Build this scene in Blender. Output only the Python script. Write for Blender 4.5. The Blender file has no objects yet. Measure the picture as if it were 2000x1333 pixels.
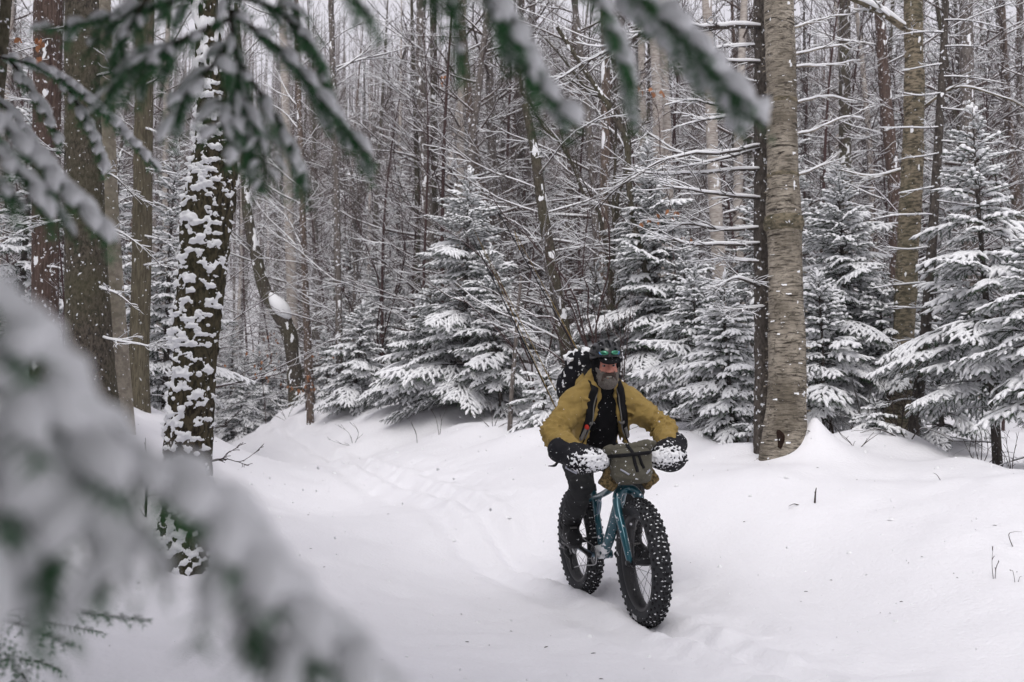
import bpy, math, random
import numpy as np
from mathutils import Vector, Matrix, Euler

R = math.radians
scene = bpy.context.scene
C = scene.collection

# ------------------------------------------------------------------ camera, sky, sun, exposure
CAM_Z = 1.17
PITCH = math.atan2(830 - 666.5, 1944.0)
cam_data = bpy.data.cameras.new("camera")
cam_data.lens = 35.0
cam_data.sensor_width = 36.0
cam_data.clip_start = 0.02
cam_data.clip_end = 900
cam_data.dof.use_dof = True
cam_data.dof.focus_distance = 6.6
cam_data.dof.aperture_fstop = 3.5
cam = bpy.data.objects.new("camera", cam_data)
C.objects.link(cam)
cam.location = (0, 0, CAM_Z)
cam.rotation_euler = (R(90) + PITCH, 0, 0)
scene.camera = cam

SUN_EL, SUN_ROT = R(50), R(190)
world = bpy.data.worlds.new("World")
scene.world = world
world.use_nodes = True
wn, wl = world.node_tree.nodes, world.node_tree.links
wn.clear()
sky = wn.new("ShaderNodeTexSky")
sky.sky_type = 'NISHITA'
sky.sun_disc = False
sky.sun_elevation = SUN_EL
sky.sun_rotation = SUN_ROT
sky.air_density = 1.0
sky.dust_density = 6.0
sky.ozone_density = 1.0
hs = wn.new("ShaderNodeHueSaturation")
hs.inputs['Saturation'].default_value = 0.16
bgn = wn.new("ShaderNodeBackground")
bgn.inputs['Strength'].default_value = 0.105
wo = wn.new("ShaderNodeOutputWorld")
wl.new(sky.outputs[0], hs.inputs['Color'])
# an even layer of snow cloud over the clear-sky model
cl = wn.new("ShaderNodeMix"); cl.data_type = 'RGBA'
cl.inputs['Factor'].default_value = 0.72
cl.inputs['B'].default_value = (7.55, 7.35, 8.05, 1)
wl.new(hs.outputs[0], cl.inputs['A'])
wl.new(cl.outputs['Result'], bgn.inputs[0])
wl.new(bgn.outputs[0], wo.inputs[0])

sun_data = bpy.data.lights.new("sun", 'SUN')
sun_data.energy = 1.1
sun_data.angle = R(28)
sun_data.color = (1.0, 0.97, 0.94)
sun = bpy.data.objects.new("sun", sun_data)
C.objects.link(sun)
sun.rotation_euler = (R(90) - SUN_EL, 0, R(180) - SUN_ROT)
sun.location = (0, 0, 30)

scene.view_settings.view_transform = 'Standard'
scene.view_settings.look = 'None'
scene.view_settings.exposure = 0.42
scene.view_settings.gamma = 1.0
scene.render.engine = 'CYCLES'
cy = scene.cycles
cy.use_denoising = True
cy.max_bounces = 5
cy.diffuse_bounces = 3
cy.glossy_bounces = 2
cy.transmission_bounces = 2
cy.volume_bounces = 0
cy.caustics_reflective = False
cy.caustics_refractive = False
cy.sample_clamp_indirect = 4.0
scene.render.use_persistent_data = False

# ------------------------------------------------------------------ helpers
def P(px, py, d):
    """pixel of the photograph (2000 x 1333) at depth d (metres along +Y) -> world point"""
    u, v = (px - 1000) / 1944.0, (666.5 - py) / 1944.0
    c, s = math.cos(PITCH), math.sin(PITCH)
    x, y, z = u, c - s * v, s + c * v
    t = d / y
    return np.array((x * t, d, CAM_Z + z * t))

_nrng = np.random.RandomState(7)
_T3 = _nrng.rand(32, 32, 32).astype(np.float32)

def noise3(p):
    """smooth value noise in 0..1 on an (n,3) array"""
    p = np.asarray(p, dtype=np.float64)
    i = np.floor(p).astype(np.int64)
    f = p - i
    f = f * f * (3 - 2 * f)
    a, b = i & 31, (i + 1) & 31
    fx, fy, fz = f[..., 0], f[..., 1], f[..., 2]
    def L(q, r, t): return q + (r - q) * t
    c00 = L(_T3[a[..., 0], a[..., 1], a[..., 2]], _T3[b[..., 0], a[..., 1], a[..., 2]], fx)
    c10 = L(_T3[a[..., 0], b[..., 1], a[..., 2]], _T3[b[..., 0], b[..., 1], a[..., 2]], fx)
    c01 = L(_T3[a[..., 0], a[..., 1], b[..., 2]], _T3[b[..., 0], a[..., 1], b[..., 2]], fx)
    c11 = L(_T3[a[..., 0], b[..., 1], b[..., 2]], _T3[b[..., 0], b[..., 1], b[..., 2]], fx)
    return L(L(c00, c10, fy), L(c01, c11, fy), fz)

def fbm3(p, o=3):
    p = np.asarray(p, dtype=np.float64)
    s, a, t = 0, 1.0, 0
    for k in range(o):
        s = s + a * noise3(p * 2.03 ** k + 5.7 * k)
        t += a
        a *= 0.5
    return s / t

def noise2(x, y, z=0.0):
    return noise3(np.stack([x, y, np.full_like(x, z)], -1))

def unit(v):
    v = np.asarray(v, dtype=np.float64)
    return v / (np.linalg.norm(v, axis=-1, keepdims=True) + 1e-12)

class MB:
    """collects vertices, quads and triangles into one mesh"""
    def __init__(self):
        self.V, self.Q, self.T, self.qm, self.tm, self.n = [], [], [], [], [], 0
    def add(self, v, q=None, t=None, m=0):
        v = np.asarray(v, dtype=np.float32).reshape(-1, 3)
        if q is not None and len(q):
            q = np.asarray(q, dtype=np.int32).reshape(-1, 4)
            self.Q.append(q + self.n); self.qm.append(np.full(len(q), m, np.int32))
        if t is not None and len(t):
            t = np.asarray(t, dtype=np.int32).reshape(-1, 3)
            self.T.append(t + self.n); self.tm.append(np.full(len(t), m, np.int32))
        self.V.append(v); self.n += len(v)
    def arrays(self):
        v = np.concatenate(self.V) if self.V else np.zeros((0, 3), np.float32)
        q = np.concatenate(self.Q) if self.Q else np.zeros((0, 4), np.int32)
        t = np.concatenate(self.T) if self.T else np.zeros((0, 3), np.int32)
        qm = np.concatenate(self.qm) if self.qm else np.zeros(0, np.int32)
        tm = np.concatenate(self.tm) if self.tm else np.zeros(0, np.int32)
        return v, q, t, qm, tm
    def put(self, arr, M):
        """append another MB's arrays transformed by a 4x4 numpy matrix"""
        v, q, t, qm, tm = arr
        v2 = v @ M[:3, :3].T + M[:3, 3]
        if len(q): self.Q.append(q + self.n); self.qm.append(qm)
        if len(t): self.T.append(t + self.n); self.tm.append(tm)
        self.V.append(v2.astype(np.float32)); self.n += len(v2)
    def mesh(self, name, mats, smooth=True):
        v, q, t, qm, tm = self.arrays()
        me = bpy.data.meshes.new(name)
        me.vertices.add(len(v))
        me.vertices.foreach_set("co", v.ravel())
        loops = np.concatenate([q.ravel(), t.ravel()]).astype(np.int32)
        me.loops.add(len(loops))
        me.loops.foreach_set("vertex_index", loops)
        me.polygons.add(len(q) + len(t))
        ls = np.concatenate([np.arange(len(q)) * 4, len(q) * 4 + np.arange(len(t)) * 3]).astype(np.int32)
        me.polygons.foreach_set("loop_start", ls)
        for m in (mats if isinstance(mats, (list, tuple)) else [mats]):
            me.materials.append(m)
        me.polygons.foreach_set("material_index", np.concatenate([qm, tm]).astype(np.int32))
        me.polygons.foreach_set("use_smooth", np.full(len(q) + len(t), bool(smooth)))
        me.update(calc_edges=True)
        return me
    def build(self, name, mats, parent=None, smooth=True):
        return link(name, self.mesh(name, mats, smooth), parent)

def link(name, data, parent=None):
    o = bpy.data.objects.new(name, data)
    C.objects.link(o)
    if parent is not None:
        o.parent = parent
    return o

def tag(o, label=None, cat=None, group=None, kind=None):
    if label: o['label'] = label
    if cat: o['category'] = cat
    if group: o['group'] = group
    if kind: o['kind'] = kind
    return o

def thing(name, loc, label, cat, group=None):
    o = link(name, None)
    o.location = loc
    return tag(o, label, cat, group)

def frames(path):
    path = np.asarray(path, dtype=np.float64)
    t = unit(np.gradient(path, axis=0))
    mean = np.abs(t.mean(0))
    ref = np.zeros(3); ref[int(np.argmin(mean))] = 1.0
    a = unit(np.cross(t, ref))
    b = np.cross(t, a)
    return t, a, b

_ringq = {}
def ring_quads(k, n):
    if (k, n) not in _ringq:
        i = np.arange(k - 1)[:, None] * n
        j = np.arange(n)[None, :]
        j2 = (j + 1) % n
        _ringq[(k, n)] = np.stack([i + j, i + j2, i + n + j2, i + n + j], -1).reshape(-1, 4)
    return _ringq[(k, n)]

def tube(mb, path, rad, n=8, m=0, cap=True):
    path = np.asarray(path, dtype=np.float64)
    k = len(path)
    rad = np.broadcast_to(np.asarray(rad, dtype=np.float64), (k,))
    t, a, b = frames(path)
    th = np.arange(n) * (2 * math.pi / n)
    v = path[:, None, :] + rad[:, None, None] * (a[:, None, :] * np.cos(th)[None, :, None] + b[:, None, :] * np.sin(th)[None, :, None])
    q = ring_quads(k, n)[:, ::-1] if False else ring_quads(k, n)
    v = v.reshape(-1, 3)
    tr = None
    if cap:
        v = np.concatenate([v, path[:1], path[-1:]])
        j = np.arange(n); j2 = (j + 1) % n
        tr = np.concatenate([np.stack([j2, j, np.full(n, k * n)], -1), np.stack([(k - 1) * n + j, (k - 1) * n + j2, np.full(n, k * n + 1)], -1)])
    mb.add(v, q, tr, m)

def snow_on(mb, path, rad, m=1, n=4, amount=1.0, add=0.003):
    """a ridge of snow lying on top of a branch; none where the branch is steep"""
    path = np.asarray(path, dtype=np.float64)
    rad = np.broadcast_to(np.asarray(rad, dtype=np.float64), (len(path),))
    t = unit(np.gradient(path, axis=0))
    hor = np.clip(1.25 - np.abs(t[:, 2]) * 1.35, 0, 1)
    r = (rad * 0.95 + add) * hor * amount
    r = np.where(r < rad * 0.55, rad * 0.4, r)
    r[0] *= 0.7; r[-1] *= 0.6
    p = path + np.array((0, 0, 1.0)) * (rad * 0.55 + r * 0.45)[:, None]
    tube(mb, p, r, n, m, cap=False)

def smooth_path(pts, k):
    """Catmull-Rom through pts, k samples"""
    pts = np.asarray(pts, dtype=np.float64)
    if len(pts) == 2:
        s = np.linspace(0, 1, k)[:, None]
        return pts[0] * (1 - s) + pts[1] * s
    q = np.concatenate([[2 * pts[0] - pts[1]], pts, [2 * pts[-1] - pts[-2]]])
    u = np.linspace(0, len(pts) - 1 - 1e-9, k)
    i = u.astype(int); f = (u - i)[:, None]
    p0, p1, p2, p3 = q[i], q[i + 1], q[i + 2], q[i + 3]
    return 0.5 * (2 * p1 + (p2 - p0) * f + (2 * p0 - 5 * p1 + 4 * p2 - p3) * f ** 2 + (3 * p1 - p0 - 3 * p2 + p3) * f ** 3)

# ------------------------------------------------------------------ materials
def node_mat(name):
    m = bpy.data.materials.new(name)
    m.use_nodes = True
    nt = m.node_tree
    bs = nt.nodes['Principled BSDF']
    return m, nt, bs

def simple(name, col, rough=0.6, metal=0.0, var=0.12, scale=40.0, bump=0.0, spec=0.4, coat=0.0, flecks=0.0, fscale=60.0):
    """a plain surface with fine grain; flecks = share of the surface dusted with snow grains"""
    m, nt, bs = node_mat(name)
    N, L = nt.nodes, nt.links
    tc = N.new('ShaderNodeTexCoord')
    nz = N.new('ShaderNodeTexNoise'); nz.inputs['Scale'].default_value = scale; nz.inputs['Detail'].default_value = 3
    L.new(tc.outputs['Object'], nz.inputs['Vector'])
    mx = N.new('ShaderNodeMix'); mx.data_type = 'RGBA'
    mx.inputs['A'].default_value = tuple(c * (1 - var) for c in col) + (1,)
    mx.inputs['B'].default_value = tuple(min(1, c * (1 + var)) for c in col) + (1,)
    L.new(nz.outputs['Fac'], mx.inputs['Factor'])
    out = mx.outputs['Result']
    bs.inputs['Roughness'].default_value = rough
    bs.inputs['Metallic'].default_value = metal
    bs.inputs['Specular IOR Level'].default_value = spec
    bs.inputs['Coat Weight'].default_value = coat
    if flecks > 0:
        vz = N.new('ShaderNodeTexNoise'); vz.inputs['Scale'].default_value = fscale; vz.inputs['Detail'].default_value = 2
        L.new(tc.outputs['Object'], vz.inputs['Vector'])
        rp = N.new('ShaderNodeValToRGB')
        rp.color_ramp.elements[0].position = 1 - flecks - 0.02; rp.color_ramp.elements[1].position = 1 - flecks + 0.02
        L.new(vz.outputs['Fac'], rp.inputs['Fac'])
        m2 = N.new('ShaderNodeMix'); m2.data_type = 'RGBA'
        m2.inputs['B'].default_value = (0.8, 0.81, 0.84, 1)
        L.new(out, m2.inputs['A']); L.new(rp.outputs['Color'], m2.inputs['Factor'])
        out = m2.outputs['Result']
    L.new(out, bs.inputs['Base Color'])
    if bump:
        bp = N.new('ShaderNodeBump'); bp.inputs['Strength'].default_value = bump; bp.inputs['Distance'].default_value = 0.01
        L.new(nz.outputs['Fac'], bp.inputs['Height']); L.new(bp.outputs['Normal'], bs.inputs['Normal'])
    return m

def bark(name, dark, light, stretch=(9, 9, 1.6), flecks=0.30, horizontal=False, bump=0.6, moss=None):
    m, nt, bs = node_mat(name)
    N, L = nt.nodes, nt.links
    tc = N.new('ShaderNodeTexCoord')
    mp = N.new('ShaderNodeMapping'); mp.inputs['Scale'].default_value = stretch
    L.new(tc.outputs['Object'], mp.inputs['Vector'])
    nz = N.new('ShaderNodeTexNoise'); nz.inputs['Scale'].default_value = 3.0; nz.inputs['Detail'].default_value = 6; nz.inputs['Roughness'].default_value = 0.65
    L.new(mp.outputs[0], nz.inputs['Vector'])
    rp = N.new('ShaderNodeValToRGB')
    rp.color_ramp.elements[0].position = 0.40; rp.color_ramp.elements[0].color = dark + (1,)
    rp.color_ramp.elements[1].position = 0.58; rp.color_ramp.elements[1].color = light + (1,)
    L.new(nz.outputs['Fac'], rp.inputs['Fac'])
    col = rp.outputs['Color']
    big = N.new('ShaderNodeTexNoise'); big.inputs['Scale'].default_value = 1.7; big.inputs['Detail'].default_value = 4
    L.new(tc.outputs['Object'], big.inputs['Vector'])
    r2 = N.new('ShaderNodeValToRGB')
    r2.color_ramp.elements[0].position = 0.42; r2.color_ramp.elements[1].position = 0.62
    L.new(big.outputs['Fac'], r2.inputs['Fac'])
    mm = N.new('ShaderNodeMix'); mm.data_type = 'RGBA'
    L.new(col, mm.inputs['A'])
    tint = moss if moss else tuple(0.62 * d + 0.38 * l for d, l in zip(dark, light))
    mm.inputs['B'].default_value = tint + (1,)
    sc_ = N.new('ShaderNodeMath'); sc_.operation = 'MULTIPLY'; sc_.inputs[1].default_value = 0.5
    L.new(r2.outputs['Color'], sc_.inputs[0]); L.new(sc_.outputs[0], mm.inputs['Factor'])
    col = mm.outputs['Result']
    if flecks > 0:
        fz = N.new('ShaderNodeTexNoise'); fz.inputs['Scale'].default_value = 26; fz.inputs['Detail'].default_value = 3
        L.new(tc.outputs['Object'], fz.inputs['Vector'])
        fr = N.new('ShaderNodeValToRGB')
        fr.color_ramp.elements[0].position = 1 - flecks - 0.015; fr.color_ramp.elements[1].position = 1 - flecks + 0.03
        L.new(fz.outputs['Fac'], fr.inputs['Fac'])
        m2 = N.new('ShaderNodeMix'); m2.data_type = 'RGBA'; m2.inputs['B'].default_value = (0.78, 0.79, 0.83, 1)
        L.new(col, m2.inputs['A']); L.new(fr.outputs['Color'], m2.inputs['Factor'])
        col = m2.outputs['Result']
    L.new(col, bs.inputs['Base Color'])
    bs.inputs['Roughness'].default_value = 0.85
    bs.inputs['Specular IOR Level'].default_value = 0.08
    bp = N.new('ShaderNodeBump'); bp.inputs['Strength'].default_value = bump; bp.inputs['Distance'].default_value = 0.02
    L.new(nz.outputs['Fac'], bp.inputs['Height']); L.new(bp.outputs['Normal'], bs.inputs['Normal'])
    return m

def snow_mat(name, col=(0.86, 0.865, 0.885), s1=9.0, s2=70.0, b1=0.25, b2=0.25, dist=0.02):
    m, nt, bs = node_mat(name)
    N, L = nt.nodes, nt.links
    tc = N.new('ShaderNodeTexCoord')
    a = N.new('ShaderNodeTexNoise'); a.inputs['Scale'].default_value = s1; a.inputs['Detail'].default_value = 5
    b = N.new('ShaderNodeTexNoise'); b.inputs['Scale'].default_value = s2; b.inputs['Detail'].default_value = 4
    L.new(tc.outputs['Object'], a.inputs['Vector']); L.new(tc.outputs['Object'], b.inputs['Vector'])
    p1 = N.new('ShaderNodeBump'); p1.inputs['Strength'].default_value = b1; p1.inputs['Distance'].default_value = dist
    p2 = N.new('ShaderNodeBump'); p2.inputs['Strength'].default_value = b2; p2.inputs['Distance'].default_value = dist * 0.4
    L.new(a.outputs['Fac'], p1.inputs['Height']); L.new(b.outputs['Fac'], p2.inputs['Height'])
    L.new(p1.outputs['Normal'], p2.inputs['Normal']); L.new(p2.outputs['Normal'], bs.inputs['Normal'])
    bs.inputs['Base Color'].default_value = col + (1,)
    bs.inputs['Roughness'].default_value = 0.55
    bs.inputs['Specular IOR Level'].default_value = 0.25
    return m

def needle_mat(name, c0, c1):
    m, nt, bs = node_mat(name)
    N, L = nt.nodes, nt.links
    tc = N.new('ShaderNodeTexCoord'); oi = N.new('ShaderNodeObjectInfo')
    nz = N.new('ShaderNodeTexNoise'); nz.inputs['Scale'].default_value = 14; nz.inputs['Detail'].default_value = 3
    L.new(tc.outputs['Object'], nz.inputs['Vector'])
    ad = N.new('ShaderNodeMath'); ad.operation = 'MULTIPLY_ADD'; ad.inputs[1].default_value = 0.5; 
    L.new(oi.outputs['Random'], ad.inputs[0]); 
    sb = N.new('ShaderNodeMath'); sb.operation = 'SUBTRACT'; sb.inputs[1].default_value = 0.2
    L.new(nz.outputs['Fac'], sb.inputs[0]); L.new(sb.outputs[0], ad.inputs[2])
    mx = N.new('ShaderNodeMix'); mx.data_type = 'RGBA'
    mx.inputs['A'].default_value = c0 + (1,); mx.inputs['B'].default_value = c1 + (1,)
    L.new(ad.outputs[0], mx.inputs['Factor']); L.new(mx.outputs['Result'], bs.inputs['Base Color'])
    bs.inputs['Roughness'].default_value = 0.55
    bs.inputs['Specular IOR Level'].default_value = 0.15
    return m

M = {}
M['snow_ground'] = snow_mat('snow_ground', (0.87, 0.865, 0.895), 3.2, 38.0, 0.30, 0.36, 0.05)
M['snow'] = snow_mat('snow', (0.87, 0.875, 0.89), 22, 120, 0.35, 0.35, 0.012)
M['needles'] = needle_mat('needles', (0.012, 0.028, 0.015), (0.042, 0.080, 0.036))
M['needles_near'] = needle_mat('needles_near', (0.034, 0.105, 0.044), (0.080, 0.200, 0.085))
M['twig'] = simple('twig_bark', (0.048, 0.036, 0.030), 0.85, spec=0.1, var=0.3, scale=30)
M['twig_red'] = simple('twig_red_bark', (0.062, 0.038, 0.036), 0.8, spec=0.1, var=0.3, scale=30)
M['bark_spruce'] = bark('bark_spruce', (0.040, 0.034, 0.030), (0.11, 0.095, 0.082), (14, 14, 7), 0.36)
M['bark_dark'] = bark('bark_dark', (0.034, 0.029, 0.025), (0.115, 0.098, 0.078), (15, 15, 8), 0.33, bump=1.0, moss=(0.085, 0.082, 0.045))
M['bark_olive'] = bark('bark_olive', (0.060, 0.052, 0.036), (0.155, 0.135, 0.095), (20, 20, 2.2), 0.31)
M['bark_red'] = bark('bark_red', (0.050, 0.034, 0.028), (0.135, 0.095, 0.078), (18, 18, 3), 0.36)
M['bark_beech'] = bark('bark_beech', (0.19, 0.165, 0.135), (0.31, 0.275, 0.225), (5, 5, 5), 0.33, bump=0.3, moss=(0.14, 0.13, 0.085))
M['bark_gray'] = bark('bark_gray', (0.075, 0.064, 0.058), (0.19, 0.168, 0.152), (12, 12, 3), 0.38)
M['bark_brown'] = bark('bark_brown', (0.075, 0.056, 0.046), (0.175, 0.135, 0.110), (12, 12, 3), 0.38)
M['bark_white'] = bark('bark_white', (0.24, 0.21, 0.19), (0.52, 0.48, 0.44), (3, 3, 14), 0.30, bump=0.3, moss=(0.40, 0.35, 0.31))
def birch_bark(name, base, pale, dark):
    m, nt, bs = node_mat(name)
    N, L = nt.nodes, nt.links
    tc = N.new('ShaderNodeTexCoord')
    def nz(sc, scale, detail, rough=0.6, dist=0.0):
        mp = N.new('ShaderNodeMapping'); mp.inputs['Scale'].default_value = sc
        L.new(tc.outputs['Object'], mp.inputs['Vector'])
        n = N.new('ShaderNodeTexNoise'); n.inputs['Scale'].default_value = scale; n.inputs['Detail'].default_value = detail
        n.inputs['Roughness'].default_value = rough; n.inputs['Distortion'].default_value = dist
        L.new(mp.outputs[0], n.inputs['Vector'])
        return n.outputs['Fac']
    def ramp(f, a, b):
        r = N.new('ShaderNodeMapRange'); r.inputs['From Min'].default_value = a; r.inputs['From Max'].default_value = b
        L.new(f, r.inputs['Value']); return r.outputs[0]
    def mix(f, a, b):
        x = N.new('ShaderNodeMix'); x.data_type = 'RGBA'
        if isinstance(a, tuple): x.inputs['A'].default_value = a + (1,)
        else: L.new(a, x.inputs['A'])
        x.inputs['B'].default_value = b + (1,)
        L.new(f, x.inputs['Factor']); return x.outputs['Result']
    patch = nz((1, 1, 0.8), 2.6, 5, 0.65)
    fine = nz((9, 9, 60), 1.0, 6, 0.7, 0.4)
    lent = nz((4.5, 4.5, 46), 1.3, 4, 0.6, 0.8)
    rag = nz((5, 5, 9), 3.0, 6, 0.75, 0.5)
    c = mix(ramp(patch, 0.36, 0.62), base, pale)
    c = mix(ramp(fine, 0.46, 0.66), c, tuple(0.45 * v for v in base))
    c = mix(ramp(rag, 0.55, 0.63), c, tuple(0.5 * v for v in base))
    c = mix(ramp(lent, 0.575, 0.625), c, dark)
    fl = nz((1, 1, 2.2), 34, 3)
    c = mix(ramp(fl, 0.70, 0.74), c, (0.78, 0.79, 0.83))
    L.new(c, bs.inputs['Base Color'])
    bs.inputs['Roughness'].default_value = 0.75; bs.inputs['Specular IOR Level'].default_value = 0.12
    b1 = N.new('ShaderNodeBump'); b1.inputs['Strength'].default_value = 0.9; b1.inputs['Distance'].default_value = 0.012
    b2 = N.new('ShaderNodeBump'); b2.inputs['Strength'].default_value = 0.8; b2.inputs['Distance'].default_value = 0.02
    L.new(fine, b1.inputs['Height']); L.new(rag, b2.inputs['Height']); L.new(b1.outputs['Normal'], b2.inputs['Normal'])
    L.new(b2.outputs['Normal'], bs.inputs['Normal'])
    return m
M['bark_birch'] = birch_bark('bark_birch', (0.175, 0.150, 0.115), (0.45, 0.40, 0.33), (0.040, 0.032, 0.025))
M['bark_birch_dark'] = bark('bark_birch_dark', (0.050, 0.044, 0.032), (0.27, 0.225, 0.16), (5, 5, 13), 0.31, bump=0.9, moss=(0.10, 0.095, 0.06))
M['bark_moss'] = bark('bark_moss', (0.018, 0.015, 0.011), (0.095, 0.078, 0.050), (13, 13, 6), 0.30, bump=1.0, moss=(0.045, 0.045, 0.022))
M['dead_leaf'] = simple('dead_leaf', (0.28, 0.12, 0.05), 0.7, var=0.4, scale=12)
# ------------------------------------------------------------------ the ground
def smooth01(t):
    t = np.clip(t, 0, 1)
    return t * t * (3 - 2 * t)

def far_z(x, y):
    return 1.35 + 0.012 * np.clip(y - 15, 0, 40) + 34 * smooth01((y - 40) / 95)

_ctl = []
for (px, py, d) in [(1400, 1060, 7.4), (1650, 1060, 7.2), (1850, 1010, 7.2), (1990, 1150, 5.6), (2000, 1320, 4.6),
                    (1530, 907, 9.0), (1700, 900, 10.0), (1940, 930, 9.5), (1950, 962, 7.4), (1100, 850, 11.5), (1000, 826, 13), (1370, 866, 11),
                    (730, 792, 17), (610, 778, 20), (905, 795, 15), (1300, 800, 16), (1200, 815, 14), (1640, 860, 12), (1715, 860, 11.2),
                    (330, 1095, 6.5), (430, 905, 14), (520, 850, 20), (440, 812, 28), (270, 806, 13), (200, 800, 10), (90, 790, 13),
                    (600, 1000, 10.2), (800, 1050, 8.6), (1000, 1010, 8.9), (830, 860, 14), (1290, 960, 8.4), (100, 1290, 4.2), (290, 1010, 7.0), (1780, 890, 11)]:
    p = P(px, py, d); _ctl.append((p[0], p[1], p[2]))
_ctl += [(0.79, 6.0, 0.032), (0.50, 7.15, 0.045), (0.0, 4.4, 0.01), (1.2, 4.6, 0.0), (-1.0, 4.4, 0.05), (0.6, 2.5, 0.0), (-1.2, 2.0, 0.1), (0, 0.0, 0.05), (0.1, 8.6, 0.06),
         (3, 1, 0.5), (-3, 1, 0.45), (0, -6, 0.2), (8, -2, 0.9), (-8, -2, 0.8), (6, 5, 0.8), (-5, 5, 0.75), (-9, 8, 1.3), (10, 10, 1.1), (0, -30, 0.5), (40, -20, 1.5), (-40, -20, 1.5)]
for fx in (-150, -70, -30, -10, 10, 30, 70, 150):
    for fy in (30, 48, 75, 110, 150, 215):
        if not (abs(fx) == 10 and fy == 30):
            _ctl.append((fx, fy, float(far_z(np.float64(fx), np.float64(fy)))))
_ctl = np.array(_ctl, dtype=np.float64)

def _tps_fit(c):
    n = len(c)
    d2 = ((c[:, None, :2] - c[None, :, :2]) ** 2).sum(-1)
    K = 0.5 * d2 * np.log(d2 + 1e-9) + np.eye(n) * 0.02
    A = np.zeros((n + 3, n + 3))
    A[:n, :n] = K
    A[:n, n] = 1; A[:n, n + 1:] = c[:, :2]
    A[n:, :n] = A[:n, n:].T
    return np.linalg.solve(A, np.concatenate([c[:, 2], np.zeros(3)]))
_w = _tps_fit(_ctl)

def base_z(x, y):
    x, y = np.broadcast_arrays(np.asarray(x, float), np.asarray(y, float))
    sh = x.shape
    x, y = x.ravel(), y.ravel()
    out = np.empty(len(x))
    for s in range(0, len(x), 20000):
        xx, yy = x[s:s + 20000], y[s:s + 20000]
        d2 = (xx[:, None] - _ctl[None, :, 0]) ** 2 + (yy[:, None] - _ctl[None, :, 1]) ** 2
        out[s:s + 20000] = (0.5 * d2 * np.log(d2 + 1e-9)) @ _w[:-3] + _w[-3] + _w[-2] * xx + _w[-1] * yy
    return out.reshape(sh)

TRAIL = smooth_path([(2.3, 2.0, 0), (1.45, 4.2, 0), (0.79, 6.0, 0), (0.50, 7.15, 0), (-0.40, 9.3, 0), (-1.65, 12, 0), (-3.4, 16, 0), (-5.1, 20, 0), (-7.0, 24, 0), (-10.2, 31, 0), (-14, 38, 0)], 160)[:, :2]

def trail_sd(x, y):
    """signed distance to the middle of the trail (right of it positive)"""
    best = np.full(x.shape, 1e9); sd = np.zeros(x.shape)
    for i in range(0, len(TRAIL) - 1):
        ax, ay = TRAIL[i]; bx, by = TRAIL[i + 1]
        dx, dy = bx - ax, by - ay
        t = np.clip(((x - ax) * dx + (y - ay) * dy) / (dx * dx + dy * dy), 0, 1)
        ex, ey = x - ax - t * dx, y - ay - t * dy
        d = ex * ex + ey * ey
        m = d < best
        best = np.where(m, d, best)
        sd = np.where(m, np.sign(dx * -ey + dy * ex) * np.sqrt(d), sd)
    return sd

_b = P(1594, 905, 8.95); _b2 = P(1960, 962, 7.3)
def ground_z(x, y):
    x, y = np.broadcast_arrays(np.asarray(x, float), np.asarray(y, float))
    z = base_z(x, y)
    sd = trail_sd(x, y) if x.size < 600000 else 0
    a = np.abs(sd)
    off = smooth01((a - 1.0) / 1.6)                       # 0 on the packed trail, 1 in loose snow
    near = smooth01((60 - y) / 30)
    z = z + near * off * (0.24 * (noise2(x / 1.9, y / 1.9, 3.3) - 0.5) + 0.15 * (noise2(x / 0.75 + 4, y / 0.75, 8.1) - 0.5) + 0.040 * (noise2(x / 0.24, y / 0.24, 1.1) - 0.5))
    z = z + near * (1 - off) * (0.09 * (noise2(x / 1.1, y / 1.6, 2.2) - 0.5) + 0.028 * (noise2(x / 0.3, y / 0.3, 6.1) - 0.5))
    # wheel ruts and churned snow along the trail
    wob = 0.10 * (noise2(x / 2.3, y / 2.3, 9.7) - 0.5) * smooth01(np.abs(y - 6.7) / 2.5)
    for c, w, dep, kz in ((0.0, 0.080, 0.070, 2.0), (-0.30, 0.10, 0.034, 5.0), (0.36, 0.12, 0.024, 8.0)):
        e = (sd - c - wob * 1.6 - 0.05 * (noise2(x / 0.5, y / 0.5, kz) - 0.5)) / w
        dep = dep * (0.25 + 1.1 * noise2(x / 0.8 + kz, y / 0.8, 3.0 + kz))
        z = z - dep * np.exp(-e * e) + 0.35 * dep * np.exp(-((np.abs(e) - 1.9) / 0.8) ** 2)
    ch = np.exp(-((sd - 0.05) / 0.50) ** 2)
    z = z + ch * (0.055 * (noise2(x / 0.085, y / 0.085, 4.4) - 0.5) + 0.055 * (noise2(x / 0.19, y / 0.19, 14.4) - 0.5)) * (0.35 + noise2(x / 0.6, y / 0.6, 7.4))
    # old filled footprints along the foot of the bank
    for (fx, fy, fr, fd) in _prints:
        q = ((x - fx) ** 2 + (y - fy) ** 2) / fr ** 2
        z = z - fd * np.exp(-q) + 0.3 * fd * np.exp(-(np.sqrt(q) - 1.7) ** 2 * 3)
    # wind skirt against the big birch, a rounded mound by the right edge
    r = np.hypot((x - _b[0]) * 1.0, (y - _b[1]) * 1.1)
    z = z + 0.43 * np.exp(-(r / 0.27) ** 1.15)
    q = ((x - _b2[0]) / 1.1) ** 2 + ((y - _b2[1]) / 0.7) ** 2
    z = z + 0.10 * np.exp(-q)
    # hummocks over buried stumps and logs
    for (hx, hy, hr, hh) in _hums:
        z = z + hh * np.exp(-((x - hx) ** 2 + ((y - hy) * 1.2) ** 2) / hr ** 2)
    return z

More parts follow.
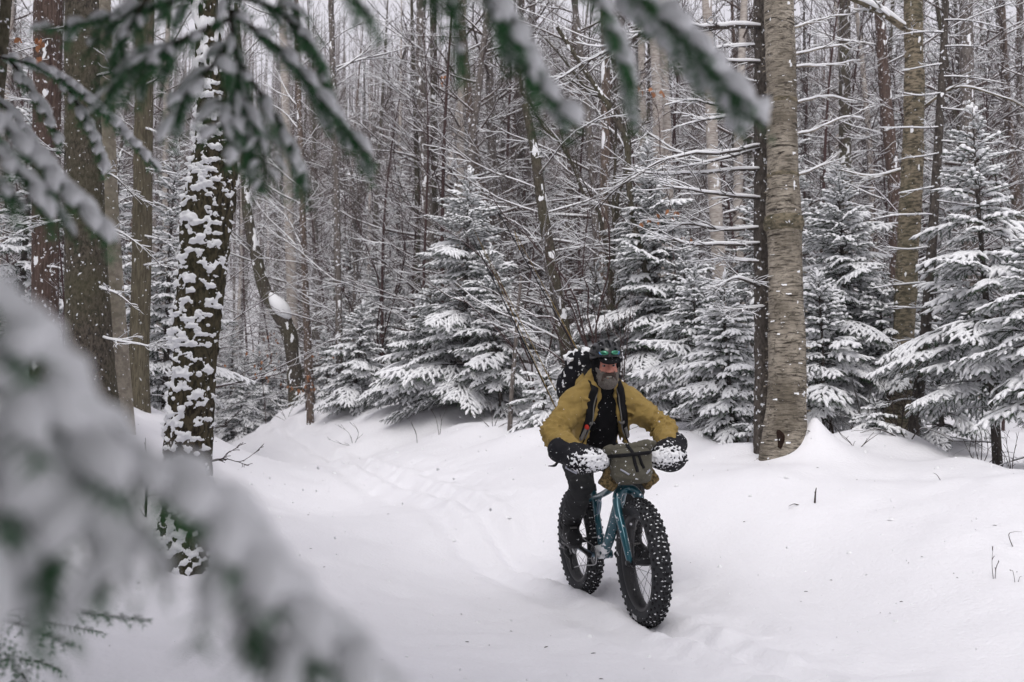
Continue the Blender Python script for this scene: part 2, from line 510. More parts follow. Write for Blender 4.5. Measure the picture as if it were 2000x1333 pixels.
_pr = random.Random(5)
_prints = []
for px, py, d in [(860, 1180, 6.6), (930, 1250, 5.6), (780, 1140, 7.0), (1050, 1290, 4.9), (880, 1300, 4.85), (690, 1090, 7.6), (980, 1190, 6.4), (820, 1255, 5.5)]:
    p = P(px, py, d); _prints.append((p[0], p[1], 0.10 + 0.05 * _pr.random(), 0.014 + 0.012 * _pr.random()))
_hums = []
for px, d, hr, hh in [(590, 19, 0.9, 0.22), (640, 17.5, 0.7, 0.18), (760, 15.5, 0.8, 0.20), (880, 13.6, 0.6, 0.12), (940, 12.8, 0.5, 0.10), (1040, 11.6, 0.5, 0.12), (1330, 10.5, 0.6, 0.12),
                      (1420, 9.6, 0.5, 0.10), (1660, 9.0, 0.5, 0.12), (1760, 9.8, 0.6, 0.16), (1820, 9.2, 0.5, 0.10), (1600, 7.6, 0.7, 0.08), (385, 5.9, 0.22, 0.08), (700, 14.5, 0.5, 0.12), (1880, 6.3, 0.6, 0.07), (1640, 9.6, 0.45, 0.20), (1700, 10.2, 0.5, 0.22), (1790, 10.4, 0.45, 0.20), (1560, 8.4, 0.5, 0.06), (1480, 8.2, 0.5, 0.08), (1870, 8.6, 0.5, 0.10)]:
    _hums.append(((px - 1000) / 1944 * d, d, hr, hh))

def gz(x, y):
    return float(ground_z(np.array([float(x)]), np.array([float(y)]))[0])

def axis(stops):
    out = []
    for (a, b, s) in stops:
        out.append(np.linspace(a, b, max(1, int(round(abs(b - a) / s))), endpoint=False))
    return np.concatenate(out + [[stops[-1][1]]])
_xs = axis([(-170, -40, 6), (-40, -14, 1.2), (-14, -5, 0.22), (-5, -1.8, 0.06), (-1.8, 3.2, 0.036), (3.2, 6.5, 0.07), (6.5, 14, 0.22), (14, 40, 1.2), (40, 170, 6)])
_ys = axis([(-35, 0, 2.0), (0, 3.6, 0.15), (3.6, 9.5, 0.036), (9.5, 14, 0.055), (14, 24, 0.12), (24, 45, 0.5), (45, 230, 4)])
_X, _Y = np.meshgrid(_xs, _ys)
_Z = ground_z(_X, _Y)
_mb = MB()
_nx, _ny = len(_xs), len(_ys)
_i = (np.arange(_ny - 1)[:, None] * _nx + np.arange(_nx - 1)[None, :])
_mb.add(np.stack([_X, _Y, _Z], -1), np.stack([_i, _i + 1, _i + _nx + 1, _i + _nx], -1).reshape(-1, 4))
ground = tag(_mb.build('snowy_ground', M['snow_ground']), kind='structure')
# ------------------------------------------------------------------ conifer boughs
UP = np.array((0, 0, 1.0))

def resample(path, k):
    return smooth_path(path, k)

def finger(NB, SB, path, rng, nl=0.017, nw=0.0032, fstep=0.009, rows=3, sw=0.013, sh=0.013, cover=1.0, mN=0, mS=1, up=UP, rings=5):
    """a twig's needles, and the ridge of snow that lies on it"""
    L = float(np.linalg.norm(np.diff(path, axis=0), axis=1).sum())
    m = max(3, int(L / fstep))
    p = resample(path, m)
    t = unit(np.gradient(p, axis=0))
    u = unit(up - (t @ up)[:, None] * t)
    s = np.cross(t, u)
    for r in range(rows):
        lat = (1, -1, 0.35, -0.35)[r % 4] * (0.75 + 0.4 * rng.random(m)) + 0.2 * (rng.random(m) - 0.5)
        ver = (rng.random(m) - 0.55) * 0.8 - (0.5 if r >= 2 else 0)
        d = unit(t * (0.55 + 0.4 * rng.random(m))[:, None] + s * lat[:, None] + u * ver[:, None])
        ln = nl * (0.75 + 0.5 * rng.random(m))
        tip = p + d * ln[:, None]
        w = unit(np.cross(d, u * 0.6 + s * (rng.random(m) - 0.5)[:, None])) * (nw * 0.5)
        v = np.stack([p - w, p + w, tip], 1).reshape(-1, 3)
        NB.add(v, None, np.arange(m * 3).reshape(-1, 3), mN)
    if cover > 0:
        a = rng.random() * 0.18 if cover > 0.9 else rng.random() * 0.45
        b = min(1.0, a + cover * (0.75 + 0.3 * rng.random()))
        q = resample(path, 12)
        q = resample(q[int(a * 11): max(int(a * 11) + 3, int(b * 11) + 1)], rings)
        t = unit(np.gradient(q, axis=0))
        u = unit(up - (t @ up)[:, None] * t); s = np.cross(t, u)
        f = np.linspace(0, 1, rings)
        prof = np.clip(np.sin(np.pi * (0.08 + 0.84 * f)) ** 0.55, 0.1, 1) * (0.72 + 0.56 * rng.random(rings))
        prof[-1] *= 0.55; prof[0] *= 0.7
        w = sw * prof; h = sh * prof * (0.8 + 0.4 * rng.random(rings))
        th = np.radians([-12, 40, 90, 140, 192])
        jit = (rng.random((rings, 1)) - 0.5) * sw * 0.5
        v = q[:, None, :] + s[:, None, :] * (w[:, None] * np.cos(th)[None] + jit)[..., None] + u[:, None, :] * (0.003 + h[:, None] * np.sin(th)[None])[..., None]
        n = 5
        vv = np.concatenate([v.reshape(-1, 3), (q[0] - t[0] * w[0] * 0.5)[None] + u[0] * h[0] * 0.3, (q[-1] + t[-1] * w[-1] * 0.6)[None] + u[-1] * h[-1] * 0.3])
        j = np.arange(n); j2 = (j + 1) % n
        tr = np.concatenate([np.stack([j2, j, np.full(n, rings * n)], -1), np.stack([(rings - 1) * n + j, (rings - 1) * n + j2, np.full(n, rings * n + 1)], -1)])
        SB.add(vv, ring_quads(rings, n), tr, mS)

def spray(NB, SB, WB, path, rng, tl, step, mW=2, ang=(58, 38), droop=0.25, stem=0.006, tipfrac=0.97, up=UP, start=0.1, sub=0.11, prof=None, **kw):
    """a flat spray: a stem, side twigs alternating along it, their own side twigs"""
    k = 40
    p = resample(path, k)
    L = float(np.linalg.norm(np.diff(p, axis=0), axis=1).sum())
    t = unit(np.gradient(p, axis=0))
    tube(WB, resample(path, 8), np.linspace(stem, stem * 0.25, 8), 5, mW)
    ns = max(3, int(L * (tipfrac - start) / step))
    side = 1 if rng.random() < 0.5 else -1
    for i in range(ns):
        s = start + (tipfrac - start) * (i + 0.35 * rng.random()) / ns
        side = -side
        x = s * (k - 1); j = int(x); f = x - j
        j2 = min(j + 1, k - 1)
        p0 = p[j] * (1 - f) + p[j2] * f
        tt = t[j]; u = unit(up - (tt @ up) * tt); sd = np.cross(tt, u) * side
        pr = prof(s) if prof else (min(1.0, 0.35 + 2.2 * s) * (1 - s) ** 0.75)
        l = max(0.035, tl * pr) * (0.75 + 0.45 * rng.random())
        a = R(ang[0] + (ang[1] - ang[0]) * s + 10 * (rng.random() - 0.5))
        d = tt * math.cos(a) + sd * math.sin(a) + u * 0.12 * (rng.random() - 0.5)
        kk = np.linspace(0, 1, 5)[:, None]
        bend = tt * 0.22 * l
        tp = p0 + d * l * kk + bend * kk ** 2 - UP * (droop * l * (0.6 + 0.8 * rng.random())) * kk ** 2
        if l > sub:
            tube(WB, tp, np.linspace(stem * 0.4, stem * 0.18, 5), 3, mW, cap=False)
            n2 = max(2, int(l / (step * 1.15)))
            s2 = 1 if rng.random() < 0.5 else -1
            q = resample(tp, 16); qt = unit(np.gradient(q, axis=0))
            for e in range(n2):
                s2 = -s2
                ss = 0.18 + 0.74 * (e + 0.3 * rng.random()) / n2
                jj = int(ss * 15)
                uu = unit(up - (qt[jj] @ up) * qt[jj]); sdd = np.cross(qt[jj], uu) * s2
                l2 = l * 0.5 * (1 - ss) ** 0.6 * (0.7 + 0.5 * rng.random()) + 0.02
                dd = qt[jj] * 0.72 + sdd * 0.69
                kq = np.linspace(0, 1, 4)[:, None]
                finger(NB, SB, q[jj] + dd * l2 * kq + qt[jj] * 0.15 * l2 * kq ** 2 - UP * droop * l2 * kq ** 2, rng, **dict(kw, rings=4))
        finger(NB, SB, tp, rng, **kw)
    finger(NB, SB, resample(p[int(k * 0.25):], 8), rng, **dict(kw, rings=9))

CLASSES = [1.30, 0.85, 0.52, 0.26]
def make_bough(L, seed, low=False, cover=1.0):
    rng = np.random.default_rng(seed)
    s = np.linspace(0, 1, 8)
    dr = 0.20 + 0.24 * rng.random()
    path = np.stack([L * s, L * 0.05 * np.sin(s * 4 + rng.random() * 6), L * (0.12 * s - dr * s ** 2 + 0.07 * s ** 3)], -1)
    mb = MB()
    (_spray_low(mb, path, rng, L) if low else _spray_full(mb, path, rng, L, cover))
    return mb

def _spray_full(mb, path, rng, L, cover):
    st = 0.052 if L > 0.4 else 0.034
    kw = dict(rows=4, nl=0.022, nw=0.0042, sw=0.0200, sh=0.0190, cover=cover * 0.97)
    spray(mb, mb, mb, path, rng, 0.44 * L, st, droop=0.34, stem=0.007 * L + 0.002, start=0.14, **kw)

def _spray_low(mb, path, rng, L):
    kw = dict(rows=2, nl=0.032, nw=0.010, sw=0.026, sh=0.021, cover=1.0, rings=3)
    spray(mb, mb, mb, path, rng, 0.46 * L, 0.085 if L > 0.4 else 0.06, droop=0.36, stem=0.008 * L + 0.003, start=0.16, sub=9.0, **kw)

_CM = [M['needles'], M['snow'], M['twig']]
BOUGH, BOUGH_LOW = [], []
for ci, Lc in enumerate(CLASSES):
    BOUGH.append([make_bough(Lc, 100 + ci * 10 + k, cover=(1.0 if k != 1 else 0.8)).mesh('bough', _CM) for k in range((5, 5, 4, 3)[ci])])
    BOUGH_LOW.append([make_bough(Lc, 200 + ci * 10 + k, low=True).arrays() for k in range(2)])

def dead_branch_mesh(seed, L=0.8):
    rng = np.random.default_rng(seed); mb = MB()
    bare_branch(mb, np.zeros(3), np.array((1, 0, 0.05)), L, 0.007, rng, depth=1, droop=0.25, snow=1.0)
    return mb.mesh('dead_branch', [M['twig'], M['snow']])

def bare_branch(mb, p0, d, L, r, rng, depth=2, droop=0.0, lift=0.0, snow=1.0, wig=0.10, density=1.0, k=6, n=4, minr=0.0022, mW=0, mS=1, sub_len=0.5, snow_add=0.003):
    """a bare branch with twigs, snow lying along it"""
    s = np.linspace(0, 1, k)
    d = unit(d)
    sd = unit(np.cross(d, UP) + 1e-6)
    w1 = rng.normal(size=3)
    path = p0 + d * (L * s)[:, None] + UP * (L * (lift - droop) * s ** 2)[:, None]
    path = path + (sd * (wig * L * np.sin(s * 3.4 + w1[0]) * s)[:, None] + UP * (0.5 * wig * L * np.sin(s * 4.7 + w1[1] * 2) * s)[:, None])
    rad = np.maximum(r * (1 - 0.75 * s), minr)
    tube(mb, path, rad, n, mW, cap=False)
    if snow > 0:
        snow_on(mb, path, rad, mS, 3 if n < 5 else 5, snow, snow_add)
    if depth > 0:
        nb = max(1, int(round(density * (3 + 3 * rng.random()))))
        for i in range(nb):
            x = 0.18 + 0.75 * (i + rng.random()) / nb
            j = min(int(x * (k - 1)), k - 2)
            t = unit(path[j + 1] - path[j])
            az = rng.random() * 6.283
            a = unit(np.cross(t, UP) + 1e-6); b = np.cross(t, a)
            dd = t * 0.78 + (a * math.cos(az) + b * math.sin(az) * 0.6) * 0.62
            bare_branch(mb, path[j] + (path[j + 1] - path[j]) * (x * (k - 1) - j), dd, L * sub_len * (0.6 + 0.6 * rng.random()) * (1.1 - 0.5 * x), rad[j] * 0.6, rng, depth - 1, droop * 0.6, lift, snow, wig * 1.2, density, max(4, k - 1), 3, minr, mW, mS, sub_len, snow_add)

DEAD = [dead_branch_mesh(300 + k) for k in range(4)]

def place(o, loc, az, pitch, roll, sc):
    o.location = loc
    o.rotation_euler = (roll, -pitch, az)
    o.scale = (sc, sc, sc)

def spruce(x, y, H, Rb, seed, label, zlo=0.12, dens=1.0, lean=(0, 0), dead=6, group=None, low=False, cat='spruce tree', name='spruce_tree', droop=0.0):
    rng = np.random.default_rng(seed)
    z0 = gz(x, y) - 0.05
    root = thing(name, (x, y, z0), label, cat, group)
    k = 14
    s = np.linspace(0, 1, k)
    r0 = 0.011 * H + 0.012
    trunk = np.stack([lean[0] * s + 0.02 * np.sin(s * 5 + seed), lean[1] * s + 0.02 * np.sin(s * 4 + seed * 2), -0.15 + (H + 0.15) * s], -1)
    mb = MB(); tube(mb, trunk, np.maximum(r0 * (1 - s) ** 0.8, 0.004), 10)
    tb = mb.build('trunk', M['bark_spruce'], root)
    def at(z):
        f = np.clip((z + 0.15) / (H + 0.15), 0, 1) * (k - 1); j = min(int(f), k - 2)
        return trunk[j] + (trunk[j + 1] - trunk[j]) * (f - j)
    crown = MB()
    z = zlo * H
    az = rng.random() * 6.28
    while z < H * 0.985:
        t = (z - zlo * H) / (H - zlo * H)
        ln = Rb * (1 - t) ** 0.85 * (0.80 + 0.2 * min(1, t * 6)) + 0.07
        wh = 0.72 + 0.5 * rng.random()
        nb = int(round((5.2 if t < 0.85 else 4) * dens * (0.85 + 0.3 * rng.random())))
        for i in range(nb):
            az += 6.283 / max(nb, 1) + 0.5 * (rng.random() - 0.5)
            l = ln * wh * (0.62 + 0.60 * rng.random())
            zz = z + 0.06 * (rng.random() - 0.5) * H / 3
            ci = int(np.argmin([abs(math.log(l / c)) for c in CLASSES]))
            pitch = R(-13 - 1.0 * droop + 54 * t ** 1.6 + 20 * (rng.random() - 0.5))
            roll = R(40 * (rng.random() - 0.5))
            if low:
                arr = BOUGH_LOW[ci][rng.integers(len(BOUGH_LOW[ci]))]
                Mx = Matrix.LocRotScale(Vector(at(zz)), Euler((roll, -pitch, az)), Vector((l / CLASSES[ci],) * 3))
                crown.put(arr, np.array(Mx))
            else:
                o = link('bough', BOUGH[ci][rng.integers(len(BOUGH[ci]))], root)
                place(o, at(zz), az, pitch, roll, l / CLASSES[ci])
        az += 2.4
        z += (0.085 + 0.13 * (1 - t)) * (0.8 + 0.4 * rng.random()) * min(1.25, max(0.55, H / 3.6)) / dens
    # the leader
    tip = link('bough', BOUGH[3][seed % 3], root) if not low else None
    if tip: place(tip, at(H - 0.14), az, R(86), 0, 0.9)
    for i in range(dead):
        o = link('dead_branch', DEAD[i % len(DEAD)], root)
        zz = H * zlo * (0.25 + 0.9 * rng.random())
        place(o, at(zz), rng.random() * 6.28, R(-12 + 20 * rng.random()), 0, 0.35 + 0.65 * rng.random() * min(1.2, Rb))
    if low:
        crown.build('crown', _CM, root)
    return root

def low_spruce_mesh(H, Rb, seed, zlo=0.1, dens=0.9):
    """one merged crown and trunk, for copies far away"""
    r = spruce(0, 0, H, Rb, seed, 'x', zlo, dens, dead=0, low=True)
    kids = [c for c in r.children]
    out = {c.name.split('.')[0]: c.data for c in kids}
    for c in kids: bpy.data.objects.remove(c)
    bpy.data.objects.remove(r)
    return out
# ------------------------------------------------------------------ trunks that stand out
def trunk_surface(path, rad, n, dz, amp, freq, seed=0, stretch=1.0, lump=0.0):
    L = float(np.linalg.norm(np.diff(path, axis=0), axis=1).sum())
    k = max(6, int(L / dz))
    p = smooth_path(path, k)
    r = np.interp(np.linspace(0, 1, k), np.linspace(0, 1, len(rad)), rad)
    t, a, b = frames(p)
    th = np.arange(n) * (2 * math.pi / n)
    d = a[:, None, :] * np.cos(th)[None, :, None] + b[:, None, :] * np.sin(th)[None, :, None]
    base = p[:, None, :] + d * r[:, None, None]
    q = base * np.array((freq, freq, freq * stretch)) + seed * 3.1
    rel = amp * (2 * np.abs(fbm3(q, 3) - 0.5) * 2 - 0.5) if stretch < 1 else amp * (fbm3(q, 3) - 0.5) * 2
    if lump: rel = rel + lump * (noise3(base * 2.6 + seed) - 0.5) * 2
    v = base + d * (rel)[..., None]
    return p, r, d, v

def snow_shell(v, d, freq, thr, amp, face, facew, seed, stretch=0.6, ledge=0.0):
    """snow plastered on bark: bulges out where the noise is high, sinks into the trunk elsewhere"""
    q = v * np.array((freq, freq, freq * stretch)) + seed * 1.7
    f = fbm3(q, 5) + facew * (d @ unit(np.array(face)))
    h = np.clip((f - thr) * amp, -0.012, 0.040)
    return v + d * h[..., None] * np.where(h > 0, 1, 1)[..., None]

def pixel_trunk(name, label, cat, pts, mat, down=0.5, up=2.5, n=28, dz=0.04, amp=0.006, freq=9, stretch=0.3, group=None, snow=None, lump=0.0, flare=0.0, shell=None):
    """pts: (px, py, width_px, depth) from the top down"""
    W = [P(a, b, d) for (a, b, w, d) in pts]
    rr = [0.5 * w * d / 1944 for (a, b, w, d) in pts]
    dt = unit(W[0] - W[1])
    W = [W[0] + dt * up] + W; rr = [rr[0] * 0.9] + rr
    db = unit(W[-1] - W[-2])
    if flare: rr[-1] *= 1 + flare
    W = W + [W[-1] + db * down]; rr = rr + [rr[-1] * (1.12 + flare)]
    W = np.array(W)
    base = W[-2].copy()
    root = thing(name, base, label, cat, group)
    W = W - base
    W = smooth_path(W[::-1], 40); rr = np.interp(np.linspace(0, 1, 40), np.linspace(0, 1, len(rr)), rr[::-1])
    p, r, d, v = trunk_surface(W, rr, n, dz, amp, freq, seed=len(name) + pts[0][0] % 17, stretch=stretch, lump=lump)
    mb = MB(); k = len(p)
    mb.add(v, ring_quads(k, n))
    mb.build('trunk', mat, root)
    if snow:
        sk, sn_, sv0, sd0 = k, n, v, d
        if shell:                                         # a finer sheet, only as far up as the view shows
            sp_, _, sd0, sv0 = trunk_surface(W, rr, shell[0], shell[1], amp, freq, seed=len(name) + pts[0][0] % 17, stretch=stretch, lump=lump)
            keep = sp_[:, 2] < shell[2]
            sd0, sv0 = sd0[keep], sv0[keep]; sk, sn_ = len(sd0), shell[0]
        sv = snow_shell(sv0, sd0, seed=pts[0][0] % 13, **snow)
        ms = MB(); ms.add(sv, ring_quads(sk, sn_))
        tag(ms.build('snow', M['snow'], root), kind='stuff')
    root['_r'] = 0
    del root['_r']
    return root, p, r, d, v

def on_axis(p, r, z):
    j = int(np.argmin(np.abs(p[:, 2] - z)))
    return p[j], r[j]

def limb(root, pts, r0, r1, mats, rng, twigs=6, tl=0.5, depth=1, snow=1.0, name='branch', n=6, snow_add=0.005, lift=0.05, droop=0.0, density=1.0):
    """a branch along given world points (relative to the root), with side twigs"""
    mb = MB()
    k = max(8, 3 * len(pts))
    path = smooth_path(pts, k)
    L = float(np.linalg.norm(np.diff(path, axis=0), axis=1).sum())
    path = path + 0.030 * L * (noise3(path * 4.1 + len(pts) * 3.3)[:, None] - 0.5) * np.array((1, 1, 1.6))
    rad = np.linspace(r0, r1, k)
    tube(mb, path, rad, n, 0, cap=True)
    snow_on(mb, path, rad, 1, 6, snow, snow_add)
    for i in range(twigs):
        x = 0.12 + 0.86 * (i + rng.random()) / max(twigs, 1)
        j = min(int(x * (k - 1)), k - 2)
        t = unit(path[j + 1] - path[j])
        sd = unit(np.cross(t, UP)) * (1 if i % 2 else -1)
        d = t * 0.75 + sd * 0.5 * rng.random() + UP * 0.55 * (rng.random() - 0.45)
        bare_branch(mb, path[j], d, tl * (0.5 + 0.7 * rng.random()), rad[j] * 0.55, rng, depth, droop, lift, snow, 0.10, density, 6, 4, 0.0022, snow_add=snow_add * 0.7)
    return mb.build(name, mats, root)

# ------------------------------------------------------------------ bare trees for the wood behind
def bare_tree_arrays(H, r0, seed, zmin=0.15, nprim=34, low_droop=0.0, lean=0.4, plen=0.2, depth=2, snow=1.0, density=1.0, elev=(5, 55), minr=0.003, snow_add=0.004, fork=False):
    rng = np.random.default_rng(seed)
    k = 14
    s = np.linspace(0, 1, k)
    l = rng.normal(size=2) * lean
    tr = np.stack([l[0] * s ** 1.5 + 0.12 * np.sin(s * 4.2 + seed), l[1] * s ** 1.5 + 0.12 * np.sin(s * 5.1 + seed * 2), -0.4 + (H + 0.4) * s], -1)
    rad = np.maximum(r0 * (1 - s) ** 0.7, 0.006)
    rad[0] *= 1.25
    T = MB()
    tube(T, tr, rad, 9, 0)
    Cn = MB()
    for i in range(nprim):
        t = (i + rng.random()) / nprim
        z = H * (zmin + (0.97 - zmin) * t)
        f = (z + 0.4) / (H + 0.4) * (k - 1); j = min(int(f), k - 2)
        p0 = tr[j] + (tr[j + 1] - tr[j]) * (f - j)
        az = i * 2.4 + rng.random() * 1.3
        el = R(elev[0] + (elev[1] - elev[0]) * t + 18 * (rng.random() - 0.5))
        d = np.array((math.cos(az) * math.cos(el), math.sin(az) * math.cos(el), math.sin(el)))
        Lb = H * plen * (1.15 - 0.75 * t) * (0.5 + 0.7 * rng.random())
        bare_branch(Cn, p0, d, Lb, max(rad[j] * 0.32, 0.007), rng, depth, low_droop, 0.12, snow, 0.12, density, 6, 4, minr, snow_add=snow_add)
    return T, Cn
# ------------------------------------------------------------------ the named trunks
_r = np.random.default_rng(11)
BS = lambda b: [b, M['snow']]
TR = {}
def T(key, *a, **k):
    TR[key] = pixel_trunk(*a, **k); return TR[key]
FL = dict(freq=15.0, thr=0.74, amp=0.06, face=(-0.3, -1, 0), facew=0.05, stretch=0.45)

T('red', 'spruce_tree', 'reddish brown straight trunk at the left edge beside the thick dark trunk', 'tree', [(94, -10, 55, 11), (91, 300, 52, 11), (88, 600, 50, 11), (88, 795, 56, 11)], M['bark_red'], snow=FL, flare=0.1)
T('dark', 'spruce_tree', 'thickest dark mossy trunk on the left, in front of a smooth grey-tan trunk', 'tree', [(160, -10, 64, 8.6), (163, 300, 72, 8.6), (168, 500, 80, 8.6), (176, 720, 92, 8.6), (182, 870, 104, 8.6)], M['bark_dark'], snow=dict(FL, thr=0.80), amp=0.012, flare=0.1)
T('beech', 'beech_tree', 'smooth grey-tan trunk half hidden behind the thick dark mossy trunk', 'tree', [(203, 60, 30, 9.4), (212, 400, 38, 9.4), (222, 600, 44, 9.4), (228, 720, 50, 9.4), (236, 850, 56, 9.4)], M['bark_beech'], amp=0.002, snow=dict(FL, thr=0.82))
T('olive', 'bare_tree', 'straight olive-brown trunk between the thick dark trunk and the snow-plastered one', 'tree', [(284, -10, 35, 11.5), (280, 300, 37, 11.5), (277, 500, 38, 11.5), (272, 700, 38, 11.5), (270, 815, 44, 11.5)], M['bark_olive'], snow=dict(FL, thr=0.84), flare=0.1, n=32, amp=0.010)
T('slim', 'slender_tree', 'thin dark trunk cut by the upper left corner of the view', 'tree', [(14, -10, 22, 4.6), (4, 110, 22, 4.6), (-12, 300, 24, 4.6), (-40, 900, 30, 4.6)], M['bark_dark'], n=16)
MOSS = T('moss', 'snow_plastered_tree', 'leaning mossy trunk plastered with clumps of snow at the left side of the trail', 'tree',
         [(405, 60, 52, 6.5), (415, 200, 60, 6.5), (419, 300, 80, 6.5), (416, 350, 92, 6.5), (408, 400, 95, 6.5), (397, 500, 97, 6.5), (387, 600, 93, 6.5), (381, 650, 94, 6.5), (380, 700, 88, 6.5), (373, 800, 90, 6.5), (367, 900, 90, 6.5), (360, 1000, 92, 6.5), (352, 1095, 98, 6.5)],
         M['bark_moss'], n=80, dz=0.02, shell=(140, 0.0125, 5.0), amp=0.018, freq=15, stretch=0.45, lump=0.016, flare=0.08, down=0.25, snow=dict(freq=21, thr=0.585, amp=0.15, face=(-0.45, -1, 0.0), facew=0.075, stretch=1.5))
T('curve', 'crooked_tree', 'crooked thin tree bent like an elbow, a pad of snow in its bend', 'tree', [(474, 250, 12, 19), (478, 330, 15, 19), (484, 420, 20, 19), (500, 500, 23, 19), (519, 570, 26, 19), (546, 612, 32, 19), (564, 650, 30, 19), (573, 700, 28, 19), (580, 785, 32, 19)], M['bark_dark'], amp=0.01, snow=dict(freq=12, thr=0.68, amp=0.10, face=(0.9, -0.4, 0.3), facew=0.11, stretch=0.4))
T('mid_a', 'slender_tree', 'straight slender tree with white-flecked bark left of the tall snowy central spruce', 'tree', [(646, -10, 11, 17), (652, 200, 12, 17), (658, 400, 13, 17), (662, 650, 14, 17), (664, 790, 16, 17)], M['bark_gray'], snow=dict(FL, thr=0.70))
T('mid_b', 'slender_tree', 'dark slender tree with an orange-brown foot right of the crooked tree', 'tree', [(586, 250, 11, 18), (594, 500, 13, 18), (600, 650, 15, 18), (606, 785, 19, 18)], M['bark_brown'], snow=dict(FL, thr=0.74))
T('birch_a', 'birch_tree', 'pale birch trunk behind the bend of the crooked tree', 'birch tree', [(556, 150, 16, 24), (566, 450, 20, 24), (572, 640, 22, 24), (575, 785, 24, 24)], M['bark_white'])
T('mid_c', 'bare_tree', 'grey-brown trunk rising behind the top of the central spruce on its left', 'tree', [(823, -10, 19, 19), (822, 150, 19, 19), (830, 330, 20, 19), (838, 480, 21, 19), (842, 800, 24, 19)], M['bark_gray'], snow=dict(FL, thr=0.70), lump=0.01)
T('mid_d', 'bare_tree', 'dark thin trunk just right of the grey-brown trunk behind the central spruce', 'tree', [(846, -10, 13, 21), (848, 300, 14, 21), (850, 800, 17, 21)], M['bark_dark'], snow=dict(FL, thr=0.70))
T('mid_e', 'beech_tree', 'tan wavy beech trunk passing behind the right side of the central spruce', 'tree', [(903, 60, 14, 18), (912, 160, 16, 18), (921, 250, 17, 18), (935, 350, 19, 18), (954, 450, 22, 18), (962, 560, 24, 18), (965, 800, 26, 18)], M['bark_brown'], snow=dict(FL, thr=0.75))
T('snag', 'broken_tree', 'dark leaning broken-topped trunk behind the rider on his right', 'tree', [(1027, 212, 15, 12.6), (1045, 300, 19, 12.6), (1058, 400, 21, 12.6), (1075, 500, 23, 12.6), (1092, 600, 25, 12.6), (1108, 690, 27, 12.6), (1124, 840, 30, 12.6)], M['bark_dark'], up=0.03, snow=dict(FL, thr=0.70, face=(0.9, -0.4, 0.3), facew=0.07))
T('mid_f', 'bare_tree', 'brown straight trunk rising from behind the helmet of the rider', 'tree', [(1182, -10, 17, 15), (1183, 200, 18, 15), (1180, 400, 19, 15), (1176, 600, 20, 15), (1172, 825, 22, 15)], M['bark_brown'], snow=dict(freq=9.0, thr=0.735, amp=0.06, face=(-0.8, -0.6, 0), facew=0.09, stretch=0.2))
T('lean', 'leaning_tree', 'thin dark tree leaning across the spruce behind the rider', 'tree', [(1150, 150, 9, 13), (1190, 212, 11, 13), (1222, 275, 12, 13), (1228, 355, 13, 13), (1240, 450, 14, 13), (1262, 530, 15, 13), (1275, 700, 15, 13), (1282, 825, 17, 13)], M['bark_dark'], snow=dict(FL, thr=0.69, face=(0.3, -0.8, 0.5), facew=0.08), n=16, up=0.8)
T('birch_b', 'birch_tree', 'left one of the twin pale birches above the spruce behind the rider', 'birch tree', [(1268, -10, 17, 17), (1281, 130, 19, 17), (1286, 300, 21, 17), (1290, 500, 23, 17), (1292, 815, 26, 17)], M['bark_white'])
T('birch_c', 'birch_tree', 'right one of the twin pale birches above the spruce behind the rider', 'birch tree', [(1292, -10, 15, 17.4), (1300, 200, 18, 17.4), (1303, 300, 20, 17.4), (1308, 500, 22, 17.4), (1312, 815, 25, 17.4)], M['bark_white'])
T('birch_d', 'birch_tree', 'pale birch standing between the twin birches and the biggest birch', 'birch tree', [(1380, -10, 19, 15), (1392, 300, 24, 15), (1400, 450, 27, 15), (1406, 560, 28, 15), (1412, 830, 32, 15)], M['bark_white'], snow=FL)
T('companion', 'spruce_tree', 'dark rough trunk with long bare snow-lined limbs touching the biggest birch', 'tree', [(1487, -10, 28, 9.35), (1487, 300, 30, 9.35), (1488, 500, 31, 9.35), (1490, 700, 33, 9.35), (1491, 915, 38, 9.35)], M['bark_spruce'], n=36, amp=0.009, freq=14, stretch=0.6, snow=dict(FL, thr=0.80), flare=0.05)
BIRCH = T('birch', 'birch_tree', 'biggest yellow-tan birch with peeling bark at the right of the trail', 'birch tree', [(1521, -10, 57, 9.0), (1526, 200, 60, 9.0), (1530, 400, 65, 9.0), (1535, 600, 69, 9.0), (1537, 700, 71, 9.0), (1535, 800, 76, 9.0), (1529, 910, 86, 9.0)], M['bark_birch'], n=56, dz=0.03, amp=0.004, freq=16, stretch=1.6, lump=0.010, flare=0.15, snow=dict(freq=24, thr=0.775, amp=0.12, face=(0.9, -0.5, 0), facew=0.08, stretch=1.2))
T('birch_e', 'birch_tree', 'dark rugged birch in front of the spruces on the right', 'birch tree', [(1783, -10, 37, 11), (1785, 200, 40, 11), (1778, 400, 41, 11), (1770, 550, 41, 11), (1762, 700, 43, 11), (1751, 840, 52, 11)], M['bark_birch_dark'], n=40, amp=0.008, freq=12, stretch=0.8, lump=0.012, flare=0.1, snow=dict(FL, thr=0.78))
T('pole', 'slender_tree', 'very thin dark leaning tree with short bare branches right of the dark rugged birch', 'tree', [(1848, -10, 13, 10.3), (1840, 150, 15, 10.3), (1828, 350, 18, 10.3), (1815, 550, 20, 10.3), (1803, 700, 21, 10.3), (1789, 800, 22, 10.3), (1779, 895, 24, 10.3)], M['bark_spruce'], n=20, snow=dict(FL, thr=0.80))
T('right_a', 'bare_tree', 'reddish trunk behind the spruce between the biggest birch and the dark rugged birch', 'tree', [(1716, -10, 20, 16), (1726, 150, 22, 16), (1740, 300, 25, 16), (1748, 400, 25, 16), (1754, 840, 30, 16)], M['bark_red'], snow=dict(FL, thr=0.72, face=(1, -0.4, 0), facew=0.1))
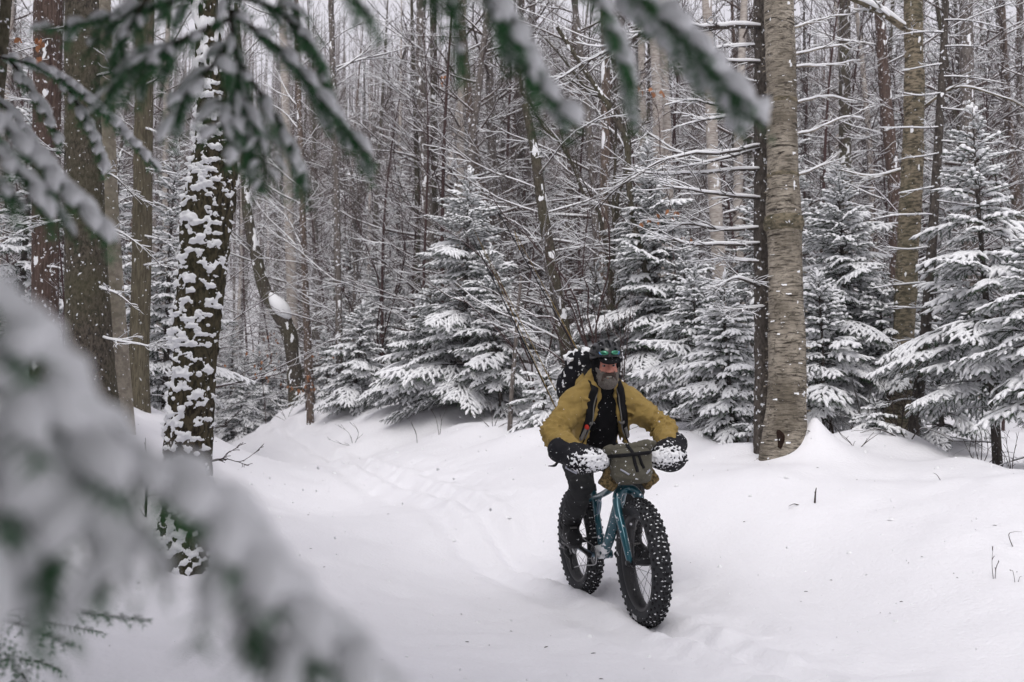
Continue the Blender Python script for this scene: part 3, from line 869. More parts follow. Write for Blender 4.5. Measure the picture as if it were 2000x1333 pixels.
T('right_b', 'bare_tree', 'grey-brown trunk above the big spruce at the right edge', 'tree', [(1886, -10, 25, 17), (1889, 200, 27, 17), (1893, 360, 29, 17), (1900, 840, 34, 17)], M['bark_gray'], snow=dict(FL, thr=0.74))
T('right_c', 'bare_tree', 'dark grey trunk behind the snowy spruce just right of the biggest birch', 'tree', [(1650, -10, 22, 19), (1650, 400, 24, 19), (1652, 830, 27, 19)], M['bark_dark'], snow=dict(FL, thr=0.70))
T('stake', 'dead_sapling', 'thin pale grey dead stem standing in front of the central spruce', 'sapling', [(1016, 560, 6, 12.3), (1008, 660, 8, 12.3), (1000, 760, 9, 12.3), (996, 832, 10, 12.3)], M['bark_gray'], up=0.15, n=12, amp=0.002)
T('stub', 'tree_stump', 'short dark broken stump poking from the snow beyond the trail', 'stump', [(606, 772, 11, 16.8), (606, 790, 14, 16.8)], M['bark_brown'], up=0.02, n=14, down=0.4, snow=dict(FL, thr=0.70))

def rel(key, pts):
    """pixel points (px, py, depth) relative to a trunk's root"""
    b = np.array(TR[key][0].location)
    return [P(*q) - b for q in pts]

def limbs(key, lst, mat='bark_spruce', r0=0.016, r1=0.005, **k):
    for pts in lst:
        limb(TR[key][0], rel(key, pts), r0, r1, [M[mat], M['snow']], _r, **k)

D = 9.2
limbs('companion', [
    [(1484, 285, 9.3), (1435, 296, 9.0), (1366, 297, 8.8), (1302, 315, 8.7), (1244, 343, 8.7), (1200, 374, 8.8), (1165, 412, 8.9)],
    [(1484, 290, 9.3), (1424, 308, 9.1), (1359, 324, 8.9), (1312, 331, 8.8)],
    [(1484, 335, 9.3), (1406, 336, 9.1), (1334, 342, 8.9), (1273, 339, 8.8), (1215, 330, 8.8)],
    [(1484, 388, 9.3), (1406, 379, 8.9), (1352, 372, 8.6), (1305, 363, 8.5)],
    [(1484, 448, 9.3), (1406, 449, 9.2), (1345, 440, 9.1), (1316, 448, 9.1)],
    [(1484, 478, 9.3), (1388, 476, 8.9), (1330, 472, 8.7), (1294, 466, 8.6)],
    [(1484, 512, 9.3), (1430, 508, 9.5), (1388, 508, 9.7)]], twigs=9, tl=0.42, snow_add=0.005, r0=0.016, r1=0.005)
limbs('companion', [[(1484, 53, 9.3), (1405, 49, 9.1), (1354, 55, 8.9), (1269, 64, 8.7), (1200, 95, 8.6), (1150, 116, 8.6), (1095, 152, 8.7)]], r0=0.024, r1=0.008, twigs=14, tl=0.6, snow_add=0.009)
limbs('companion', [[(1484, 91, 9.3), (1413, 91, 9.6), (1350, 110, 9.9)], [(1484, 123, 9.3), (1405, 119, 9.0), (1345, 130, 8.8)], [(1484, 160, 9.3), (1420, 150, 9.7), (1360, 120, 10)],
                    [(1484, 205, 9.3), (1410, 206, 9.5), (1355, 196, 9.7), (1300, 205, 9.9)], [(1484, 232, 9.3), (1400, 230, 9.0), (1330, 245, 8.8)], [(1484, 560, 9.3), (1440, 545, 9.0), (1400, 560, 8.9)],
                    [(1496, 600, 9.3), (1455, 605, 9.2), (1450, 612, 9.1)]], twigs=6, tl=0.36, snow_add=0.006)
limbs('birch', [[(1550, 110, 9.05), (1600, 96, 9.3), (1640, 88, 9.5), (1660, 96, 9.6)], [(1550, 57, 9.05), (1600, 40, 9.4), (1660, 30, 9.8)], [(1552, 266, 9.05), (1600, 250, 9.3), (1648, 231, 9.6), (1690, 232, 9.8)],
                [(1552, 130, 9.05), (1610, 128, 9.4), (1680, 118, 9.8)], [(1554, 200, 9.05), (1610, 190, 9.6), (1670, 196, 9.9)], [(1556, 345, 9.05), (1600, 325, 9.4), (1640, 300, 9.7)]], mat='bark_birch', r0=0.013, r1=0.004, twigs=5, tl=0.3, snow_add=0.006)
limbs('birch_e', [[(1768, 52, 10.95), (1719, 26, 10.8), (1664, -4, 10.6), (1610, -40, 10.5)]], mat='bark_birch_dark', r0=0.040, r1=0.016, twigs=4, tl=0.5, snow_add=0.020)
limbs('birch_e', [[(1800, 215, 11), (1870, 170, 10.8), (1960, 190, 10.7), (2030, 230, 10.6)], [(1770, 330, 11), (1700, 345, 11.2), (1640, 330, 11.3)]], mat='bark_birch_dark', r0=0.014, r1=0.006, twigs=6, tl=0.4, snow_add=0.006)
for i in range(26):
    y = 30 + i * 30 + 10 * _r.random()
    x = np.interp(y, [0, 150, 350, 550, 700, 800, 895], [1847, 1840, 1828, 1815, 1803, 1789, 1779])
    sgn = -1 if i % 2 else 1
    ln = (60 + 70 * _r.random()) * (1 if y < 650 else 0.6)
    limbs('pole', [[(x, y, 10.28), (x + sgn * ln * 0.5, y + 8 - 10 * _r.random(), 10.2 + 0.3 * (_r.random() - 0.5)), (x + sgn * ln, y + 6 + 22 * (_r.random() - 0.4), 10.2 + 0.7 * (_r.random() - 0.5))]], r0=0.0075, r1=0.003, twigs=3, tl=0.2, snow_add=0.004, n=5)
for key, x, lst in (('dark', 132, [(300, -80, -20), (330, 80, 60), (440, 110, 60), (430, -90, 20), (560, 60, 30), (660, 100, 20), (150, 70, -30)]), ('red', 88, [(90, -80, 20), (200, -70, -10), (290, 60, 30), (60, 60, -14), (420, -60, 20), (520, 50, 12)]),
                    ('olive', 279, [(170, 70, -60), (250, 60, 30), (120, -60, -40), (380, -50, 15), (330, 70, 12), (520, 50, -10), (460, 60, 20)])):
    d = {'dark': 8.6, 'red': 11, 'olive': 11.5}[key]
    for (y, dx, dy) in lst:
        xx = x if key != 'dark' else (190 if dx > 0 else 134)
        limbs(key, [[(xx, y, d - 0.02), (xx + dx * 0.5, y + dy * 0.35, d - 0.3), (xx + dx * 1.1, y + dy * 1.2, d - 0.5 + 0.4 * _r.random())]], r0=0.010, r1=0.003, twigs=5, tl=0.32, snow_add=0.005, n=5)
limbs('moss', [[(405, 905, 6.42), (440, 898, 6.35), (470, 903, 6.3), (505, 880, 6.25)], [(405, 900, 6.42), (435, 895, 6.3), (450, 880, 6.25)], [(408, 838, 6.42), (440, 830, 6.3), (462, 808, 6.25)]], mat='twig', r0=0.004, r1=0.0015, twigs=3, tl=0.10, snow=0.0, n=5)
LIMB = []
for i in range(8):
    _lb = MB(); bare_branch(_lb, np.zeros(3), np.array((1, 0, 0.25)), 1.6, 0.013, _r, depth=2, lift=0.10, snow=1.0, density=0.9, snow_add=0.005, sub_len=0.45)
    LIMB.append(_lb.mesh('branch', [M['bark_gray'], M['snow']]))
for key in ('mid_a', 'mid_c', 'mid_e', 'mid_f', 'snag', 'lean', 'birch_d', 'right_b', 'right_a', 'mid_b', 'curve', 'right_c', 'mid_d'):
    root, p, r, dd, v = TR[key]
    for i in range(18 if key not in ('snag', 'lean') else 9):
        z = 1.2 + 7.0 * _r.random() if key not in ('snag', 'lean') else 0.8 + 3.0 * _r.random()
        c, rr = on_axis(p, r, z)
        o = link('branch', LIMB[i % 8], root)
        place(o, c, _r.random() * 6.28, R(-5 + 35 * _r.random()), 0, 0.5 + 0.8 * _r.random())
# pad of snow in the crook
_pd = MB(); _q = np.array(rel('curve', [(526, 572, 18.93), (540, 592, 18.9), (553, 607, 18.9), (567, 622, 18.92)]))
tube(_pd, smooth_path(_q, 9), np.array([0.03, 0.08, 0.12, 0.14, 0.15, 0.15, 0.13, 0.10, 0.04]), 10)
_pd.build('snow', M['snow'], TR['curve'][0])
# peeling curls of bark on the biggest birch, a raised dark disc for the rotten hollow near its foot, dark rings
root, p, r, dd, v = BIRCH
fl = MB()
kk, nn = v.shape[:2]
for i in range(460):
    a, b = _r.integers(8, kk - 4), _r.integers(nn)
    c = v[a, b]; n_ = dd[a, b]; tg = np.cross(n_, UP)
    w = 0.006 + 0.026 * _r.random() ** 1.5; h = 0.002 + 0.009 * _r.random(); cu = 0.006 + 0.022 * _r.random()
    s = np.linspace(-1, 1, 5)
    lift = (0.0015 + cu * np.clip(s * (1 if _r.random() < .5 else -1), -0.1, 1) ** 2)
    top = c + tg * (w * s)[:, None] + n_ * lift[:, None] + UP * (h * (0.6 + 0.4 * _r.random(5)))[:, None]
    bot = c + tg * (w * s)[:, None] + n_ * (lift + cu * 0.5)[:, None] - UP * (h * (0.4 + 0.8 * _r.random(5)))[:, None]
    vv = np.concatenate([top, bot]); j = np.arange(4)
    fl.add(vv, np.stack([j, j + 1, j + 6, j + 5], -1), None, 0 if _r.random() < 0.72 else 1)
tag(fl.build('bark_curls', [M['bark_birch'], M['snow']], root), kind='stuff')
for zz, amp in (((P(1530, 440, 9)[2] - root.location.z), 0.030), ((P(1527, 198, 9)[2] - root.location.z), 0.012), ((P(1532, 345, 9)[2] - root.location.z), 0.007)):
    ring = MB()
    j = int(np.argmin(np.abs(p[:, 2] - zz)))
    rows = []
    hh = 0.07 if amp > 0.02 else 0.025
    for q in np.linspace(-1, 1, 9):
        jj = np.clip(j + q * hh / 0.03, 0, kk - 1); j0 = int(jj)
        rows.append(v[j0] + UP * (jj - j0) * 0.03 + dd[j0] * (amp * math.cos(q * 1.57) ** 0.7 * (0.4 + 0.9 * noise3(v[j0] * 40 + q * 3)) - 0.004)[:, None])
    rows = np.array(rows)
    ring.add(rows, ring_quads(9, nn))
    ring.build('bark_ring', M['bark_birch_dark'], root)
_rl = P(1524, 858, 8.8) - np.array(root.location)
_d2 = (v[..., 0] - _rl[0]) ** 2 + (v[..., 2] - _rl[2]) ** 2 + 10 * (dd[..., 1] > -0.3)
_ij = np.unravel_index(int(np.argmin(_d2)), _d2.shape)
_c, _n = v[_ij], unit(dd[_ij] * (1, 1, 0)); _s = np.cross(UP, _n)
th = np.linspace(0, 2 * math.pi, 22, endpoint=False)
rw = 0.024 * (1 + 0.35 * np.sin(th * 3 + 1)); rh = 0.080 * (1 + 0.22 * np.sin(th * 2 + 2))
hol = MB()
hol.add(np.concatenate([_c + _s * (rw * q)[..., None] * np.cos(th)[:, None] + UP * (rh * q * np.sin(th))[:, None] + _n * dep for q, dep in ((1.35, -0.012), (1.12, 0.013), (0.95, 0.012), (0.8, 0.007), (0.4, 0.006), (0.02, 0.006))]), ring_quads(6, 22))
hol.build('painted_rotten_hollow', simple('rotten_wood_hole_shade', (0.022, 0.012, 0.008), 0.95, spec=0.05, var=0.6, scale=25), root)  # flat disc proud of the bark; rotten wood's near-black also paints the hole's darkness

# ------------------------------------------------------------------ spruces that stand out
def sp(px, d, H_px, R_px, *a, **k):
    j = a[0]; k.setdefault('lean', (0.16 * math.sin(j * 2.3), 0.12 * math.cos(j * 1.7)))
    return spruce((px - 1000) / 1944 * d, d, H_px * d / 1944, R_px * d / 1944, *a, **k)
sp(903, 15, 478, 185, 1, 'tallest snow-laden spruce in the middle, its tip below the wavy tan beech trunk', zlo=0.10, dens=1.12, dead=10)
sp(980, 14.5, 330, 110, 2, 'narrow snowy spruce pressed against the right flank of the tall central spruce', zlo=0.22)
sp(835, 15.5, 250, 140, 3, 'low wide snowy spruce under the left flank of the tall central spruce', zlo=0.18)
sp(1060, 12.2, 145, 75, 4, 'small bushy snowy spruce beside the right elbow of the rider', zlo=0.08)
sp(1290, 13.1, 550, 185, 5, 'tall snowy spruce rising behind the rider in front of the twin pale birches', zlo=0.12, dens=1.35)
sp(1208, 14.2, 380, 130, 6, 'snowy spruce behind the head of the rider, under the leaning thin tree', zlo=0.14)
sp(1372, 11.2, 335, 135, 7, 'snowy spruce with a bare foot standing beside the left forearm of the rider', zlo=0.32, dens=1.0)
sp(1432, 10.6, 340, 120, 8, 'dense snowy spruce tucked against the dark trunk beside the biggest birch', zlo=0.16, dens=1.15)
sp(1450, 9.9, 95, 44, 9, 'tiny snowy spruce at the foot of the dark trunk beside the biggest birch', zlo=0.05, dead=0)
sp(1662, 11.7, 555, 190, 10, 'tall snowy spruce between the biggest birch and the dark rugged birch', zlo=0.16, dens=1.35)
sp(1605, 10.7, 350, 130, 11, 'snowy spruce drooping behind the right side of the biggest birch', zlo=0.27, dead=10)
sp(1714, 11.2, 330, 120, 12, 'snowy spruce with a bare dark stem in front of the dark rugged birch', zlo=0.40)
sp(1942, 9.6, 720, 212, 13, 'largest snowy spruce at the right edge, its boughs sweeping left', zlo=0.25, dens=1.05, dead=12)
sp(2010, 8.6, 520, 160, 14, 'snow-laden spruce cut by the right edge in front of the largest one', zlo=0.30)
sp(1838, 12.2, 380, 130, 15, 'snowy spruce behind the very thin dark leaning tree', zlo=0.15)
sp(1722, 9.8, 62, 48, 16, 'knee-high spruce tip poking from the snow right of the biggest birch', zlo=0.02, dead=0, dens=1.3)
sp(690, 16.8, 215, 95, 17, 'small dark snowy spruce at the left foot of the central spruces', zlo=0.10)
sp(640, 18.2, 140, 65, 18, 'low snowy spruce right of the orange-footed slender tree', zlo=0.06)
sp(745, 18.5, 240, 80, 19, 'slim snowy spruce behind the left side of the central spruces', zlo=0.08)
sp(318, 13.4, 560, 140, 20, 'tall snowy spruce seen between the olive-brown trunk and the snow-plastered trunk', zlo=0.04, dens=1.1)
sp(236, 15.5, 600, 110, 21, 'snowy spruce behind the olive-brown trunk', zlo=0.05)
sp(30, 12.5, 640, 140, 22, 'dark snowy spruce at the far left behind the reddish trunk', zlo=0.05)
sp(470, 22, 170, 70, 23, 'pale small snowy spruce right of the snow-plastered trunk', zlo=0.05)
sp(520, 24, 150, 70, 24, 'small snowy spruce left of the foot of the crooked tree', zlo=0.05)
sp(445, 24, 210, 60, 25, 'slim hazy spruce right behind the snow-plastered trunk', zlo=0.05)
sp(1490, 13.5, 520, 130, 26, 'spruce half hidden behind the biggest birch and its dark companion', zlo=0.1)
sp(1570, 15.5, 620, 120, 27, 'tall dark spruce beyond the right side of the biggest birch', zlo=0.1)
sp(1140, 13.6, 300, 95, 28, 'snowy spruce behind the backpack of the rider at the foot of the broken-topped trunk', zlo=0.12)
sp(1350, 12.6, 400, 120, 29, 'snowy spruce crossed by the long bare limbs of the dark rough trunk', zlo=0.14, dens=1.1)
# ------------------------------------------------------------------ the wood behind
_br = np.random.default_rng(77)
WM = [M['bark_gray'], M['snow']]
M['twig_brown'] = simple('twig_brown_bark', (0.092, 0.068, 0.060), 0.85, spec=0.1, var=0.3, scale=20)
WC = [M['twig_brown'], M['snow']]
BARE = []
for i in range(7):
    Tm, Cm = bare_tree_arrays(11 + 0.7 * i, 0.085 + 0.012 * (i % 4), 500 + i, zmin=0.07, nprim=40, low_droop=0.02, plen=0.17, depth=2, density=0.8, lean=0.5, minr=0.0035, snow_add=0.005)
    BARE.append((Tm.mesh('trunk', [M['bark_gray']]), Cm.mesh('crown', WC)))
SAP = []
for i in range(6):
    Tm, Cm = bare_tree_arrays(4.2 + 0.9 * i, 0.022 + 0.004 * i, 600 + i, zmin=0.10, nprim=26, low_droop=0.0, plen=0.26, depth=2, density=0.75, lean=0.7, elev=(15, 62), minr=0.0030, snow_add=0.0045)
    SAP.append((Tm.mesh('stem', [M['twig_red']]), Cm.mesh('crown', [M['twig_red'], M['snow']])))
FAR = [low_spruce_mesh(3.2, 1.05, 700), low_spruce_mesh(4.6, 1.3, 701), low_spruce_mesh(2.2, 0.8, 702)]
TALL = [low_spruce_mesh(13, 2.1, 710, 0.12, 0.55), low_spruce_mesh(15, 2.3, 711, 0.2, 0.5), low_spruce_mesh(11, 1.9, 712, 0.08, 0.6)]

used = []
REPEATS = []
def free(x, y, r):
    for (a, b, c) in used:
        if (a - x) ** 2 + (b - y) ** 2 < (r + c) ** 2:
            return False
    return True
for k_, v_ in TR.items():
    used.append((v_[0].location.x, v_[0].location.y, 0.35))

def copies(n, name, cat, label, group, src, ylo, yhi, rmin, cond=None, mats=None, smin=0.85, smax=1.2, bias=1.0):
    got = tries = 0
    while got < n and tries < n * 60:
        tries += 1
        y = ylo + (yhi - ylo) * _br.random() ** bias
        x = (_br.random() * 2 - 1) * (0.56 * y + 1.0)
        if not free(x, y, rmin): continue
        px = 1000 + 1944 * x / y
        if cond and not cond(px, y): continue
        sd = trail_sd(np.array([x]), np.array([y]))[0]
        if abs(sd) < 1.5 and y < 40: continue
        used.append((x, y, rmin))
        root = thing(name, (x, y, gz(x, y) - 0.05), label, cat, group)
        root.rotation_euler = (0, 0, _br.random() * 6.28)
        s = smin + (smax - smin) * _br.random()
        root.scale = (s, s, s)
        REPEATS.append((root, name, px, y, None))
        parts = src[_br.integers(len(src))]
        if isinstance(parts, dict): parts = list(parts.items())
        else: parts = [(me.name.split('.')[0], me) for me in parts]
        mt = mats[_br.integers(len(mats))] if mats else None
        REPEATS[-1] = (root, name, px, y, mt)
        for nm, me in parts:
            o = link(nm, me, root)
            if mt and nm in ('trunk', 'stem'):
                o.material_slots[0].link = 'OBJECT'; o.material_slots[0].material = mt
        got += 1

BM = [M['bark_gray'], M['bark_gray'], M['bark_brown'], M['bark_dark'], M['bark_red'], M['bark_white'], M['bark_spruce']]
copies(42, 'bare_tree', 'tree', 'bare tree with snow-lined twigs among the trunks just behind the front spruces', 'bare trees behind the front spruces', BARE, 16.5, 24, 0.30, mats=BM)
copies(150, 'bare_tree', 'tree', 'slim bare snow-dusted tree deep in the hazy wood', 'bare trees deep in the wood', BARE, 24, 60, 0.35, mats=BM, bias=0.8)
copies(60, 'sapling', 'sapling', 'thin leafless sapling with arching snow-lined twigs under the taller trees', 'leafless saplings under the trees', SAP, 13.5, 24, 0.22, cond=lambda px, y: y > 15.5 or not (1000 < px < 1500))
copies(110, 'sapling', 'sapling', 'faint leafless sapling far back between the trunks', 'leafless saplings far back', SAP, 24, 46, 0.25)
copies(26, 'spruce_tree', 'spruce tree', 'small snowy spruce among the trunks behind the front row of spruces', 'small spruces behind the front row', FAR, 17.5, 28, 0.5, cond=lambda px, y: px < 560 or px > 930 or y > 21)
copies(40, 'spruce_tree', 'spruce tree', 'pale small spruce far back in the wood', 'small spruces far back', FAR, 28, 55, 0.5)
copies(20, 'tall_spruce', 'spruce tree', 'tall dark snow-dusted spruce rising behind the right half of the wood', 'tall dark spruces on the right', TALL, 18, 34, 0.9, cond=lambda px, y: px > 1480 or (980 < px < 1130 and y > 20) or px < 120, smax=1.15)
copies(22, 'tall_spruce', 'spruce tree', 'hazy tall spruce at the back of the wood', 'tall spruces at the back', TALL, 36, 62, 1.0, smax=1.3)

# every copy is told apart by its bark, by the landmark it stands near and by how near it stands
MARKS = [(70, 'left of the reddish trunk'), (140, 'behind the reddish trunk'), (250, 'behind the thickest dark trunk'), (320, 'beside the straight olive-brown trunk'), (460, 'behind the snow-plastered trunk'), (535, 'left of the crooked tree'), (600, 'right of the crooked tree'),
         (670, 'near the slender white-flecked tree'), (760, 'left of the central spruce'), (850, 'behind the left side of the central spruce'), (930, 'above the central spruce'), (1000, 'behind the pale dead stem'), (1060, 'behind the broken-topped trunk'), (1150, 'behind the backpack of the rider'),
         (1230, 'above the helmet of the rider'), (1330, 'behind the twin pale birches'), (1410, 'behind the pale middle birch'), (1480, 'behind the long bare limbs'), (1580, 'behind the biggest birch'), (1660, 'just right of the biggest birch'), (1740, 'left of the dark rugged birch'), (1800, 'behind the dark rugged birch'),
         (1870, 'right of the very thin leaning tree'), (1950, 'behind the largest right spruce'), (9999, 'at the far right edge')]
_ORD0 = ['nearest', 'second nearest', 'third nearest', 'fourth nearest', 'fifth nearest', 'sixth nearest', 'seventh nearest', 'eighth nearest', 'ninth nearest', 'tenth nearest', 'eleventh nearest', 'twelfth nearest', 'thirteenth nearest', 'fourteenth nearest', 'fifteenth nearest', 'sixteenth nearest', 'seventeenth nearest', 'eighteenth nearest', 'nineteenth nearest', 'twentieth nearest']
ORD = _ORD0
WHAT = {'bare_tree': 'bare tree', 'sapling': 'thin leafless sapling', 'spruce_tree': 'small snowy spruce', 'tall_spruce': 'tall dark spruce'}
BARKW = {'bark_gray': 'grey ', 'bark_brown': 'brown ', 'bark_dark': 'blackish ', 'bark_red': 'reddish ', 'bark_white': 'pale ', 'bark_spruce': 'dark grey '}
_cells = {}
for (o, nm, px, y, mt) in sorted(REPEATS, key=lambda q: q[3]):
    w_ = (BARKW.get(mt.name, '') if mt else '') + WHAT[nm]
    m_ = next(t for lim, t in MARKS if px < lim)
    _cells.setdefault((w_, m_), []).append(o)
for (w_, m_), lst in _cells.items():
    for i, o in enumerate(lst):
        o['label'] = ('only ' if len(lst) == 1 else ORD[min(i, len(ORD) - 1)] + ' ') + w_ + ' ' + m_

# the far wood on the hill, which reads as one mass
_fm = MB(); rngf = np.random.default_rng(5)
NF = 2300
fy = 58 + 62 * rngf.random(NF); fx = (rngf.random(NF) * 2 - 1) * (0.62 * fy + 4)
fz = ground_z(fx, fy)
for x, y, z in zip(fx, fy, fz):
    H = 11 + 8 * rngf.random(); r = 0.06 + 0.07 * rngf.random()
    ln = rngf.normal(size=2) * 0.4
    tube(_fm, np.array([(x, y, z - 0.3), (x + ln[0] * 0.4, y + ln[1] * 0.4, z + H * 0.5), (x + ln[0], y + ln[1], z + H)]), [r, r * 0.7, 0.02], 4, int(rngf.integers(3)), cap=False)
    nb = 44
    t = 0.12 + 0.85 * rngf.random(nb)
    p0 = np.stack([x + ln[0] * t, y + ln[1] * t, z + H * t], -1)
    az = rngf.random(nb) * 6.283; el = R(10) + R(55) * rngf.random(nb)
    d = np.stack([np.cos(az) * np.cos(el), np.sin(az) * np.cos(el), np.sin(el)], -1)
    L = (0.6 + 1.6 * rngf.random(nb)) * (1.1 - 0.6 * t)
    side = np.stack([-np.sin(az), np.cos(az), np.zeros(nb)], -1) * 0.012
    upv = np.array((0, 0, 0.022))
    e = p0 + d * L[:, None]
    v1 = np.stack([p0 - upv, p0 + upv, e], 1).reshape(-1, 3)
    v2 = np.stack([p0 - side + upv, p0 + side + upv, e + upv * 0.7], 1).reshape(-1, 3)
    _fm.add(v1, None, np.arange(nb * 3).reshape(-1, 3), 3)
    _fm.add(v2, None, np.arange(nb * 3).reshape(-1, 3), 4)
tag(_fm.build('distant_woods', [M['bark_gray'], M['bark_brown'], M['bark_dark'], M['twig_red'], M['snow']], smooth=False), kind='stuff')

# unseen conifers continuing the wood around the camera, added to darken the foreground
_sw = MB(); rngs = np.random.default_rng(8)
cnt_ = 0
while cnt_ < 48:
    x, y = -3 - 22 * rngs.random() if rngs.random() < 0.65 else 7 + 16 * rngs.random(), -26 + 34 * rngs.random()
    if abs(x) < 0.62 * max(y, 0) + 3.4 or abs(trail_sd(np.array([x]), np.array([max(y, 2.0)]))[0]) < 2.6: continue
    cnt_ += 1
    z = gz(x, y); H = 9 + 7 * rngs.random()
    tube(_sw, [(x, y, z - 0.3), (x, y, z + H)], [0.15, 0.02], 6, 0)
    nb = 150
    t = rngs.random(nb) ** 0.8; az = rngs.random(nb) * 6.283
    L = (1.9 * (1 - t) + 0.25) * (0.7 + 0.5 * rngs.random(nb))
    o_ = np.stack([np.full(nb, x), np.full(nb, y), z + H * (0.14 + 0.85 * t)], -1)
    dr_ = np.stack([np.cos(az), np.sin(az), -0.25 + 0.35 * rngs.random(nb)], -1)
    sd_ = np.stack([-np.sin(az), np.cos(az), np.zeros(nb)], -1)
    for m_, dz, wf in ((1, 0.0, 0.24), (2, 0.03, 0.15)):
        a_ = o_ + UP * dz; e_ = a_ + dr_ * L[:, None]; mid = a_ + dr_ * (0.55 * L)[:, None]
        v_ = np.stack([a_, mid + sd_ * (L * wf)[:, None] - UP * 0.05, e_, mid - sd_ * (L * wf)[:, None] - UP * 0.05], 1).reshape(-1, 3)
        _sw.add(v_, np.arange(nb * 4).reshape(-1, 4), None, m_)
for x, y, H in ((-1.5, -1.5, 9.0), (-3.0, -0.9, 11.0), (-0.6, -2.9, 10.0), (-2.6, -3.0, 12.0), (-3.6, 1.2, 10.0)):  # nearer unseen conifers, added to shade the lower left bough
    z = gz(x, y)
    tube(_sw, [(x, y, z - 0.3), (x, y, z + H)], [0.14, 0.02], 6, 0)
    nb = 420
    t = rngs.random(nb); az = rngs.random(nb) * 6.283
    L = (1.75 * (1 - t) + 0.25) * (0.7 + 0.5 * rngs.random(nb))
    o_ = np.stack([np.full(nb, x), np.full(nb, y), z + 1.7 + (H - 1.7) * t], -1)
    dr_ = np.stack([np.cos(az), np.sin(az), -0.25 + 0.35 * rngs.random(nb)], -1)
    sd_ = np.stack([-np.sin(az), np.cos(az), np.zeros(nb)], -1)
    for m_, dz, wf in ((1, 0.0, 0.22), (2, 0.03, 0.14)):
        a_ = o_ + UP * dz; e_ = a_ + dr_ * L[:, None]; mid = a_ + dr_ * (0.55 * L)[:, None]
        v_ = np.stack([a_, mid + sd_ * (L * wf)[:, None] - UP * 0.05, e_, mid - sd_ * (L * wf)[:, None] - UP * 0.05], 1).reshape(-1, 3)
        _sw.add(v_, np.arange(nb * 4).reshape(-1, 4), None, m_)
tag(_sw.build('unseen_shade_woods', [M['bark_spruce'], M['needles'], M['snow']], smooth=False), kind='stuff')

# ------------------------------------------------------------------ the conifer beside the camera
rngb = np.random.default_rng(21)
FT = np.array((-1.30, 0.62, 0.0)); FT[2] = gz(FT[0], FT[1])
near = thing('hemlock_tree', FT, 'dark green conifer beside the camera, its blurred snow-laden boughs hanging in from top and left', 'conifer')
_tb = MB(); tube(_tb, np.array([(0, 0, -0.3), (0.02, 0, 1.5), (0.0, 0.03, 4.5), (0.03, 0, 7)]), [0.16, 0.14, 0.09, 0.02], 20)
_tb.build('trunk', M['bark_spruce'], near)

for i in range(120):                                     # its unseen crown above the frame, thickened to shade the near boughs
    zz = 2.75 + 3.9 * i / 120 - FT[2]
    o = link('bough', BOUGH[0][i % 5], near)
    place(o, (0, 0, zz), i * 2.4, R(-6 + 10 * rngb.random()), R(20 * (rngb.random() - 0.5)), (1.9 - 1.1 * i / 120) * (0.8 + 0.4 * rngb.random()))

def near_bough(sprays, root_z=None, via=None, stem=0.006, pads=()):
    """sprays: (pixel path [(px,py,d)...], twig length, snow width, cover)"""
    NB, SB, WB = MB(), MB(), MB()
    for (pts, tl, sw, cover, kw) in sprays:
        path = np.array([P(*q) for q in pts]) - FT
        path = smooth_path(path, 24)
        spray(NB, SB, WB, path, rngb, tl, kw.get('step', 0.016), mW=0, droop=kw.get('droop', 0.30), stem=kw.get('stem', stem * 0.6), start=kw.get('start', 0.05), sub=kw.get('sub', 0.075),
              ang=kw.get('ang', (60, 40)), prof=kw.get('prof'), nl=kw.get('nl', 0.0165), nw=kw.get('nw', 0.0026), rows=5, fstep=0.0065, sw=sw * kw.get('k', 0.70), sh=sw * kw.get('k', 0.70) * kw.get('hs', 0.9), cover=cover * kw.get('cv', 0.8), mN=0, mS=0)
    for (pts, w, h) in pads:
        path = smooth_path(np.array([P(*q) for q in pts]) - FT, 16)
        s = np.linspace(0, 1, 16)
        wd = w * (0.75 + 0.5 * noise3(path * 90)) * np.clip(np.sin(np.pi * (0.06 + 0.9 * s)) ** 0.5, 0.15, 1)
        t = unit(np.gradient(path, axis=0)); u = unit(UP - (t @ UP)[:, None] * t); sd = np.cross(t, u)
        th = np.linspace(R(-15), R(195), 9)
        v = path[:, None, :] + sd[:, None, :] * (wd[:, None] * np.cos(th))[..., None] + u[:, None, :] * (0.002 + (wd * h / w)[:, None] * np.sin(th))[..., None]
        v = v + 0.25 * w * (noise3(v * 70)[..., None] - 0.5)
        SB.add(v, ring_quads(16, 9), None, 0)
    if root_z is not None:
        a = np.array(P(*sprays[0][0][0])) - FT
        pts = [np.array((0, 0, root_z))] + [np.array(q) - FT for q in (via or [])] + [a]
        tube(WB, smooth_path(pts, 14), np.linspace(stem * 2.0, stem * 0.7, 14), 8, 0)
    o = WB.build('bough', M['twig'], near)
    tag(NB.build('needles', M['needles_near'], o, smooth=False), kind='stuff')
    tag(SB.build('snow', M['snow'], o), kind='stuff')
    return o

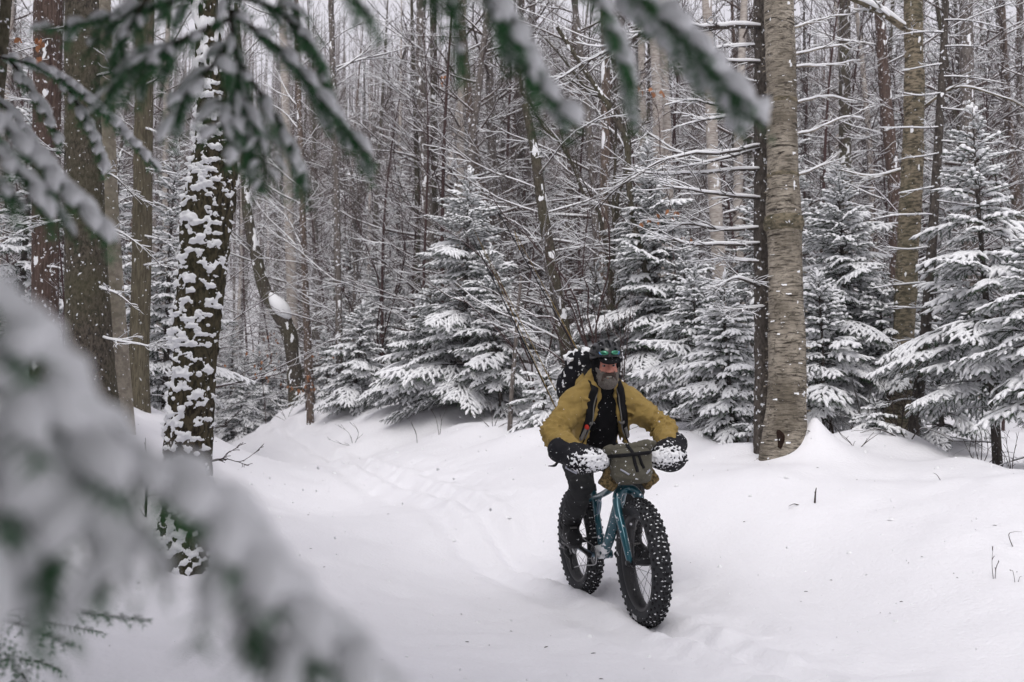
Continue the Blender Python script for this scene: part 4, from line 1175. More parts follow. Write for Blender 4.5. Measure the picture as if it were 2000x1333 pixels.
d = 1.30
near_bough([
    ([(436, -70, d), (460, 110, d), (478, 230, d), (494, 330, d)], 0.096, 0.0100, 0.75, {'step': 0.016, 'k': 0.55, 'cv': 0.72}),
    ([(448, 20, d), (560, 110, d), (650, 225, 1.32), (730, 322, 1.35)], 0.088, 0.0163, 1.0, {'step': 0.016, 'k': 0.55, 'cv': 0.72}),
    ([(464, 120, d), (530, 215, d), (575, 300, d), (588, 352, d)], 0.079, 0.0125, 0.9, {'step': 0.016, 'k': 0.55, 'cv': 0.72}),
    ([(474, 190, d), (512, 270, 1.27), (518, 372, 1.25)], 0.070, 0.0100, 0.7, {'step': 0.016, 'k': 0.55, 'cv': 0.72}),
    ([(436, -40, d), (330, 8, d), (210, 38, 1.30), (96, 58, 1.32)], 0.079, 0.0150, 1.0, {'step': 0.016, 'k': 0.55, 'cv': 0.72}),
    ([(446, 40, d), (350, 80, 1.25), (250, 140, 1.24), (188, 222, 1.24)], 0.096, 0.0112, 0.75, {'step': 0.016, 'k': 0.55, 'cv': 0.72}),
    ([(452, 80, d), (405, 140, 1.26), (360, 190, 1.25), (345, 235, 1.25)], 0.079, 0.0175, 1.0, {'step': 0.016, 'k': 0.55, 'cv': 0.72}),
    ([(470, 170, d), (440, 230, 1.25), (455, 300, 1.24)], 0.079, 0.0163, 1.0, {'step': 0.016, 'k': 0.55, 'cv': 0.72}),
    ([(440, -10, d), (540, 20, 1.32), (620, 110, 1.33), (640, 180, 1.33)], 0.088, 0.0125, 0.8, {'step': 0.016, 'k': 0.55, 'cv': 0.72}),
    ([(330, -60, d), (260, 40, 1.24), (215, 140, 1.24)], 0.105, 0.0088, 0.45, {'step': 0.016, 'k': 0.55, 'cv': 0.72}),
    ([(560, -60, d), (575, 30, 1.32), (600, 90, 1.32)], 0.088, 0.0088, 0.5, {'step': 0.016, 'k': 0.55, 'cv': 0.72}),
], root_z=2.0 - FT[2], via=[(-0.8, 1.1, 2.05)])
d = 0.95
near_bough([([(640, -70, d), (690, -6, d), (726, 36, d)], 0.03, 0.005, 0.3, {}), ([(800, -80, d), (870, -20, d), (905, 122, d)], 0.030, 0.006, 0.45, {}), ([(780, -90, d), (830, -30, d), (850, 20, d)], 0.03, 0.006, 0.5, {})],
           root_z=2.3 - FT[2], via=[(-0.7, 0.85, 1.98), (-0.25, 0.93, 1.70)])
near_bough([([(915, -110, d), (980, 30, d), (1040, 130, d), (1112, 232, d)], 0.040, 0.014, 1.0, {'k': 0.85, 'cv': 0.9}), ([(960, -60, d), (1010, 60, 0.94), (1042, 175, 0.94)], 0.045, 0.006, 0.45, {}), ([(930, -80, d), (960, 10, 0.93), (985, 70, 0.93)], 0.035, 0.007, 0.5, {})],
           root_z=2.35 - FT[2], via=[(-0.7, 0.88, 2.02), (-0.2, 0.94, 1.74)])
near_bough([([(1110, -110, d), (1180, 20, d), (1238, 170, d)], 0.030, 0.012, 1.0, {}), ([(1130, -100, 0.97), (1270, 15, 0.97), (1370, 118, 0.98), (1482, 242, 0.99)], 0.034, 0.019, 1.0, {'hs': 1.0, 'k': 0.85, 'cv': 1.0}),
            ([(1180, -80, 0.98), (1290, 40, 0.99), (1400, 160, 1.0)], 0.04, 0.010, 0.7, {})],
           root_z=2.4 - FT[2], via=[(-0.7, 0.9, 2.06), (-0.1, 0.95, 1.78)])
d = 2.15
near_bough([
    ([(-120, 95, d), (50, 122, d), (140, 165, d), (220, 235, d), (306, 328, d)], 0.085, 0.017, 1.0, {}),
    ([(20, 118, d), (70, 190, d), (120, 280, d)], 0.07, 0.013, 0.9, {}), ([(120, 150, d), (170, 240, d), (208, 330, d)], 0.06, 0.014, 1.0, {}),
    ([(-120, 130, d), (-10, 190, 2.1), (70, 280, 2.1), (110, 330, 2.1)], 0.08, 0.012, 0.8, {}),
    ([(-120, 200, d), (-20, 260, 2.1), (40, 330, 2.1)], 0.07, 0.012, 0.8, {})], root_z=1.75 - FT[2], via=[(-1.6, 1.5, 2.0)])
d = 1.15
near_bough([([(-140, 120, d), (20, 255, d), (120, 360, d), (210, 450, d)], 0.062, 0.016, 1.0, {'k': 0.66, 'cv': 0.95}), ([(-120, 190, d), (-20, 290, 1.12), (70, 365, 1.12), (100, 400, 1.12)], 0.05, 0.012, 0.9, {}),
            ([(-140, 250, d), (-40, 330, 1.1), (30, 390, 1.1)], 0.045, 0.010, 0.7, {})], root_z=1.60 - FT[2], via=[(-1.0, 1.0, 1.62)])
d = 0.45
KB = {'k': 1.0, 'cv': 1.0}
near_bough([
    ([(-330, 560, d), (30, 790, d), (225, 900, d), (345, 950, d), (468, 1062, d), (620, 1228, d), (775, 1385, d)], 0.036, 0.011, 1.0, dict(KB, stem=0.003, droop=0.2, prof=lambda q: float(np.interp(q, [0, 0.33, 0.43, 0.60, 0.68, 1], [0.9, 0.6, 0.06, 0.08, 0.62, 0.15])))),
    ([(-300, 410, 0.46), (-20, 585, 0.46), (105, 725, 0.46), (205, 870, 0.46)], 0.020, 0.010, 1.0, dict(KB, droop=0.2)),
    ([(30, 800, d), (85, 920, 0.44), (105, 1030, 0.43), (80, 1130, 0.43)], 0.030, 0.011, 1.0, KB),
    ([(180, 890, d), (212, 1000, 0.44), (222, 1100, 0.43), (195, 1170, 0.43)], 0.018, 0.010, 1.0, KB),
    ([(468, 1070, d), (487, 1180, 0.44), (480, 1290, 0.44)], 0.017, 0.009, 1.0, KB),
    ([(560, 1170, d), (600, 1255, 0.44), (604, 1340, 0.44)], 0.016, 0.008, 1.0, KB),
    ([(-300, 660, d), (-120, 840, 0.44), (-60, 970, 0.43), (-45, 1050, 0.43)], 0.036, 0.013, 1.0, KB),
], root_z=1.25 - FT[2], via=[(-0.7, 0.5, 1.27)], stem=0.004,
    pads=[([(-300, 540, d), (0, 745, d), (120, 830, d), (215, 890, d)], 0.016, 0.010), ([(435, 1030, d), (520, 1120, d), (640, 1245, d)], 0.012, 0.009), ([(-260, 420, 0.46), (-20, 575, 0.46), (105, 715, 0.46), (190, 835, 0.46)], 0.012, 0.009),
          ([(0, 820, 0.44), (80, 930, 0.435), (90, 1030, 0.43)], 0.017, 0.011), ([(185, 930, 0.44), (218, 1020, 0.435), (212, 1100, 0.43)], 0.012, 0.009), ([(-250, 700, 0.44), (-110, 860, 0.435), (-70, 970, 0.43)], 0.019, 0.011)])

# a young spruce low at the left edge
YS = P(-70, 1400, 2.2); YS[2] = gz(YS[0], YS[1])
young = thing('young_spruce', YS, 'dark green little spruce with hardly any snow in the bottom left corner', 'spruce tree')
_wb = MB(); tube(_wb, np.array([(0, 0, -0.1), (0.01, 0, 0.35), (0.0, 0.01, 0.62)]), [0.012, 0.009, 0.003], 8)
_wb.build('stem', M['twig'], young)
for pts, cov in (([(-80, 1215, 2.2), (60, 1188, 2.1), (180, 1200, 2.05), (292, 1212, 2.0)], 0.25), ([(-80, 1130, 2.2), (0, 1140, 2.1), (50, 1165, 2.05), (95, 1160, 2.0)], 0.2), ([(-70, 1200, 2.2), (40, 1220, 2.0), (140, 1260, 1.9)], 0.25),
                 ([(-80, 1250, 2.2), (0, 1270, 2.05), (40, 1310, 2.0), (60, 1350, 1.95)], 0.1), ([(-70, 1290, 2.2), (60, 1290, 2.25), (120, 1310, 2.3)], 0.1), ([(-80, 1160, 2.2), (-20, 1230, 1.9), (0, 1300, 1.8)], 0.1), ([(-75, 1180, 2.2), (60, 1210, 2.4), (200, 1235, 2.5)], 0.2)):
    NB, SB, WB = MB(), MB(), MB()
    spray(NB, SB, WB, smooth_path(np.array([P(*q) for q in pts]) - YS, 20), rngb, 0.075, 0.022, mW=0, droop=0.2, stem=0.003, start=0.1, sub=0.06, nl=0.014, nw=0.0026, rows=4, sw=0.007, sh=0.006, cover=cov, mN=0, mS=0)
    o = WB.build('bough', M['twig'], young)
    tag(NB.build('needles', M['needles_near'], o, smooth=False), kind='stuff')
    tag(SB.build('snow', M['snow'], o), kind='stuff')
# ------------------------------------------------------------------ solid shapes from distance fields
class SDF:
    def __init__(self, lo, hi, h):
        self.lo = np.array(lo, float); self.h = h
        self.n = np.ceil((np.array(hi) - self.lo) / h).astype(int) + 1
        self.D = np.full(tuple(self.n), 0.5, np.float32)
    def box(self, lo, hi):
        i0 = np.clip(np.floor((np.array(lo) - self.lo) / self.h).astype(int), 0, self.n)
        i1 = np.clip(np.ceil((np.array(hi) - self.lo) / self.h).astype(int) + 1, 0, self.n)
        sl = tuple(slice(a, b) for a, b in zip(i0, i1))
        g = [self.lo[k] + self.h * np.arange(i0[k], i1[k], dtype=np.float32) for k in range(3)]
        return sl, g[0][:, None, None], g[1][None, :, None], g[2][None, None, :]
    def comb(self, sl, d, k, op):
        A = self.D[sl]
        d = np.broadcast_to(d, A.shape).astype(np.float32)
        if op == 'sub': A2, B2 = -A, d                    # subtract: max(A, -d) = -min(-A, d)
        else: A2, B2 = A, d
        if k > 0:
            hh = np.clip(0.5 + 0.5 * (A2 - B2) / k, 0, 1)
            m = A2 * (1 - hh) + B2 * hh - k * hh * (1 - hh)
        else:
            m = np.minimum(A2, B2)
        self.D[sl] = -m if op == 'sub' else m
    def capsule(self, a, b, ra, rb, k=0.02, op='add', ys=1.0):
        a, b = np.array(a, float), np.array(b, float)
        m = max(ra, rb) * max(1, ys) + k + 4 * self.h
        sl, x, y, z = self.box(np.minimum(a, b) - m, np.maximum(a, b) + m)
        y = y / ys; a = a / (1, ys, 1); b = b / (1, ys, 1)
        ab = b - a; L2 = float(ab @ ab) + 1e-12
        t = np.clip(((x - a[0]) * ab[0] + (y - a[1]) * ab[1] + (z - a[2]) * ab[2]) / L2, 0, 1)
        d = np.sqrt((x - a[0] - t * ab[0]) ** 2 + (y - a[1] - t * ab[1]) ** 2 + (z - a[2] - t * ab[2]) ** 2) - (ra + (rb - ra) * t)
        self.comb(sl, d, k, op)
    def local(self, c, rot, m):
        c = np.array(c, float)
        sl, x, y, z = self.box(c - m, c + m)
        x, y, z = x - c[0], y - c[1], z - c[2]
        if rot is not None:
            r = np.array(rot)
            x, y, z = r[0, 0] * x + r[1, 0] * y + r[2, 0] * z, r[0, 1] * x + r[1, 1] * y + r[2, 1] * z, r[0, 2] * x + r[1, 2] * y + r[2, 2] * z
        return sl, x, y, z
    def ell(self, c, r, k=0.02, op='add', rot=None):
        sl, x, y, z = self.local(c, rot, max(r) + k + 4 * self.h)
        q = np.sqrt((x / r[0]) ** 2 + (y / r[1]) ** 2 + (z / r[2]) ** 2)
        g = np.sqrt((x / r[0] ** 2) ** 2 + (y / r[1] ** 2) ** 2 + (z / r[2] ** 2) ** 2) + 1e-6
        self.comb(sl, q * (q - 1) / g, k, op)
    def rbox(self, c, b, rad, k=0.0, op='add', rot=None):
        sl, x, y, z = self.local(c, rot, float(np.linalg.norm(b)) + k + 4 * self.h)
        qx, qy, qz = np.abs(x) - b[0] + rad, np.abs(y) - b[1] + rad, np.abs(z) - b[2] + rad
        d = np.sqrt(np.maximum(qx, 0) ** 2 + np.maximum(qy, 0) ** 2 + np.maximum(qz, 0) ** 2) + np.minimum(np.maximum(qx, np.maximum(qy, qz)), 0) - rad
        self.comb(sl, d, k, op)
    def coords(self):
        return [self.lo[k] + self.h * np.arange(self.n[k], dtype=np.float32) for k in range(3)]
    def wrinkle(self, amp, freq, scale=(1, 1, 1), band=0.03, ridged=True, seed=0.0):
        idx = np.nonzero(np.abs(self.D) < band)
        p = np.stack([self.lo[k] + self.h * idx[k] for k in range(3)], -1)
        f = fbm3(p * freq * np.array(scale) + seed, 3)
        f = 1 - 2 * np.abs(f - 0.5) * 2 if ridged else f * 2 - 1
        self.D[idx] -= (amp * f).astype(np.float32)
    def sample(self, p):
        i = np.clip(np.round((np.asarray(p) - self.lo) / self.h).astype(int), 0, self.n - 1)
        return self.D[i[..., 0], i[..., 1], i[..., 2]]
    def project(self, p, d, off=0.0, reach=0.5):
        """march from p along d until the surface"""
        p, d = np.array(p, float), unit(d)
        for _ in range(200):
            v = float(self.sample(p)) - off
            if v < 0.0005: break
            p = p + d * min(max(v * 0.7, 0.001), 0.02)
        return p
    def mb(self, m=0):
        D = np.pad(self.D, 1, constant_values=0.5)
        s = D < 0
        nx, ny, nz = D.shape
        c = [(i, j, k) for i in (0, 1) for j in (0, 1) for k in (0, 1)]
        def sub(A, o): return A[o[0]:nx - 1 + o[0], o[1]:ny - 1 + o[1], o[2]:nz - 1 + o[2]]
        cnt = np.zeros((nx - 1, ny - 1, nz - 1), np.int8)
        for o in c: cnt += sub(s, o)
        act = np.nonzero((cnt > 0) & (cnt < 8))
        vid = np.full(cnt.shape, -1, np.int32)
        vid[act] = np.arange(len(act[0]))
        acc = np.zeros((len(act[0]), 3)); num = np.zeros(len(act[0]))
        for a in c:
            for ax in range(3):
                if a[ax] == 0:
                    b = list(a); b[ax] = 1
                    da = D[act[0] + a[0], act[1] + a[1], act[2] + a[2]]; db = D[act[0] + b[0], act[1] + b[1], act[2] + b[2]]
                    mk = (da < 0) != (db < 0)
                    t = np.where(mk, da / (da - db + 1e-12), 0)
                    pos = np.tile(np.array(a, float), (len(da), 1)); pos[:, ax] = t
                    acc += np.where(mk[:, None], pos, 0); num += mk
        v = np.stack(act, -1) + acc / num[:, None]
        v = self.lo + (v - 1) * self.h
        Q = []
        for ax in range(3):
            o1, o2 = [(1, 2), (2, 0), (0, 1)][ax]
            a = [slice(1, -1)] * 3; a[ax] = slice(0, -1)
            b = [slice(1, -1)] * 3; b[ax] = slice(1, None)
            sa, sb = s[tuple(a)], s[tuple(b)]
            for flip, mk in ((False, sa & ~sb), (True, ~sa & sb)):
                e = np.nonzero(mk)
                e = [e[q] + (0 if q == ax else 1) for q in range(3)]
                def cell(u, w):
                    r = [e[0].copy(), e[1].copy(), e[2].copy()]
                    r[o1] -= u; r[o2] -= w
                    return vid[tuple(r)]
                q = np.stack([cell(0, 0), cell(1, 0), cell(1, 1), cell(0, 1)], -1)
                Q.append(q[:, ::-1] if flip else q)
        mb = MB(); mb.add(v, np.concatenate(Q), None, m)
        return mb
    def build(self, name, mat, parent=None):
        return self.mb().build(name, mat, parent)

def ribbon(mb, path, width, thick, nrm, m=0):
    path = np.asarray(path, float); k = len(path)
    t = unit(np.gradient(path, axis=0))
    n_ = np.broadcast_to(np.asarray(nrm, float), path.shape)
    s = unit(np.cross(t, n_)); n_ = np.cross(s, t)
    w = np.broadcast_to(width, (k,))[:, None]
    v = np.stack([path - s * w / 2, path + s * w / 2, path + s * w / 2 + n_ * thick, path - s * w / 2 + n_ * thick], 1)
    mb.add(v, np.concatenate([ring_quads(k, 4), [[0, 1, 2, 3]], [[(k - 1) * 4 + 3, (k - 1) * 4 + 2, (k - 1) * 4 + 1, (k - 1) * 4]]]), None, m)

def disc(mb, c, axis, r0, r1, w, n=32, m=0):
    """a ring (r0..r1) of width w about axis through c"""
    axis = unit(axis); a = unit(np.cross(axis, (0.31, 0.2, 0.93))); b = np.cross(axis, a)
    th = np.arange(n) * 2 * math.pi / n
    d = a * np.cos(th)[:, None] + b * np.sin(th)[:, None]
    c = np.array(c, float)
    rows = [c + d * r0 - axis * w / 2, c + d * r1 - axis * w / 2, c + d * r1 + axis * w / 2, c + d * r0 + axis * w / 2]
    v = np.stack(rows + [rows[0]], 0)
    mb.add(v, ring_quads(5, n), None, m)

# ------------------------------------------------------------------ the fat-tyre bicycle
M['rubber'] = simple('tyre_rubber', (0.014, 0.014, 0.015), 0.8, var=0.3, scale=60, spec=0.12)
M['sidewall'] = simple('tyre_side', (0.030, 0.031, 0.034), 0.7, var=0.25, scale=30, spec=0.15, flecks=0.30, fscale=45)
M['black_metal'] = simple('black_metal', (0.018, 0.018, 0.020), 0.38, metal=0.5, var=0.2, flecks=0.31, fscale=50)
M['steel'] = simple('steel', (0.35, 0.35, 0.36), 0.35, metal=0.9, var=0.2)
M['teal'] = simple('teal_paint', (0.008, 0.075, 0.102), 0.28, metal=0.35, var=0.25, scale=8, coat=0.6, flecks=0.335, fscale=42)
M['steel_blue'] = simple('blue_grey_paint', (0.115, 0.175, 0.235), 0.35, metal=0.4, var=0.2, scale=10, coat=0.3, flecks=0.32, fscale=36)
M['plastic'] = simple('black_plastic', (0.016, 0.016, 0.018), 0.5, var=0.3, scale=30)
M['label'] = simple('sidewall_print', (0.42, 0.42, 0.43), 0.6, var=0.3, scale=60)

HEAD_ANG = math.atan2(-0.9669, 0.2550)
LEAN = R(2.5)
bike_M = Matrix.Translation(Vector((0.79 - 1.15 * 0.2550, 6.0 + 1.15 * 0.9669, -0.018))) @ Matrix.Rotation(HEAD_ANG, 4, 'Z') @ Matrix.Rotation(LEAN, 4, 'X')
bike = thing('fat_bike', (0, 0, 0), 'teal fat-tyre mountain bike with snow-caked knobby tyres ridden along the trail', 'bicycle')
bike.matrix_world = bike_M
RW, RC, RM = 0.378, 0.321, 0.052

def make_wheel(front, loc, rotz):
    w = link('wheel', None, bike)
    w.location = loc
    w.rotation_euler = (0, 0.35 if front else 0.1, rotz)
    w.rotation_mode = 'ZYX' if False else 'XYZ'
    n, mN = 96, 20
    th = np.arange(n) * 2 * math.pi / n
    ph = np.linspace(R(-142), R(142), mN)
    rr = RC + RM * np.cos(ph); yy = 0.0575 * np.sin(ph)
    v = np.stack([rr[:, None] * np.cos(th), np.broadcast_to(yy[:, None], (mN, n)), rr[:, None] * np.sin(th)], -1)
    mb = MB(); mb.add(v, ring_quads(mN, n)[:, ::-1])
    mb.build('tyre', M['sidewall'], w)
    # knobs
    K, S = MB(), MB()
    rk = np.random.default_rng(3 if front else 4)
    N = 42
    rows = [(-62, .5, .020, .010), (62, 0, .020, .010), (-42, 0, .016, .011), (42, .5, .016, .011), (-22, .5, .018, .011), (22, 0, .018, .011), (-7.5, 0.0, .020, .0085), (7.5, .0, .020, .0085), (0, .5, .013, .011)]
    for (p_, off, lt, lw) in rows:
        for i in range(N):
            a = (i + off) * 2 * math.pi / N
            ang = R(p_)
            def pt(da, dp, h):
                q = ang + dp
                r = RC + (RM + h) * math.cos(q)
                return np.array((r * math.cos(a + da), (0.0575 + h) * math.sin(q), r * math.sin(a + da)))
            la, lp = lt / RW / 2, lw / RM / 2
            sk = 0.25 * lp * (1 if p_ > 0 else -1) if abs(p_) < 30 else 0
            vv = [pt(-la, -lp - sk, -0.003), pt(la, -lp + sk, -0.003), pt(la, lp + sk, -0.003), pt(-la, lp - sk, -0.003)]
            h = 0.0065 if abs(p_) < 55 else 0.0075
            vv += [pt(-la * .8, -lp * .75 - sk, h), pt(la * .8, -lp * .75 + sk, h), pt(la * .8, lp * .75 + sk, h), pt(-la * .8, lp * .75 - sk, h)]
            K.add(vv, [(4, 5, 6, 7), (0, 1, 5, 4), (1, 2, 6, 5), (2, 3, 7, 6), (3, 0, 4, 7)])
    for i in range(N * 2):
        for p_ in (-52, -32, -15, 0, 15, 32, 52):
            if rk.random() < 0.66: continue
            a = (i + 0.25 + 0.5 * rk.random()) * math.pi / N; ang = R(p_ + rk.uniform(-4, 4))
            def pt(da, dp, h):
                q = ang + dp
                r = RC + (RM + h) * math.cos(q)
                return (r * math.cos(a + da), (0.0575 + h) * math.sin(q), r * math.sin(a + da))
            e = [(0.0022 + 0.0038 * rk.random()) for _ in range(6)]
            ring_ = [pt(e[k] / RW * math.cos(k * 1.047), 1.5 * e[k] / RM * math.sin(k * 1.047), 0.0002) for k in range(6)]
            S.add(ring_ + [pt(0, 0, 0.0025 + 0.002 * rk.random())], None, [(k, (k + 1) % 6, 6) for k in range(6)])
    tag(K.build('tread_knobs', M['rubber'], w, smooth=False), kind='stuff')
    tag(S.build('packed_snow', M['snow'], w), kind='stuff')
    # rim
    mb = MB()
    pr = [(0.290, 0.038), (0.281, 0.040), (0.266, 0.036), (0.258, 0.018), (0.258, -0.018), (0.266, -0.036), (0.281, -0.040), (0.290, -0.038)]
    v = np.stack([[(r * math.cos(t), y, r * math.sin(t)) for t in th] for r, y in pr])
    mb.add(v, ring_quads(len(pr), n)); mb.build('rim', M['plastic'], w)
    # hub
    hw = 0.066 if front else 0.082
    mb = MB()
    tube(mb, [(0, -hw - 0.012, 0), (0, hw + 0.012, 0)], 0.010, 14)
    tube(mb, [(0, -hw, 0), (0, -hw + .012, 0), (0, -hw + .02, 0), (0, hw - .02, 0), (0, hw - .012, 0), (0, hw, 0)], [0.030, 0.030, 0.019, 0.019, 0.030, 0.030], 18)
    mb.build('hub', M['black_metal'], w)
    sm = None
    for i in range(32):
        side = -1 if i % 2 else 1
        a0 = i * 2 * math.pi / 32
        a1 = a0 + (0.9 if (i // 2) % 2 else -0.9)
        p0 = np.array((0.028 * math.cos(a1), side * (hw - 0.006), 0.028 * math.sin(a1)))
        p1 = np.array((0.260 * math.cos(a0), side * 0.012, 0.260 * math.sin(a0)))
        L = np.linalg.norm(p1 - p0)
        if sm is None:
            q = MB(); tube(q, [(0, 0, 0), (0, 0, 1)], 0.00125, 5); sm = q.mesh('spoke', M['black_metal'])
        o = link('spoke', sm, w)
        o.location = p0
        o.rotation_mode = 'QUATERNION'
        o.rotation_quaternion = Vector(p1 - p0).to_track_quat('Z', 'Y')
        o.scale = (1, 1, L)
    mb = MB()
    disc(mb, (0, hw + 0.004, 0), (0, 1, 0), 0.070, 0.080, 0.002, 40)
    for i in range(6):
        a = i * math.pi / 3
        tube(mb, [(0.025 * math.cos(a), hw + 0.004, 0.025 * math.sin(a)), (0.072 * math.cos(a + .3), hw + 0.004, 0.072 * math.sin(a + .3))], 0.004, 5)
    mb.build('brake_rotor', M['steel'], w)
    mb = MB()                                             # pale printed patch low on the sidewall
    a = np.linspace(R(-101), R(-88), 7) - (0.35 if front else 0.1) * -1
    for q0, q1 in ((R(-100), R(-72)),):
        rows_ = [[((RC + (RM + .0007) * math.cos(q)) * math.cos(t), (0.0575 + .0007) * math.sin(q), (RC + (RM + .0007) * math.cos(q)) * math.sin(t)) for t in a] for q in np.linspace(q0, q1, 5)]
        i = np.arange(4)[:, None] * 7 + np.arange(6)[None]
        mb.add(np.array(rows_), np.stack([i, i + 1, i + 8, i + 7], -1).reshape(-1, 4))
    if front: mb.build('sidewall_print', M['label'], w)
    return w
make_wheel(True, (1.15, 0, RW), R(-3.0))
make_wheel(False, (0, 0, RW), 0)

def bt(name, parts, mat, parent=None, n=16):
    mb = MB()
    for pts, rad in parts:
        k = max(2, 7 * (len(pts) - 1)) if len(pts) > 2 else 2
        pth = smooth_path(pts, k)
        tube(mb, pth, np.interp(np.linspace(0, 1, k), np.linspace(0, 1, len(np.atleast_1d(rad))), np.atleast_1d(rad)), n)
    return mb.build(name, mat, parent or bike)
BB = np.array((0.46, 0, 0.335))
AX = np.array((1.15, 0, RW)); RA = np.array((0, 0, RW))
CR = np.array((0.935, 0, 0.785)); HT = np.array((0.884, 0, 0.918))
# frame
fr = bt('frame', [([(0.928, 0, 0.803), (0.884, 0, 0.918)], [0.031, 0.029]),
                  ([(0.886, 0, 0.885), (0.72, 0, 0.795), (0.52, 0, 0.735), (0.345, 0, 0.70)], [0.026, 0.024, 0.021, 0.018]),
                  ([(0.915, 0, 0.835), (0.78, 0, 0.665), (0.60, 0, 0.455), (0.465, 0, 0.340)], [0.031, 0.036, 0.036, 0.034]),
                  ([(0.46, 0, 0.335), (0.325, 0, 0.765)], [0.024, 0.020]),
                  ([(0.46, -0.062, 0.335), (0.46, 0.062, 0.335)], [0.028, 0.028])], M['teal'])
for s in (-1, 1):
    bt('seat_stay', [([(0.345, s * 0.012, 0.690), (0.30, s * 0.055, 0.665), (0.17, s * 0.080, 0.545), (0.0, s * 0.098, RW)], [0.013, 0.012, 0.011, 0.011])], M['teal'])
    bt('chain_stay', [([(0.45, s * 0.050, 0.333), (0.36, s * 0.078, 0.345), (0.18, s * 0.095, 0.372), (0.0, s * 0.098, RW)], [0.017, 0.018, 0.017, 0.014])], M['steel_blue'])
bt('gusset', [([(0.50, 0, 0.735), (0.43, 0, 0.665), (0.385, 0, 0.58)], [0.010, 0.009, 0.010])], M['steel_blue'])
# fork: a broad crown over the tyre and two legs
crown_top = np.array((0.926, 0, 0.808))
fk = bt('fork', [([(0.926, 0, 0.812), (0.938, 0, 0.778)], [0.036, 0.040]),
                 ([(0.935, 0.0, 0.795), (0.950, -0.052, 0.778), (0.985, -0.079, 0.700), (1.08, -0.082, 0.53), (1.150, -0.078, RW - 0.006)], [0.031, 0.031, 0.027, 0.023, 0.019]),
                 ([(0.935, 0.0, 0.795), (0.950, 0.052, 0.778), (0.985, 0.079, 0.700), (1.08, 0.082, 0.53), (1.150, 0.078, RW - 0.006)], [0.031, 0.031, 0.027, 0.023, 0.019])], M['teal'])
bt('axle_cap', [([(1.150, -0.104, RW), (1.150, -0.066, RW)], [0.014, 0.018])], M['black_metal'])
bt('axle_cap', [([(1.150, 0.066, RW), (1.150, 0.104, RW)], [0.018, 0.014])], M['black_metal'])
_c = SDF((1.02, 0.05, 0.38), (1.16, 0.13, 0.52), 0.004)
_c.rbox((1.09, 0.088, 0.455), (0.030, 0.018, 0.026), 0.008, rot=np.array(Matrix.Rotation(R(-40), 3, 'Y')))
_c.build('brake_caliper', M['black_metal'], bike)
bt('brake_hose', [([(1.085, 0.10, 0.47), (1.02, 0.112, 0.62), (0.96, 0.09, 0.80), (0.955, 0.12, 0.95), (0.94, 0.20, 1.0)], [0.0028])], M['plastic'], n=6)
bt('steerer', [([(0.884, 0, 0.918), (0.866, 0, 0.968)], [0.024, 0.024])], M['black_metal'])
bt('stem', [([(0.868, 0, 0.962), (0.935, 0, 0.990)], [0.022, 0.021])], M['black_metal'])
bt('handlebar', [([(0.905, -0.385, 1.018), (0.93, -0.2, 1.012), (0.940, -0.06, 0.992), (0.942, 0, 0.990), (0.940, 0.06, 0.992), (0.93, 0.2, 1.012), (0.905, 0.385, 1.018)], [0.0125, 0.0125, 0.015, 0.0165, 0.015, 0.0125, 0.0125])], M['black_metal'])
for s in (-1, 1):
    bt('grip', [([(0.905, s * 0.388, 1.018), (0.918, s * 0.26, 1.016)], [0.0165, 0.0165])], M['plastic'])
    bt('brake_lever', [([(0.925, s * 0.235, 1.010), (0.965, s * 0.26, 0.995), (0.970, s * 0.34, 0.985)], [0.009, 0.006, 0.005])], M['black_metal'], n=8)
# dropper post and saddle
bt('seatpost', [([(0.332, 0, 0.742), (0.318, 0, 0.787)], [0.0235, 0.0235]), ([(0.318, 0, 0.787), (0.291, 0, 0.872)], [0.0165, 0.0165]), ([(0.293, 0, 0.868), (0.288, 0, 0.884)], [0.021, 0.021]), ([(0.29, 0, 0.88), (0.268, 0, 0.945)], [0.0135, 0.0135])], M['black_metal'])
_s = SDF((0.08, -0.1, 0.90), (0.44, 0.1, 1.02), 0.006)
_s.capsule((0.15, 0, 0.962), (0.40, 0, 0.958), 0.026, 0.016, 0.02); _s.ell((0.17, 0, 0.965), (0.085, 0.072, 0.024), 0.03)
_s.build('saddle', M['plastic'], bike)
# drivetrain on the right
mb = MB(); disc(mb, (0.46, -0.066, 0.335), (0, 1, 0), 0.030, 0.060, 0.004, 32)
for i in range(30):
    a = i * 2 * math.pi / 30
    c_ = np.array((0.46 + 0.062 * math.cos(a), -0.066, 0.335 + 0.062 * math.sin(a)))
    tube(mb, [c_ * 0.985 + np.array((0.46, -0.066, 0.335)) * 0.015, c_ + 0.05 * (c_ - np.array((0.46, -0.066, 0.335)))], [0.003, 0.0015], 4)
mb.build('chainring', M['black_metal'], bike)
PR = np.array((0.300, -0.118, 0.382)); PL = np.array((0.620, 0.118, 0.288))
for nm, a, b in (('crank', (0.46, -0.092, 0.335), PR), ('crank', (0.46, 0.092, 0.335), PL)):
    bt(nm, [([a, (np.array(a) + b) / 2, b], [0.017, 0.012, 0.013])], M['black_metal'])
for p_, s in ((PR, -1), (PL, 1)):
    pd = SDF(p_ - (0.09, 0.14, 0.05), p_ + (0.09, 0.14, 0.05), 0.005)
    pd.rbox(p_ + (0, s * 0.062, 0), (0.052, 0.050, 0.009), 0.004)
    pd.rbox(p_ + (0.022, s * 0.062, 0), (0.013, 0.036, 0.03), 0.004, op='sub'); pd.rbox(p_ + (-0.022, s * 0.062, 0), (0.013, 0.036, 0.03), 0.004, op='sub')
    pd.capsule(p_, p_ + (0, s * 0.10, 0), 0.009, 0.007, 0.0)
    pd.build('pedal', M['black_metal'], bike)
mb = MB()
